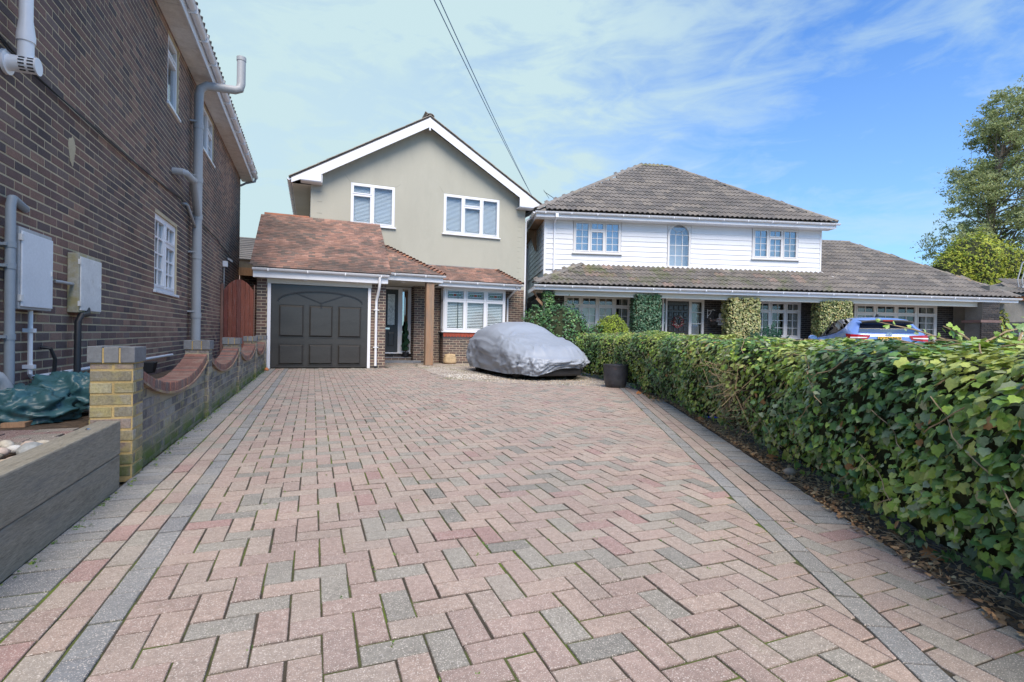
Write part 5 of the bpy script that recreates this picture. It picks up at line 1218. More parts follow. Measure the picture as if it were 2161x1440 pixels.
# ------------------------------------------------------------------ scalloped boundary wall
bw_ = thing('boundary_wall', 'low weathered brick garden wall with five capped piers and scalloped red copings', 'wall', (-1.2, 9, 0))
PY = [3.87, 6.38, 8.88, 11.38, 13.62]; PX0, PX1 = -1.282, -1.05; PW_ = .215
YEL = [(.29, .25, .13), (.25, .22, .14), (.34, .31, .20), (.20, .18, .13), (.24, .19, .16), (.29, .275, .235)]
GRY = [(.16, .145, .135), (.20, .18, .165), (.12, .11, .105), (.24, .21, .19), (.28, .26, .22), (.16, .12, .11)]
PALW = YEL+GRY
ms, cs = [], []
m_ymort = M('ochre_mortar', (.42, .31, .14), .95, .2, 5, .2, 90, .4)
for k, py in enumerate(PY):
    w = MB(); w.box(PX0+.006, PX1-.006, py+.006, py+PW_-.006, -.02, .728); pier = w.build('pier', m_ymort if k == 0 else m_mortar_old, bw_)
    for F_, a0, a1 in ((Fr((0, py), 90), PX0, PX1), (Fr((PX1, 0), 0), py, py+PW_), (Fr((PX0, 0), 180), -py-PW_, -py)):
        q = brick_list(a0, a1, 0.01, .728, stack=.45 if F_.n.y < -.5 else .7); ms += bricks_to_mats(F_, q, jit=.004); cs += [(rnd.choice([0, 1, 2, 5, 4, 3]) if k == 0 and (F_.n.y < -.5 or rnd.random() < .45) else 6+int(pick([5, 5, 4, 4, 3, 2], 1)[0])) for _ in q]
    # cap: three engineering bricks on edge
    b = MB(); b.box(PX0-.004, PX1+.004, py-.004, py+PW_+.004, .729, .822); cap = b.build('cap_mortar', m_ymort, pier)
    for i in range(3):
        x0 = PX0-.012+(PX1-PX0+.024)*i/3+.005; x1 = PX0-.012+(PX1-PX0+.024)*(i+1)/3-.005
        b = MB(); b.col = [(.165, .175, .185), (.19, .195, .20), (.15, .155, .165)][i]; b.box(x0, x1, py-.012, py+PW_+.012, .731, .830+rnd.uniform(-.002, .002)); b.build('cap_brick', m_oldbrick_plain if 'm_oldbrick_plain' in globals() else M('engineering_brick', None, .75, .15, 7, .15, 60, .25, tints=(((.26, .25, .2), 9, .55, .75, .5),)), pier, bevel=.004)
m_eng = MATS['engineering_brick']
for k in range(4):
    y0, y1 = PY[k]+PW_, PY[k+1]; L_ = y1-y0; ym = (y0+y1)/2
    zc = lambda y: .51+.18*abs((y-ym)/(L_/2))**2.2
    w = MB(); n = 16; X0, X1 = -1.262, -1.085
    top = [(y0+L_*i/n, zc(y0+L_*i/n)-.10) for i in range(n+1)]
    w.prism([(X0, y0, -.02), (X0, y1, -.02)]+[(X0, y, z) for y, z in reversed(top)], (X1-X0-.006, 0, 0)); pan = w.build('wall_panel', m_mortar_old, bw_)
    Fp = Fr((X1, 0), 0); q = brick_list(y0, y1, .01, .66, pred=lambda a, z: z+.045 < zc(a)-.10); ms += bricks_to_mats(Fp, q, jit=.006); cs += [6+int(pick([5, 5, 4, 4, 4, 1], 1)[0]) for _ in q]
    # tile creasing under the coping
    b = MB(); b.col = (.25, .16, .12)
    for i in range(n):
        (ya, za), (yb, zb) = top[i], top[i+1]
        b.hexa([(X0-.02, ya, za), (X1+.028, ya, za), (X1+.028, yb, zb), (X0-.02, yb, zb), (X0-.02, ya, za+.018), (X1+.028, ya, za+.018), (X1+.028, yb, zb+.018), (X0-.02, yb, zb+.018)])
    b.build('creasing', m_oldbrick, pan)
    # coping bricks on edge
    y = y0; cb = []; cci = []
    while y < y1-.03:
        dz = (zc(y+.01)-zc(y-.01))/.02 if y0 < y < y1 else 0; sl_ = sqrt(1+dz*dz); st = .073/sl_; yc = y+st/2; d2 = (zc(yc+.01)-zc(yc-.01))/.02
        ty = np.array([0, 1, d2])/sqrt(1+d2*d2); tz = np.array([0, -d2, 1])/sqrt(1+d2*d2)
        cb.append(mat4(np.array([.205, 0, 0]), -tz*.085*1.0, ty*.064, (-1.173+rnd.gauss(0, .002), yc, zc(yc)-.008))); y += st
    # template front (y=0) becomes the top
    place(pan, 'coping_brick', 'coping', T_BRICK, cb, [rnd.choice([0, 1, 2, 0, 3]) for _ in cb], [(.23, .12, .095), (.19, .115, .095), (.28, .13, .10), (.18, .13, .115)], m_coping if 'm_coping' in globals() else M('coping_red', None, .9, .2, 7, .25, 60, .4, tints=(((.25, .22, .17), 7, .5, .68, .6),)), 300)
place(bw_, 'brick', 'brickwork', T_BRICK, ms, cs, PALW, m_oldbrick, 300)

# sleepers ----------------------------------------------------------
sw = thing('sleeper_wall', 'low retaining edge of two stacked grey timber sleepers beside the paving', 'retaining wall', (-1.14, 2.4, 0))
for z0, z1, e in ((0, .200, 0), (.203, .403, .004)):
    b = MB(); n = 14
    V = []; 
    for i in range(n+1):
        y = -.2+3.85*i/n; wv = noise.noise(Vector((y*1.3, z0*9, 4)))*.005
        V += [(-1.17, y, z0), (-1.055+wv+e, y, z0), (-1.055+wv+e, y, z1+wv*.4), (-1.17, y, z1)]
    b.add(V, [(4*i+k, 4*i+(k+1) % 4, 4*i+4+(k+1) % 4, 4*i+4+k) for i in range(n) for k in range(4)]+[(3, 2, 1, 0), (4*n, 4*n+1, 4*n+2, 4*n+3)]); b.build('sleeper', m_sleeper, sw, bevel=.008)
b = MB(); b.lathe((-1.11, 3.35, .403), [(.012, 0), (.012, .004), (.006, .008)], 8); b.build('bolt', m_chrome, sw)

# green tarp bags ---------------------------------------------------
def crumple(name, label, c, rx, ry, rz, seed, flat=.35):
    t = MB(); nu, nv = 90, 44; V = []
    for j in range(nv+1):
        ph = -pi/2+pi*j/nv
        for i in range(nu):
            th = 2*pi*i/nu; x, y, z = cos(th)*abs(cos(ph))**.6, sin(th)*abs(cos(ph))**.6, sin(ph)
            q = Vector((x*2+seed, y*2, z*2)); n_ = 1+.25*noise.noise(q)+.22*max(0, 1-2.6*abs(noise.noise(q*1.2)))**2-.16*abs(noise.noise(q*1.9))+.05*max(0, 1-3*abs(noise.noise(q*3.0)))
            zz = max(z*rz*n_, -rz*flat); V.append((c[0]+x*rx*n_, c[1]+y*ry*n_, c[2]+zz+rz*flat))
    t.add(V, [(j*nu+i, j*nu+(i+1) % nu, (j+1)*nu+(i+1) % nu, (j+1)*nu+i) for j in range(nv) for i in range(nu)])
    o = t.build(name, m_tarp, None, smooth=True); tag(o, label, 'bag'); return o
crumple('tarp_bag', 'crumpled dark green plastic bag lying lowest beside the grey waste pipe', (-1.78, 4.36, .315), .24, .20, .15, 1.3)
crumple('tarp_bag', 'crumpled dark green plastic bag piled higher against the yellow brick pier', (-1.62, 4.62, .36), .24, .17, .17, 5.3)
b = MB(); b.box(-1.80, -1.68, 4.10, 4.2, .312, .34); tag(b.build('wood_offcut', m_timber, None), 'small pale timber offcut under the green bags', 'wood')
# planting in the raised bed
TF = T([(-.5, 0, .0), (-.35, .5, .12), (0, .62, .0), (.35, .5, .12), (.5, 0, 0), (0, -.2, 0), (0, .2, -.06)], [(5, 4, 6), (4, 3, 6), (3, 2, 6), (2, 1, 6), (1, 0, 6), (0, 5, 6)])
def little_plant(name, label, c, r, h, n, size, pal, asp=1., up=.6):
    t = thing(name, label, 'plant', tuple(c)); pp = []; ccc = []; st = MB()
    for k in range(n):
        a = rnd.uniform(0, 2*pi); q = rnd.uniform(.1, 1)*r; p = Vector(c)+Vector((q*cos(a), q*sin(a), h*rnd.uniform(.3, 1)*(1-.5*q/r)))
        pp.append(leafmat(p, (cos(a)*.6+rnd.gauss(0, .3), sin(a)*.6+rnd.gauss(0, .3), up), size*rnd.uniform(.7, 1.2), asp=asp)); ccc.append(rnd.randrange(len(pal)))
        if k % 2 == 0: st.tube([Vector(c), p], .0015, 4)
    st.build('stem', m_twig, t); place(t, 'leaf', 'leaves', TF, pp, ccc, pal, m_leaf_soft, 300); return t
GRN = [(.10, .22, .05), (.14, .28, .06), (.08, .17, .06), (.18, .3, .08)]
g1 = little_plant('geranium', 'low geranium with blue green leaves and small pink flowers among the pebbles', (-1.62, 2.72, .33), .16, .07, 34, .045, [(.12, .22, .13), (.16, .28, .18), (.10, .18, .10)])
for p in ((-1.66, 2.76, .41), (-1.56, 2.70, .42), (-1.60, 2.66, .39)):
    b = MB(); b.add([Vector(p)+Vector((.014*cos(2*pi*k/5), .014*sin(2*pi*k/5), .002*(k % 2))) for k in range(5)], [tuple(range(5))]); b.tube([p, (p[0], p[1], .33)], .0015, 4); b.build('flower', m_pink, g1)
little_plant('fern_weed', 'small bright green feathery weed between pebbles and paving', (-1.52, 3.06, .33), .09, .07, 60, .022, [(.2, .36, .05), (.16, .3, .05)], .5)
little_plant('leafy_weed', 'tall thin weed with pale leaves by the left edge', (-1.83, 2.98, .33), .05, .17, 22, .03, GRN, .6)
little_plant('grass_weed', 'tuft of grassy weed at the foot of the grey waste pipe', (-1.86, 4.05, .32), .05, .12, 24, .06, GRN, .18, .2)

# solar light, valve, terracotta lump -----------------------------
sl_ = thing('garden_lamp', 'small black spot lamp standing behind the first scallop of the wall', 'lamp', (-1.62, 6.4, .31))
b = MB(); b.tube([(-1.62, 6.4, .3), (-1.62, 6.4, .48)], .012, 6); b.build('stake', m_black, sl_)
b = MB(); b.hexa([(-1.68, 6.35, .48), (-1.56, 6.35, .48), (-1.56, 6.45, .48), (-1.68, 6.45, .48), (-1.70, 6.33, .60), (-1.54, 6.33, .60), (-1.54, 6.47, .60), (-1.70, 6.47, .60)]); b.build('lamp_head', m_black, sl_, bevel=.008)
b = MB(); b.lathe((-1.02, 13.45, 0), [(.05, 0), (.05, .03), (.03, .06), (.0, .075)], 12); tag(b.build('toadstool', m_terra, None, smooth=True), 'small orange dome shaped ornament on the paving at the end of the wall', 'ornament')

# ------------------------------------------------------------------ covered car
cc_ = thing('covered_car', 'small car under a crumpled silver grey fabric cover', 'car', (4.72, 12.0, 0))
CXc, CYc = 4.87, 11.75; HL, HWd = 1.90, .92
def hfield(x, y):   # x across [-1,1], y along [-1 front .. 1 rear], body height under the cover
    prof = [(-1.0, .58), (-.90, .68), (-.70, .80), (-.42, .93), (-.28, 1.02), (-.04, 1.24), (.14, 1.30), (.45, 1.29), (.70, 1.23), (.88, 1.10), (1.0, .98)]
    for (a, p), (b_, q) in zip(prof, prof[1:]):
        if a <= y <= b_: t = (y-a)/(b_-a); t = t*t*(3-2*t)*.4+t*.6; z = p+(q-p)*t; break
    else: z = .56 if y < 0 else .98
    cab = max(0, min(1, (y+.42)/.3))*max(0, min(1, (1.05-y)/.3))
    z -= (abs(x)**2.6)*(.10+.22*cab)
    if abs(y+.27) < .10: z += .09*max(0, 1-abs(abs(x)-.93)/.16)*(1-abs(y+.27)/.10)
    return z
nφ, nr, ns = 220, 40, 26; V = []
def outline(t, k=1.0):
    c, s = cos(t), sin(t); e = 2/4.2; x = abs(c)**e*(1 if c > 0 else -1); y = abs(s)**e*(1 if s > 0 else -1)
    y_ = y*HL; x_ = x*HWd*(1-.10*max(0, -y-.6)/.4-.06*max(0, y-.7)/.3)
    return x_*k, y_*k
rot_ = radians(3.0)
def toW(x, y, z): return (CXc+x*cos(rot_)-y*sin(rot_), CYc+x*sin(rot_)+y*cos(rot_), z)
for j in range(nr+1):
    k = j/nr
    for i in range(nφ):
        t = 2*pi*i/nφ; x, y = outline(t, max(k, .001)); z = hfield(x/HWd, y/HL)
        z -= .10*max(0, k-.86)/.14*(max(0, k-.86)/.14); 
        q = Vector((x*1.2, y*1.2, 0)); z += .012*noise.noise(q*1.7)+.006*noise.noise(q*5)
        fr_ = max(0, 1-abs((y/HL)+.86)/.16); z += .05*fr_*max(0, 1-2.4*abs(noise.noise(Vector((x*6, y*2.5, 7)))))**2
        dv = Vector((x+.80, y+.75)); rr = dv.length; z += .03*max(0, 1-2.5*abs(noise.noise(Vector((atan2(dv.y, dv.x)*3.6, rr*.8, 2)))))**2*math.exp(-rr*rr*2.4)*2
        V.append(toW(x, y, z))
def hem(t): # lower edge height round the car
    x, y = outline(t); h = .11
    if y < -HL*.7: h = .11+.15*max(0, min(1, (x+.55)/.6))
    return h+.012*sin(7*t)
for j in range(1, ns+1):
    k = j/ns
    for i in range(nφ):
        t = 2*pi*i/nφ; x, y = outline(t); zt_ = hfield(x/HWd, y/HL)-.10+.012*noise.noise(Vector((x*1.2, y*1.2, 0))*1.7); zb = hem(t); z = zt_+(zb-zt_)*k
        out = .045*sin(pi*min(1, k*1.1))+.03*(1-k); arc = t*6.5
        fold = noise.noise(Vector((cos(t)*6.2+k*.9, sin(t)*6.2+k*1.4, k*.7)))*.055+abs(noise.noise(Vector((cos(t)*12+k*1.2, sin(t)*12, k*1.1+5))))*.045-.015
        rg = (1-abs(noise.noise(Vector((cos(t)*9+k*2.6, sin(t)*9-k*2.0, k*1.3+9))))*2.4); fold += .045*max(0, rg)**2
        rg2 = (1-abs(noise.noise(Vector((cos(t)*21+k*3, sin(t)*21, k*3.5+1))))*2.6); fold += .02*max(0, rg2)**2
        fold += .018*noise.noise(Vector((cos(t)*17, sin(t)*17, k*7)))
        amp = .25+1.0*sin(pi*min(1, k*.85)); m = 1+(out+fold*amp)/1.0
        if k > .93: m -= .03*(k-.93)/.07
        L_ = sqrt(x*x+y*y); nx, ny = (x/HWd)**3/HWd, (y/HL)**3/HL; nn = sqrt(nx*nx+ny*ny)+1e-6; dx = (out+fold*amp)
        z += .02*noise.noise(Vector((cos(t)*8, sin(t)*8, 3+k*2)))*sin(pi*k)
        V.append(toW(x+nx/nn*dx, y+ny/nn*dx, z))
b = MB(); rows = nr+1+ns
b.add(V, [(j*nφ+i, j*nφ+(i+1) % nφ, (j+1)*nφ+(i+1) % nφ, (j+1)*nφ+i) for j in range(rows-1) for i in range(nφ)])
cvr = b.build('cover', m_cover, cc_, smooth=True)
b = MB()
def carpt(x, y, z): return toW(x*HWd, y*HL, z)
b.hexa([carpt(-.55, -.965, .09), carpt(.62, -.955, .09), carpt(.86, .93, .12), carpt(-.86, .93, .12), carpt(-.57, -.975, .32), carpt(.63, -.965, .30), carpt(.86, .93, .42), carpt(-.86, .93, .42)]); b.build('bumper', M('dark_bumper', (.035, .036, .04), .5), cc_, bevel=.04)
for sx in (-1, 1):
    for sy in (-.62, .62):
        b = MB(); p = Vector(carpt(sx*.82, sy, .3)); q = Vector(carpt(sx*.66, sy, .3)); b.tube([p, q], .3, 20); b.build('wheel', m_tyre, cc_)

# ------------------------------------------------------------------ pot, sack, topiary
pot = thing('plant_pot', 'large dark glazed round pot standing before the ivy hedge', 'plant pot', (5.42, 8.42, 0))
b = MB(); b.lathe((5.42, 8.42, -.004), [(.155, 0), (.19, .02), (.225, .16), (.235, .30), (.238, .41), (.245, .42), (.245, .44), (.218, .44), (.21, .36)], 36); smooth_angle(b.build('pot', m_pot, pot, smooth=True), 50)
b = MB(); b.lathe((5.42, 8.42, .35), [(.212, 0), (.212, .02)], 24); b.build('soil', m_soil, pot)
sk = MB(); nu, nv = 28, 14; V = []
for j in range(nv+1):
    k = j/nv; r_ = [.15, .20, .215, .215, .21, .205, .20, .20, .195, .19, .18, .165, .17, .16, .04][j]
    for i in range(nu):
        t = 2*pi*i/nu; e = .75; x = (abs(cos(t))**e)*(1 if cos(t) > 0 else -1); y = (abs(sin(t))**e)*(1 if sin(t) > 0 else -1)
        n_ = 1+.12*noise.noise(Vector((x*2, y*2, k*3)))+.08*noise.noise(Vector((x*6, y*6, k*5))); V.append((4.12+x*r_*n_, 16.08+y*r_*.7*n_, .31*k**.95+.02*sin(3*t+1)*k))
sk.add(V, [(j*nu+i, j*nu+(i+1) % nu, (j+1)*nu+(i+1) % nu, (j+1)*nu+i) for j in range(nv) for i in range(nu)]+[tuple(range(nu))[::-1], tuple(nv*nu+i for i in range(nu))])
tag(sk.build('sack', m_sack, None, smooth=True), 'crumpled beige hessian sack standing under the bay window', 'sack')
tp = thing('spiral_topiary', 'dark green spiral topiary in a small pot on the front step', 'topiary', (2.86, 17.08, .16))
b = MB(); b.lathe((2.86, 17.05, .165), [(.07, 0), (.095, .02), (.11, .15), (.115, .16), (.10, .165)], 16); b.build('pot', m_black, tp)
b = MB(); b.tube([(2.86, 17.05, .3), (2.86, 17.05, 1.25)], .012, 6); b.build('stem', m_bark, tp)
pp, cc = [], []
for k in range(3600):
    h = rnd.random(); z = .40+.92*h; ang = h*2*pi*3.2; rr = .15*(1-h)**.8+.02; off_ = .06*(1-h*.7); a = rnd.uniform(0, 2*pi); q = rnd.uniform(.6, 1.0)
    if h < .12: rr = .155; off_ = 0
    x = 2.86+off_*cos(ang)+rr*.72*q*cos(a); y = 17.05+off_*sin(ang)+rr*.72*q*sin(a); pp.append(leafmat((x, y, z+rnd.gauss(0, .015)), (cos(a), sin(a), .4), rnd.uniform(.018, .034), asp=.7)); cc.append(rnd.randrange(3))
place(tp, 'leaf', 'foliage', TL, pp, cc, [(.015, .07, .035), (.025, .10, .045), (.012, .05, .025)], m_leaf_soft, 0)

# ------------------------------------------------------------------ blue car behind the hedge
bc = thing('blue_car', 'pale blue hatchback parked behind the ivy hedge in front of the white house', 'car', (12.88, 8.17, 0))
hd = radians(36.2); cf = Vector((sin(hd), cos(hd), 0)); cl = Vector((-cos(hd), sin(hd), 0)); CO = Vector((12.88, 8.17, 0))
def cp(x, y, z): return CO+cf*(x*.93)+cl*(y*.93)+Vector((0, 0, z))     # x forward from the tail, y to the left
ST = [ # x, half width at sill, half width belt, z belt, half width roof, z roof
 (0.00, .70, .78, 1.08, .60, 1.10), (.06, .80, .84, 1.15, .62, 1.18), (.22, .86, .87, 1.24, .62, 1.36), (.42, .88, .88, 1.31, .60, 1.50), (.62, .89, .885, 1.30, .60, 1.565), (1.1, .90, .90, 1.20, .61, 1.60), (1.7, .90, .905, 1.14, .61, 1.59), (2.2, .90, .90, 1.11, .59, 1.54), (2.6, .90, .90, 1.09, .57, 1.42), (3.05, .89, .885, 1.05, .56, 1.10), (3.25, .88, .87, 1.0, .60, 1.025), (3.9, .84, .82, .88, .6, .90), (4.2, .74, .72, .72, .5, .74), (4.3, .6, .58, .6, .4, .60)]
def ring(s):
    x, ws, wb, zb, wr_, zr = s; h = [(ws*.9, .22), (ws, .34), (ws+.01, .6), (wb, .85*zb), (wb-.03, zb-.01), (wb-.055, zb+.012)]
    top = [(wb-.055+(wr_-wb+.055)*.5, zb+(zr-zb)*.55), (wr_+.03, zb+(zr-zb)*.9), (wr_*.7, zb+(zr-zb)*.995), (0, zr+.012)]
    pts = h+top; return [cp(x, y, z) for y, z in pts]+[cp(x, -y, z) for y, z in pts[:-1][::-1]]
RG = [ring(s) for s in ST]; nR_ = len(RG[0]); body = MB(); glassb = {}
b = MB(); V = [p for r_ in RG for p in r_]
win_cols = (5, 6); body_f = []; side_f = {0: [], 1: []}
for j in range(len(ST)-1):
    for i in range(nR_-1):
        f = (j*nR_+i, j*nR_+i+1, (j+1)*nR_+i+1, (j+1)*nR_+i)
        if 4 <= j <= 8 and i in (5, 6): side_f[0].append(f)
        elif 4 <= j <= 8 and i in (nR_-7, nR_-8): side_f[1].append(f)
        else: body_f.append(f)
b.add(V, body_f+[tuple(range(nR_)), tuple((len(ST)-1)*nR_+i for i in range(nR_))]); bo = b.build('body', m_bluecar, bc, smooth=True); smooth_angle(bo, 40)
for k in (0, 1): 
    us = sorted(set(i for f in side_f[k] for i in f)); rm = {q: n_ for n_, q in enumerate(us)}; b = MB(); b.add([V[i] for i in us], [tuple(rm[i] for i in f) for f in side_f[k]]); b.build('side_window', m_carglass, bc)
b = MB()
for sgn in (1, -1):
    for x0, x1 in ((1.35, 1.40), (2.35, 2.42)):
        b.hexa([cp(x0, sgn*.86, 1.07), cp(x1, sgn*.86, 1.07), cp(x1, sgn*.85, 1.07), cp(x0, sgn*.85, 1.07), cp(x0-.12, sgn*.645, 1.53), cp(x1-.12, sgn*.645, 1.53), cp(x1-.12, sgn*.635, 1.53), cp(x0-.12, sgn*.635, 1.53)])
    b.beam(cp(.62, sgn*.84, 1.31), cp(1.1, sgn*.85, 1.21), .02, .02); b.beam(cp(1.1, sgn*.855, 1.21), cp(3.0, sgn*.85, 1.06), .02, .02)
b.build('window_trim', m_black, bc)
# rear screen, spoiler, lamps, plate
def quadstrip(rows, name, mat, par=bc, smooth=True):
    b = MB(); n = len(rows[0]); b.add([p for r_ in rows for p in r_], [(j*n+i, j*n+i+1, (j+1)*n+i+1, (j+1)*n+i) for j in range(len(rows)-1) for i in range(n-1)]); return b.build(name, mat, par, smooth=smooth)
rows = []
for k in range(5):
    t = k/4; z = 1.21+.25*t; x = .07+.27*t**1.1-.02; w_ = .68-.12*t
    rows.append([cp(x-.03*(1-(y/w_)**2), y, z-.02*(y/w_)**2*(t)) for y in [w_*(q/6-1) for q in range(13)]])
quadstrip(rows, 'rear_window', m_carglass)
rows = [[cp(.34-.01-.05*(1-(q/6-1)**2), .62*(q/6-1), 1.50) for q in range(13)], [cp(.14-.05*(1-(q/6-1)**2), .60*(q/6-1), 1.515-.05*abs(q/6-1)**3) for q in range(13)], [cp(.17-.05*(1-(q/6-1)**2), .56*(q/6-1), 1.44-.03*abs(q/6-1)**3) for q in range(13)], [cp(.30-.05*(1-(q/6-1)**2), .56*(q/6-1), 1.43) for q in range(13)]]
quadstrip(rows, 'spoiler', m_black)
b = MB(); b.hexa([cp(.095, -.12, 1.475), cp(.095, .12, 1.475), cp(.15, .12, 1.475), cp(.15, -.12, 1.475), cp(.09, -.11, 1.50), cp(.09, .11, 1.50), cp(.15, .11, 1.50), cp(.15, -.11, 1.50)]); b.build('brake_light', m_red, bc)
b = MB(); b.prism([cp(.85, 0, 1.60), cp(.60, 0, 1.60), cp(.68, 0, 1.67), cp(.74, 0, 1.675)], tuple(cl*.03)); b.build('shark_fin', m_black, bc)
for sgn in (1, -1):
    b = MB(); b.add([cp(-.012, sgn*.42, 1.130), cp(-.02, sgn*.72, 1.145), cp(.05, sgn*.86, 1.150), cp(.28, sgn*.905, 1.170), cp(.20, sgn*.905, 1.030), cp(.04, sgn*.87, 1.000), cp(-.02, sgn*.74, 1.000), cp(-.015, sgn*.50, 1.030)], [(0, 1, 6, 7), (1, 2, 5, 6), (2, 3, 4, 5)]); tl = b.build('tail_light', m_red, bc)
    b = MB(); b.add([cp(-.03, sgn*.50, 1.085), cp(-.035, sgn*.72, 1.085), cp(.04, sgn*.875, 1.085), cp(.04, sgn*.877, 1.055), cp(-.036, sgn*.72, 1.055), cp(-.03, sgn*.52, 1.065)], [(0, 1, 4, 5), (1, 2, 3, 4)]); b.build('reversing_lens', m_upvc, tl)
    b = MB(); n = 12; c0 = cp(2.72, sgn*1.02, 1.06); V = []
    for j in range(7):
        ph = -pi/2+pi*j/6
        for i in range(n): t = 2*pi*i/n; V.append(c0+cf*(.10*sin(ph)) + cl*(.12*cos(ph)*cos(t))+Vector((0, 0, .085*cos(ph)*sin(t))))
    b.add(V, [(j*n+i, j*n+(i+1) % n, (j+1)*n+(i+1) % n, (j+1)*n+i) for j in range(6) for i in range(n)]); b.beam(cp(2.75, sgn*.88, 1.03), cp(2.72, sgn*.96, 1.05), .05, .04); mi = b.build('wing_mirror', m_bluecar, bc, smooth=True)
    b = MB(); b.add([cp(2.615, sgn*1.02+.10*cos(2*pi*k/12), 1.06+.07*sin(2*pi*k/12)) for k in range(12)], [tuple(range(12))]); b.build('mirror_glass', m_chrome, mi)
    for x in (.75, 3.4):
        b = MB(); b.tube([cp(x, sgn*.90, .33), cp(x, sgn*.70, .33)], .33, 24); wh = b.build('wheel', m_tyre, bc); b = MB(); b.tube([cp(x, sgn*.905, .33), cp(x, sgn*.88, .33)], .21, 16); b.build('rim', m_chrome, wh)
b = MB(); b.hexa([cp(-.03, -.26, 0.995), cp(-.03, .26, 0.995), cp(-.01, .26, 0.995), cp(-.01, -.26, 0.995), cp(-.03, -.26, 1.105), cp(-.03, .26, 1.105), cp(-.01, .26, 1.105), cp(-.01, -.26, 1.105)]); pl_ = b.build('number_plate', m_yellow, bc)
text_mesh('EX73 VWP', .1, pl_, m_black, cp(-.033, 0, 1.050), (pi/2, 0, -hd), name='plate_text', ext=.001)
b = MB(); n = 20
for r1, r2 in ((.055, .044),): b.add([cp(-.005, r1*cos(2*pi*k/n), 1.165+r1*.8*sin(2*pi*k/n)) for k in range(n)]+[cp(-.005, r2*cos(2*pi*k/n), 1.165+r2*.8*sin(2*pi*k/n)) for k in range(n)], [(k, (k+1) % n, n+(k+1) % n, n+k) for k in range(n)])
b.hexa([cp(-.008, -.075, 1.155), cp(-.008, .075, 1.155), cp(.02, .075, 1.155), cp(.02, -.075, 1.155), cp(-.008, -.075, 1.175), cp(-.008, .075, 1.175), cp(.02, .075, 1.175), cp(.02, -.075, 1.175)]); b.build('badge', m_chrome, bc)

# ------------------------------------------------------------------ far right: neighbouring garage edge, pier, rail
ng = thing('garage_building', 'edge of a brick garage with black gutter and orange timber fascia at far right', 'garage', (21.8, 9.9, 0))
FN = Fr(tuple(FC.p(12.15, 0, -.9))[:2], 106)
w = MB(); w.fb(FN, .35, 6, 0, 2.75, -3, -.01); wn = w.build('wall', m_mortar, ng)
l = brick_list(.35, 2.2, 1.0, 2.75); place(wn, 'brick', 'brickwork', T_BRICK, bricks_to_mats(FN, l), pick([1]*5, len(l)), [(.17, .12, .10), (.13, .10, .09), (.24, .16, .13), (.09, .075, .07), (.2, .13, .1)], m_brick, 300)
b = MB(); b.fb(FN, .1, 6, 2.62, 2.76, .25, .28); b.build('fascia', M('orange_timber', (.42, .16, .06), .7), ng)
b = MB(); b.fb(FN, -.05, 6, 2.76, 2.84, .22, .40); b.build('gutter', m_black, ng)
b = MB(); b.prism([FN.p(-.1, 2.80, .3), FN.p(1.2, 3.35, -.4), FN.p(6, 3.35, -.4), FN.p(6, 2.8, .3)], (0, 0, .06)); b.prism([FN.p(-.1, 2.80, .3), FN.p(1.2, 3.35, -.4), FN.p(-.1, 2.8, -3)], (0, 0, .05)); rn = b.build('roof', m_conc_tile, ng)
roof_tiles(rn, 'roof_tile', 'roof_tiles', FN.p(0, 2.85, .34), FN.u, (-FN.n*.7+Vector((0, 0, .55))), .0, 4, .9, .36, .3, TW, CT, CTW, m_conc_tile, lambda a, h: a > h*1.1, 60)
bp = thing('brick_pier', 'free standing dark brick garden pier with white post at far right', 'pier', tuple(FC.p(12.15, 0, 1.0)))
b = MB(); FP = FC.sub(1.2); b.fb(FP, 11.05, 11.75, 0, 1.62, -.5, -.01); pc_ = b.build('core', m_mortar_grey, bp)
l = brick_list(11.05, 11.75, .6, 1.62); place(pc_, 'brick', 'brickwork', T_BRICK, bricks_to_mats(FP, l), pick([5, 5, 4, 2], len(l)), BR_C, m_brick, 300)
b = MB(); 
for i in range(9): b.fb(FP, 11.03+i*.082, 11.03+i*.082+.072, 1.62, 1.74, -.5, .02)
b.build('cap', M('pier_cap_brick', (.22, .19, .17)), bp)
wp = MB(); wp.fb(FP, 10.86, 10.93, 0, 1.50, -.05, .02); tag(wp.build('white_post', m_upvc, None), 'thin white post standing beside the dark brick garden pier', 'post')
rl = thing('balcony_rail', 'curved grey iron railing above the roofs at the right edge', 'railing', (24.2, 11.0, 3.0))
RP = lambda a, z, d=0: Vector((24.0, 10.8, 3.05))+Vector((.93, -.36, 0))*a+Vector((.36, .93, 0))*d+Vector((0, 0, z))
b = MB(); b.beam(RP(.15, .95), RP(3, .95), .05, .05); b.beam(RP(.15, .05), RP(3, .05), .05, .05); b.build('rail', m_greypipe, rl)
for k in range(9):
    b = MB(); a = .15+k*.16; b.tube([RP(a, .93), RP(a-.08, .6), RP(a-.16, .3), RP(a-.1, .05)], .02, 5); b.build('baluster', m_greypipe, rl)
b = MB(); b.box(22.5, 30, 10.9, 16, 0, 3.08); b.build('balcony_base', m_mortar_grey, rl)
# navy fence between the centre and right houses
nf = thing('side_fence', 'dark navy fence panel between the rendered house and the white house', 'fence', (7.2, 17.2, 0))
for k in range(5):
    b = MB(); b.box(6.97, 8.3, 17.2, 17.23, .05+k*.31, .05+k*.31+.295); b.build('board', m_navy, nf)
b = MB(); b.box(6.97, 8.3, 17.18, 17.24, 1.80, 1.88)
for x in (7.0, 7.55, 8.2): b.box(x-.03, x+.03, 17.15, 17.2, 0, 1.88)
b.build('post', m_navy, nf)
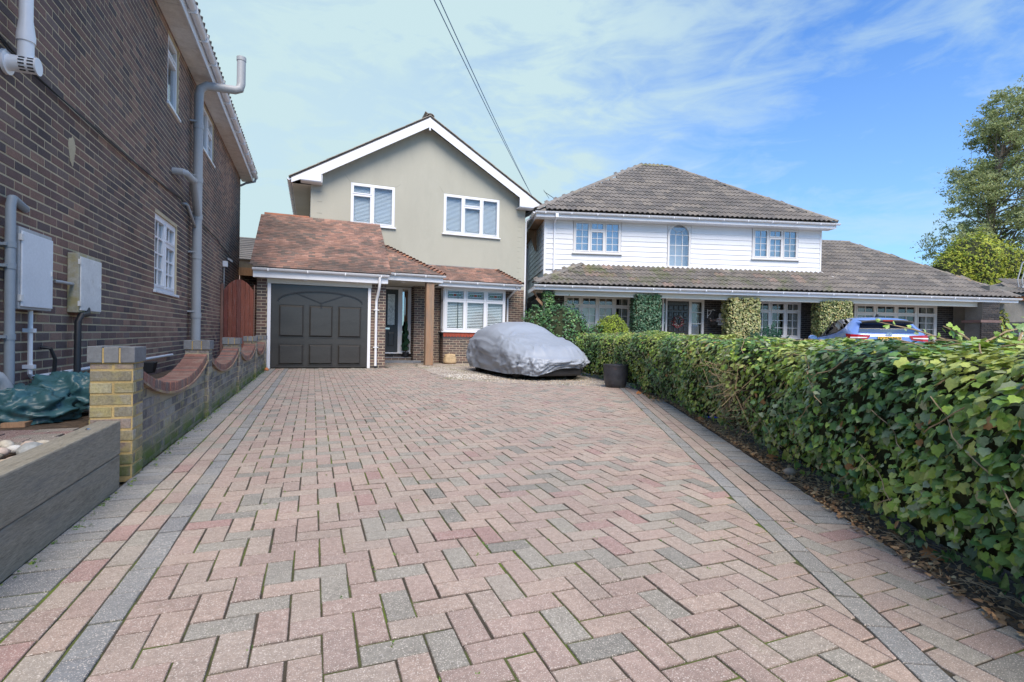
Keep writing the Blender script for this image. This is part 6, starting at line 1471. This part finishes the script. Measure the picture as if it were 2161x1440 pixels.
#SECTION4
# ------------------------------------------------------------------ plants
IVY_O = [(0, .02), (.24, -.14), (.50, .08), (.42, .27), (.43, .52), (.22, .66), (0, 1.0), (-.22, .66), (-.43, .52), (-.42, .27), (-.50, .08), (-.24, -.14)]
V = [(x, y-.3, -.16*abs(x)-.10*max(0, y-.5)) for x, y in IVY_O]+[(0, .02, .02)]
T_IVY = T(V, [(i, (i+1) % 12, 12) for i in range(12)], [1, .94, 1, .92, 1, .95, .95, 1, .92, 1, .94, 1])
T_IVY2 = T([(0, -.3, 0), (.48, -.12, -.07), (.3, .3, -.06), (0, .7, -.08), (-.3, .3, -.06), (-.48, -.12, -.07), (0, .02, .02)], [(i, (i+1) % 6, 6) for i in range(6)])
IVYC = [(0.081, 0.168, 0.068), (0.109, 0.224, 0.074), (0.149, 0.286, 0.079), (0.057, 0.123, 0.063), (0.218, 0.370, 0.063), (0.322, 0.470, 0.074), (0.460, 0.526, 0.137), (0.241, 0.325, 0.168), (0.380, 0.437, 0.252), (0.437, 0.224, 0.084)]
hg = thing('ivy_hedge', 'long clipped ivy hedge running along the right side of the paving', 'hedge', (3.6, 4.2, 0))
path = [tuple(P0+nR*.64+tR*-2.9), tuple(P0+nR*.52+tR*-1.0), tuple(P0+nR*.54+tR*0.2), tuple(P0+nR*.57+tR*1.6), tuple(P0+nR*.50+tR*3.2), tuple(P0+nR*.40+tR*4.9), tuple(P0+nR*.22+tR*6.6), (5.80, 9.1), (6.02, 10.2), (6.15, 11.4)]
path = [np.array(p) for p in path]
seg = [np.linalg.norm(q-p) for p, q in zip(path, path[1:])]; cum = np.concatenate([[0], np.cumsum(seg)]); LT = cum[-1]
def pathpt(s):
    i = min(max(int(np.searchsorted(cum, s))-1, 0), len(seg)-1); t = (s-cum[i])/seg[i]; p = path[i]*(1-t)+path[i+1]*t; d = (path[i+1]-path[i])/seg[i]
    return p, np.array([d[1], -d[0]])     # point and the direction away from the paving
PROF = [(.12, .03), (.05, .17), (.0, .45), (-.02, .78), (.04, .93), (.14, .985), (.50, 1.0), (.80, .99), (.93, .9), (.98, .6)]
pl_ = [sqrt((q[0]-p[0])**2+(q[1]-p[1])**2) for p, q in zip(PROF, PROF[1:])]; pcum = np.concatenate([[0], np.cumsum(pl_)]); PT = pcum[-1]
def hedge_pt(s, q):
    i = min(max(int(np.searchsorted(pcum, q))-1, 0), len(pl_)-1); t = (q-pcum[i])/pl_[i]; (o0, z0), (o1, z1) = PROF[i], PROF[i+1]; o_, z = o0+(o1-o0)*t, z0+(z1-z0)*t
    nn = Vector((-(z1-z0), (o1-o0))).normalized()  # (away from paving, z): normal
    p, out = pathpt(s)
    hs = .945+.085*max(0, min(1, (s-5.5)/4))
    lump = .075*noise.noise(Vector((s*1.3, q*1.8, 2)))+.045*noise.noise(Vector((s*3.7, q*4, 8)))
    n3 = Vector((out[0]*nn[0], out[1]*nn[0], nn[1])); P_ = Vector((p[0]+out[0]*o_, p[1]+out[1]*o_, z*hs))+n3*lump
    return P_, n3
# dense dark inside
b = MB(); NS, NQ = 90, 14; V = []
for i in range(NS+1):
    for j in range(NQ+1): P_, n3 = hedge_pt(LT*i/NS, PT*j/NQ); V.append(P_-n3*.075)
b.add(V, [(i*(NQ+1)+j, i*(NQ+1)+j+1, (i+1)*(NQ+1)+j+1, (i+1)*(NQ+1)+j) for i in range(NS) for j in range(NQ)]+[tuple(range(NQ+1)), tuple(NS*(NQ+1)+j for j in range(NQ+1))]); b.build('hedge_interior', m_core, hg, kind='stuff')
near, nearc, farm, farc = [], [], [], []
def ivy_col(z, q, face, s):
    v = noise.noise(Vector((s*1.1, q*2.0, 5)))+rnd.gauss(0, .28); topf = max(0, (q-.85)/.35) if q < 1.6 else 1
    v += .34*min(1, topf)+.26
    v -= .10*max(0, 1-s/3.0)    # the near end of the hedge draws darker leaf tones
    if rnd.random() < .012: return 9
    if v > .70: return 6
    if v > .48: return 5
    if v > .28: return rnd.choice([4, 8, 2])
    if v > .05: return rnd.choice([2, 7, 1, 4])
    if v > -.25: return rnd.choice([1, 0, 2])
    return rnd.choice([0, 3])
NL = 38000
for k in range(NL):
    s = LT*rnd.random()**1.18; q = rnd.uniform(0, PT)
    if q > 1.75 and rnd.random() < .5: continue
    P_, n3 = hedge_pt(s, q)
    # a thin, twiggy patch
    thin = math.exp(-((s-5.15)/.45)**2-((q-.35)/.35)**2)
    if rnd.random() < thin*.75: continue
    if q < .16 and rnd.random() < .45: continue
    dep = rnd.random()**1.8*.06; P_ = P_-n3*dep+n3*.012
    big = (1.1+.2*max(0, 1-s/4)) if rnd.random() < .5 else .8
    sz = rnd.uniform(.024, .052)*big
    nrm = n3*1.0+Vector((rnd.gauss(0, .42), rnd.gauss(0, .42), rnd.gauss(.62, .42)))
    nrm.normalize()
    # leaves hang tip-down
    a = nrm.cross(Vector((0, 0, 1))); a = a.normalized() if a.length > .1 else Vector((1, 0, 0)); dn = nrm.cross(a); dn = dn if dn.z < 0 else -dn
    sp = rnd.gauss(0, .75); y_ = dn*cos(sp)+a*sin(sp); x_ = y_.cross(nrm)
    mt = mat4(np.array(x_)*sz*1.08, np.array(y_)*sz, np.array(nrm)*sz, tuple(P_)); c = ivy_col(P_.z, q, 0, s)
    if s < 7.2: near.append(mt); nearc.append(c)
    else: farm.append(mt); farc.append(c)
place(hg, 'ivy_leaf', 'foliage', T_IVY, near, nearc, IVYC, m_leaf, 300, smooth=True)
place(hg, 'ivy_leaf', 'far_foliage', T_IVY2, farm, farc, IVYC, m_leaf, 0)
# runners and stray shoots
b = MB()
for k in range(150):
    s = LT*rnd.random()**1.3; q = rnd.uniform(.1, 1.6); pts = []
    for i in range(6): P_, n3 = hedge_pt(min(max(s+i*.05*rnd.choice([1, 1]), 0), LT-.01), min(max(q+(i*.035 if k % 2 else -i*.03), .01), PT-.01)); pts.append(P_+n3*(.012+.008*sin(i*1.7)))
    b.tube(pts, .0028, 4)
for k in range(160):
    s = 5.15+rnd.gauss(0, .35); q = rnd.uniform(.05, .75); P_, n3 = hedge_pt(s, q); b.tube([P_-n3*.07, P_+n3*rnd.uniform(0, .03)+Vector((rnd.gauss(0, .05), rnd.gauss(0, .05), rnd.gauss(0, .06))), P_+n3*.02+Vector((rnd.gauss(0, .09), rnd.gauss(0, .09), rnd.gauss(0, .1)))], .002, 3)
b.build('runners', m_twig, hg, kind='stuff')
def shoot(p, pts, n, sz):
    b = MB(); P3 = [Vector(p)+Vector(q) for q in pts]; b.tube(P3, [.005]*(len(P3)-1)+[.002], 5); st = b.build('shoot', m_twig, hg); mm, c2 = [], []
    for k in range(n):
        t = (k+.7)/n*(len(P3)-1); i = min(int(t), len(P3)-2); q = P3[i].lerp(P3[i+1], t-i); side = 1 if k % 2 else -1
        nrm = Vector((-.45+rnd.gauss(0, .3), -.75+rnd.gauss(0, .3), .5+rnd.gauss(0, .3))); mm.append(leafmat(q+Vector((rnd.gauss(0, .01), rnd.gauss(0, .01), side*sz*.45)), nrm, sz*rnd.uniform(.6, 1.1), spin=rnd.uniform(0, 6.3))); c2.append(rnd.choice([4, 5, 2, 7, 5]))
    place(st, 'ivy_leaf', 'leaves', T_IVY, mm, c2, IVYC, m_leaf, 300)
cr = Vector((RGT[0], RGT[1], 0)).normalized()
def camp(px, py, D): return Vector(CAM+(FWD+RGT*(px-1080.5)/1080.5-UPV*(py-720)/1080.5)*D)
for A_, B_, D, n, sz in (((2070, 735), (1990, 688), 2.6, 9, .042), ((2010, 722), (1855, 680), 3.0, 10, .032), ((2080, 722), (2165, 690), 2.3, 9, .042), ((2150, 720), (2175, 668), 2.2, 6, .05)):
    p = camp(A_[0], A_[1], D); q = camp(B_[0], B_[1], D*1.03); m = (p+q)/2+Vector((0, 0, .012)); shoot(p, [Vector((0, 0, 0)), m-p, q-p], n, sz)

def leafy_blob(name, label, cat, centers, n, size, pal, wts, mat=m_leaf_soft, tmpl=TL, group=None, core=True, asp=.75, nparts=0, coremat=None, base=None, up=.35, lum=.10):
    """leaves over the surface of a union of ellipsoids"""
    c0 = centers[0]; t = thing(name, label, cat, base or (c0[0], c0[1], 0), group); mm, cc = [], []
    for _ in range(n):
        c = rnd.choices(centers, [e[3]*e[4]+e[4]*e[5] for e in centers])[0]
        z = rnd.uniform(-1, 1); a = rnd.uniform(0, 2*pi); r_ = sqrt(1-z*z); d = Vector((r_*cos(a), r_*sin(a), z)); lump = 1+lum*noise.noise(Vector((d.x*2.3+c[0], d.y*2.3, d.z*2.3)))+lum*.6*noise.noise(d*6+Vector((c[1], 0, 0)))-rnd.random()**2*(.13+lum*.5)+(lum*rnd.random() if rnd.random() < .08 else 0)
        p = Vector((c[0]+d.x*c[3]*lump, c[1]+d.y*c[4]*lump, c[2]+d.z*c[5]*lump))
        if p.z < .02: continue
        nrm = Vector((d.x/c[3], d.y/c[4], d.z/c[5])).normalized()+Vector((rnd.gauss(0, .45), rnd.gauss(0, .45), rnd.gauss(up, .4)))
        mm.append(leafmat(p, nrm, size*rnd.uniform(.65, 1.25), asp=asp)); cc.append(int(rnd.choices(range(len(pal)), wts)[0]))
    place(t, 'leaf', 'foliage', tmpl, mm, cc, pal, mat, nparts)
    if core:
        b = MB()
        for c in centers:
            n_, m_ = 16, 10
            b.add([(c[0]+.88*c[3]*cos(2*pi*i/n_)*sin(pi*(j+.02)/(m_+.04)), c[1]+.88*c[4]*sin(2*pi*i/n_)*sin(pi*(j+.02)/(m_+.04)), max(0, c[2]+.88*c[5]*cos(pi*(j+.02)/(m_+.04)))) for j in range(m_+1) for i in range(n_)], [(j*n_+i, j*n_+(i+1) % n_, (j+1)*n_+(i+1) % n_, (j+1)*n_+i) for j in range(m_) for i in range(n_)])
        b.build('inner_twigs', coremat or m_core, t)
    return t
G1 = [(.06, .15, .06), (.085, .20, .07), (.12, .26, .08), (.19, .33, .09), (.045, .10, .05)]
leafy_blob('ivy_mound', 'rounded mound of dark ivy beside the covered car and navy fence', 'shrub', [(6.55, 12.9, .9, .72, .7, .98), (6.05, 13.6, 1.1, .45, .5, .72), (7.15, 12.3, .55, .5, .55, .75)], 7000, .075, G1, [4, 5, 4, 1, 3], m_leaf, T_IVY2, lum=.22)
leafy_blob('golden_dome_shrub', 'clipped golden green dome shaped shrub behind the hedge end', 'shrub', [(7.72, 12.25, .82, .52, .52, .76)], 7500, .04, [(.22, .30, .03), (.30, .38, .04), (.14, .22, .03), (.38, .44, .08)], [5, 5, 3, 2])
cpos = Vector((12.2, 10.84, 0))+Vector((.5, .9, 0))*.55
def conifer_tufts(name, label, c, r, h, n, pal, size):
    t = thing(name, label, 'shrub', tuple(c)); mm, cc = [], []
    tips = [(rnd.uniform(0, 2*pi), rnd.uniform(.0, 1)**.5*r, rnd.uniform(.75, 1)*h) for _ in range(60)]
    for _ in range(n):
        a, q, hh = rnd.choice(tips); k = rnd.random(); px, py = q*cos(a), q*sin(a); hz = hh*(1-.35*(q/r)**2)
        z = hz*(.25+.75*k); w_ = .09*(1-k*.8); mm.append(leafmat((c[0]+px*(.7+.3*k)+rnd.gauss(0, w_*.5), c[1]+py*(.7+.3*k)+rnd.gauss(0, w_*.5), c[2]+z), (rnd.gauss(0, 1), rnd.gauss(0, 1), .1), size*rnd.uniform(.7, 1.3), asp=.35)); cc.append(rnd.randrange(len(pal)))
    place(t, 'leaf', 'foliage', TL, mm, cc, pal, m_leaf_soft, 0); return t
conifer_tufts('dwarf_conifer', 'low blue green dwarf conifer under the right hand window of the white house', (cpos.x, cpos.y, 0), .60, 1.52, 9000, [(.035, .12, .075), (.05, .16, .09), (.025, .08, .055)], .07)
# ivy grown pillars of the veranda
def ivy_pillar(a0, a1, z1, label, pal, wts, n, size, d0=-.55, d1=-.06, tm=T_IVY2):
    c = FC.p((a0+a1)/2, 0, (d0+d1)/2); t = thing('ivy_pillar', label, 'ivy', tuple(c), 'ivy grown veranda pillars'); mm, cc = [], []
    for _ in range(n):
        f = rnd.random(); z = rnd.uniform(.05, z1); W = a1-a0; D_ = d1-d0; pr_ = W+2*D_; e = rnd.uniform(0, pr_)
        if e < W: a, d, nn = a0+e, d1, FC.n
        elif e < W+D_: a, d, nn = a0, d1-(e-W), -FC.u
        else: a, d, nn = a1, d1-(e-W-D_), FC.u
        rd = min(.1, W*.2); ca = (a-(a0+a1)/2)/(W/2); d -= rd*max(0, abs(ca)-.75)/.25
        top = z1-.06*abs(ca)**3; z = min(z, top); lump = .05*noise.noise(Vector((a*2.5, z*2.5, 3+a0)))+.03*noise.noise(Vector((a*7, z*7, 3)))
        p = FC.p(a, z, d)+nn*(lump-rnd.random()**2*.05); mm.append(leafmat(p, nn+Vector((rnd.gauss(0, .5), rnd.gauss(0, .5), rnd.gauss(.3, .4))), size*rnd.uniform(.7, 1.25), asp=.9)); cc.append(int(rnd.choices(range(len(pal)), wts)[0]))
    place(t, 'leaf', 'foliage', tm, mm, cc, pal, m_leaf, 0)
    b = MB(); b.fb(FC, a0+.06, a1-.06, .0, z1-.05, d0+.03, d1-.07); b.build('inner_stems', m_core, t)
VAR = [(.40, .40, .16), (.30, .34, .12), (.52, .50, .26), (.18, .24, .08), (.12, .17, .06), (.46, .38, .14)]
ivy_pillar(-4.80, -4.42, 2.42, 'narrow green ivy pillar at the left end of the veranda', G1, [4, 5, 4, 2, 2], 1600, .07)
ivy_pillar(-1.74, -.80, 2.42, 'dark green ivy pillar left of the wreathed door', [(.045, .12, .06), (.07, .17, .09), (.10, .20, .11), (.03, .08, .04), (.16, .26, .14)], [4, 4, 3, 3, 1], 3600, .065)
ivy_pillar(1.54, 2.68, 2.40, 'broad cream variegated ivy pillar between lantern and right window', VAR, [5, 4, 4, 3, 2, 3], 4200, .065)
ivy_pillar(4.85, 6.04, 2.38, 'variegated yellow green ivy pillar right behind the blue car', VAR, [3, 5, 2, 4, 3, 2], 4200, .065)

# trees ------------------------------------------------------------
def tree(name, label, base, trunk_pts, r0_, clumps, nleaf, size, pal, wts, group=None, asp=.55, barkmat=None, lm=None):
    t = thing(name, label, 'tree', tuple(base), group); b = MB(); B0 = Vector(base); P3 = [B0+Vector(p) for p in trunk_pts]
    b.tube(P3, [r0_*(1-.75*i/(len(P3)-1)) for i in range(len(P3))], 9)
    tr = b.build('trunk', barkmat or m_bark, t, smooth=True); b = MB()
    for c in clumps:
        e = B0+Vector(c[:3]); k = min(range(1, len(P3)), key=lambda i: (P3[i]-e).length+max(0, P3[i].z-e.z)*2); s = P3[k-1].lerp(P3[k], rnd.random()); m = s.lerp(e, .5)+Vector((rnd.gauss(0, .2), rnd.gauss(0, .2), -.25)); b.tube([s, m, e], [r0_*.17, r0_*.10, r0_*.03], 5)
        for _ in range(3): q = e+Vector((rnd.gauss(0, c[3]*.5), rnd.gauss(0, c[3]*.5), rnd.gauss(0, c[3]*.4))); b.tube([m.lerp(e, .5), q], [r0_*.045, r0_*.015], 4)
    b.build('branches', barkmat or m_bark, t); mm, cc = [], []; wt = [c[3]**2 for c in clumps]; pick_ = rnd.choices(range(len(clumps)), wt, k=nleaf)
    sprays = {}
    for i in pick_:
        c = clumps[i]
        if i not in sprays:
            sprays[i] = []
            for _ in range(int(14*c[3]**1.5)+7):
                d = Vector((rnd.gauss(0, 1), rnd.gauss(0, 1), rnd.gauss(0, .8))); d.normalize(); sprays[i].append((d*c[3]*rnd.uniform(.45, 1.05), rnd.uniform(.12, .26)*c[3]**.5))
        o_, sr = rnd.choice(sprays[i]); p = B0+Vector(c[:3])+o_+Vector((rnd.gauss(0, sr), rnd.gauss(0, sr), rnd.gauss(0, sr*.45)))
        mm.append(leafmat(p, (rnd.gauss(0, .6), rnd.gauss(0, .6), rnd.uniform(.1, 1)), size*rnd.uniform(.7, 1.3), asp=asp)); cc.append(int(rnd.choices(range(len(pal)), wts)[0]))
    place(t, 'leaf', 'crown', TL, mm, cc, pal, m_tree_leaf, 0); return t
tc = []
for k in range(112):
    z = rnd.uniform(4.6, 14.9); R_ = float(np.interp(z, [4.6, 6.5, 9, 12, 14.9], [2.9, 4.1, 3.5, 2.5, 1.1]))
    a = rnd.uniform(0, 2*pi); q = rnd.uniform(.1, 1)**.6*R_; tc.append((q*cos(a)+.3, q*sin(a), z, rnd.uniform(.5, 1.0)))
tree('broadleaf_tree', 'tall airy green tree rising behind the roofs at the right edge', (36.4, 16.6, 0), [(0, 0, 0), (-.1, .1, 3), (-.9, .3, 5.6), (-1.3, .5, 8), (-1.0, .4, 10), (-.6, .3, 12.2)], 0.32, tc, 56000, .14, [(.32, .37, .15), (.38, .44, .19), (.46, .50, .26), (.24, .28, .13), (.52, .55, .32)], [4, 4, 3, 3, 1])
leafy_blob('golden_conifer', 'golden yellow green conifer behind the extension roof', 'tree', [(26.0, 13.3, 4.2, 1.15, 1.1, 1.35), (27.0, 13.2, 4.3, 1.05, 1.1, 1.15), (25.2, 13.6, 3.7, .8, .9, 1.1), (27.9, 12.8, 3.9, .9, .9, 1.2)], 16000, .12, [(.38, .43, .04), (.48, .50, .07), (.25, .34, .04), (.15, .22, .04)], [4, 4, 3, 2], asp=.5, coremat=m_core, base=(26.4, 13.3, 0), lum=.3)
leafy_blob('bluish_conifer', 'darker blue green conifer beside the golden one', 'tree', [(28.9, 14.2, 3.9, 1.0, 1.0, 1.7)], 5000, .13, [(.05, .13, .07), (.07, .17, .09), (.03, .08, .05)], [1, 1, 1], asp=.5, base=(28.9, 14.2, 0), lum=.3)
leafy_blob('yellow_shrub', 'yellow green shrub seen in the gap beside the dark brick pier', 'shrub', [(23.3, 11.3, 1.3, .6, .6, 1.3)], 1800, .1, [(.26, .32, .03), (.36, .34, .05), (.12, .2, .04)], [1, 1, 1], base=(23.3, 11.3, 0))
def bare_tree(base, h, label):
    t = thing('bare_tree', label, 'tree', tuple(base), 'bare winter trees between the houses'); b = MB()
    def br(p, d, L, r_, k):
        q = p+d*L; b.tube([p, p.lerp(q, .5)+Vector((rnd.gauss(0, .05), 0, rnd.gauss(0, .05)))*L, q], [r_, r_*.8, r_*.6], 4 if k < 3 else 6)
        if k > 0:
            for _ in range(3): br(q.lerp(p, rnd.uniform(0, .4)), (d+Vector((rnd.gauss(0, .5), rnd.gauss(0, .5), rnd.gauss(.1, .3)))).normalized(), L*rnd.uniform(.6, .8), r_*.55, k-1)
    br(Vector(base), Vector((0, 0, 1)), h*.35, .13, 5); b.build('trunk', M('pale_bark_%d' % int(h), (.3, .27, .25)), t)
bare_tree((14.0, 34, 0), 8.0, 'pale bare tree seen in the gap between the two centre houses')
bare_tree((12.6, 30, 0), 6.0, 'smaller bare tree lower in the gap between the two centre houses')

# overhead wires ----------------------------------------------------
E0 = Vector((6.95, 16.3, 5.80))
for k, (dx, lbl) in enumerate(((0, 'thin black telephone wire strung down to the rendered house roof'), (.10, 'second thin telephone wire running just beside the first'))):
    q = camp(931+k*7, 0, 7.0); d = (q-(E0+Vector((-dx*.3, 0, 0)))); far_ = E0+d*1.9; pts = []
    for i in range(25): t = i/24; p = E0.lerp(far_, t)+Vector((0, 0, -.55*4*t*(1-t)*.35)); pts.append(p)
    # keep the wire through the point overhead after adding the sag
    b = MB(); b.tube(pts, .007, 5); tag(b.build('overhead_wire', m_cable, None), lbl, 'wire')

# litter under the hedge ---------------------------------------------
LIT = [(0.378, 0.203, 0.095), (0.486, 0.284, 0.135), (0.270, 0.162, 0.081), (0.567, 0.405, 0.216), (0.176, 0.121, 0.068)]
mm, cc = [], []
for _ in range(3600):
    t_ = rnd.uniform(-2.3, 6.6); o_ = .50+abs(rnd.gauss(0, .12))-(.05 if t_ < .4 else 0); p = P0+nR*o_+tR*t_
    if t_ > 4.9: p = p-nR*.25*rnd.random()
    mm.append(leafmat((p[0], p[1], .012+rnd.random()*.02), (rnd.gauss(0, .5), rnd.gauss(0, .5), 1), rnd.uniform(.012, .038), asp=.7)); cc.append(rnd.randrange(5))
o = place(None, 'leaf', 'leaf_litter', T_IVY2, mm, cc, LIT, m_litter, 0); tag(o, 'brown dead leaves scattered along the foot of the ivy hedge', 'leaf litter', kind='stuff')
b = MB()
for _ in range(420):
    t_ = rnd.uniform(-2.3, 6.2); o_ = .52+abs(rnd.gauss(0, .10)); p = P0+nR*o_+tR*t_; a = rnd.uniform(0, 2*pi); L_ = rnd.uniform(.04, .16); q = Vector((p[0], p[1], .02)); e = q+Vector((cos(a)*L_, sin(a)*L_, rnd.uniform(0, .03))); b.tube([q, q.lerp(e, .5)+Vector((rnd.gauss(0, .012), rnd.gauss(0, .012), .015)), e], .0016, 3)
tag(b.build('twig_litter', m_twig, None), 'dry twigs and stalks strewn on the soil under the hedge', 'twigs', kind='stuff')
w_ = MB(); w_.prism([(4.30, 4.78, .03), (4.36, 4.70, .035), (4.52, 4.68, .03), (4.56, 4.75, .03), (4.40, 4.80, .04)], (0, 0, .02)); tag(w_.build('plastic_wrapper', m_blue, None), 'crumpled blue plastic wrapper on the soil beside the hedge foot', 'litter')
w_ = MB(); w_.beam((4.02, 4.32, .03), (4.10, 4.05, .03), .018, .014); tag(w_.build('wood_stick', m_timber, None), 'short pale stick lying on the soil near the blue wrapper', 'stick')
pb = t_pebble(9); o = link('stone', mk_mesh('stone', pb.V*.10+np.array([3.14, 2.63, .03]), pb.F, cols=np.tile([.4, .3, .22], (len(pb.F), 1)), smooth=True), None, m_stone); tag(o, 'single brown stone half hidden under the ivy hedge', 'stone')
for i, (t_, o_) in enumerate(((6.0, .22), (-.4, .6), (1.4, .62), (3.3, .56))):
    p = P0+nR*o_+tR*t_; c = LIT[i % 2]; q = MB(); m = leafmat((p[0], p[1], .03), (-.3, -.5, 1), .085); VV = (T_IVY.V @ m[:3, :3].T)+m[:3, 3]; q.col = (.55, .22, .08); q.add([tuple(v) for v in VV], T_IVY.F); tag(q.build('fallen_leaf', m_litter, None), ['orange dead leaf beside the dark pot', 'orange dead leaf near the front corner of the paving', 'orange dead leaf under the middle of the hedge', 'orange dead leaf near the blue wrapper'][i], 'leaf', 'large fallen leaves')
for o in list(bpy.data.objects):
    if o.parent is None and o.type == 'MESH' and 'category' not in o and o.get('kind') != 'structure': print('UNTAGGED', o.name)
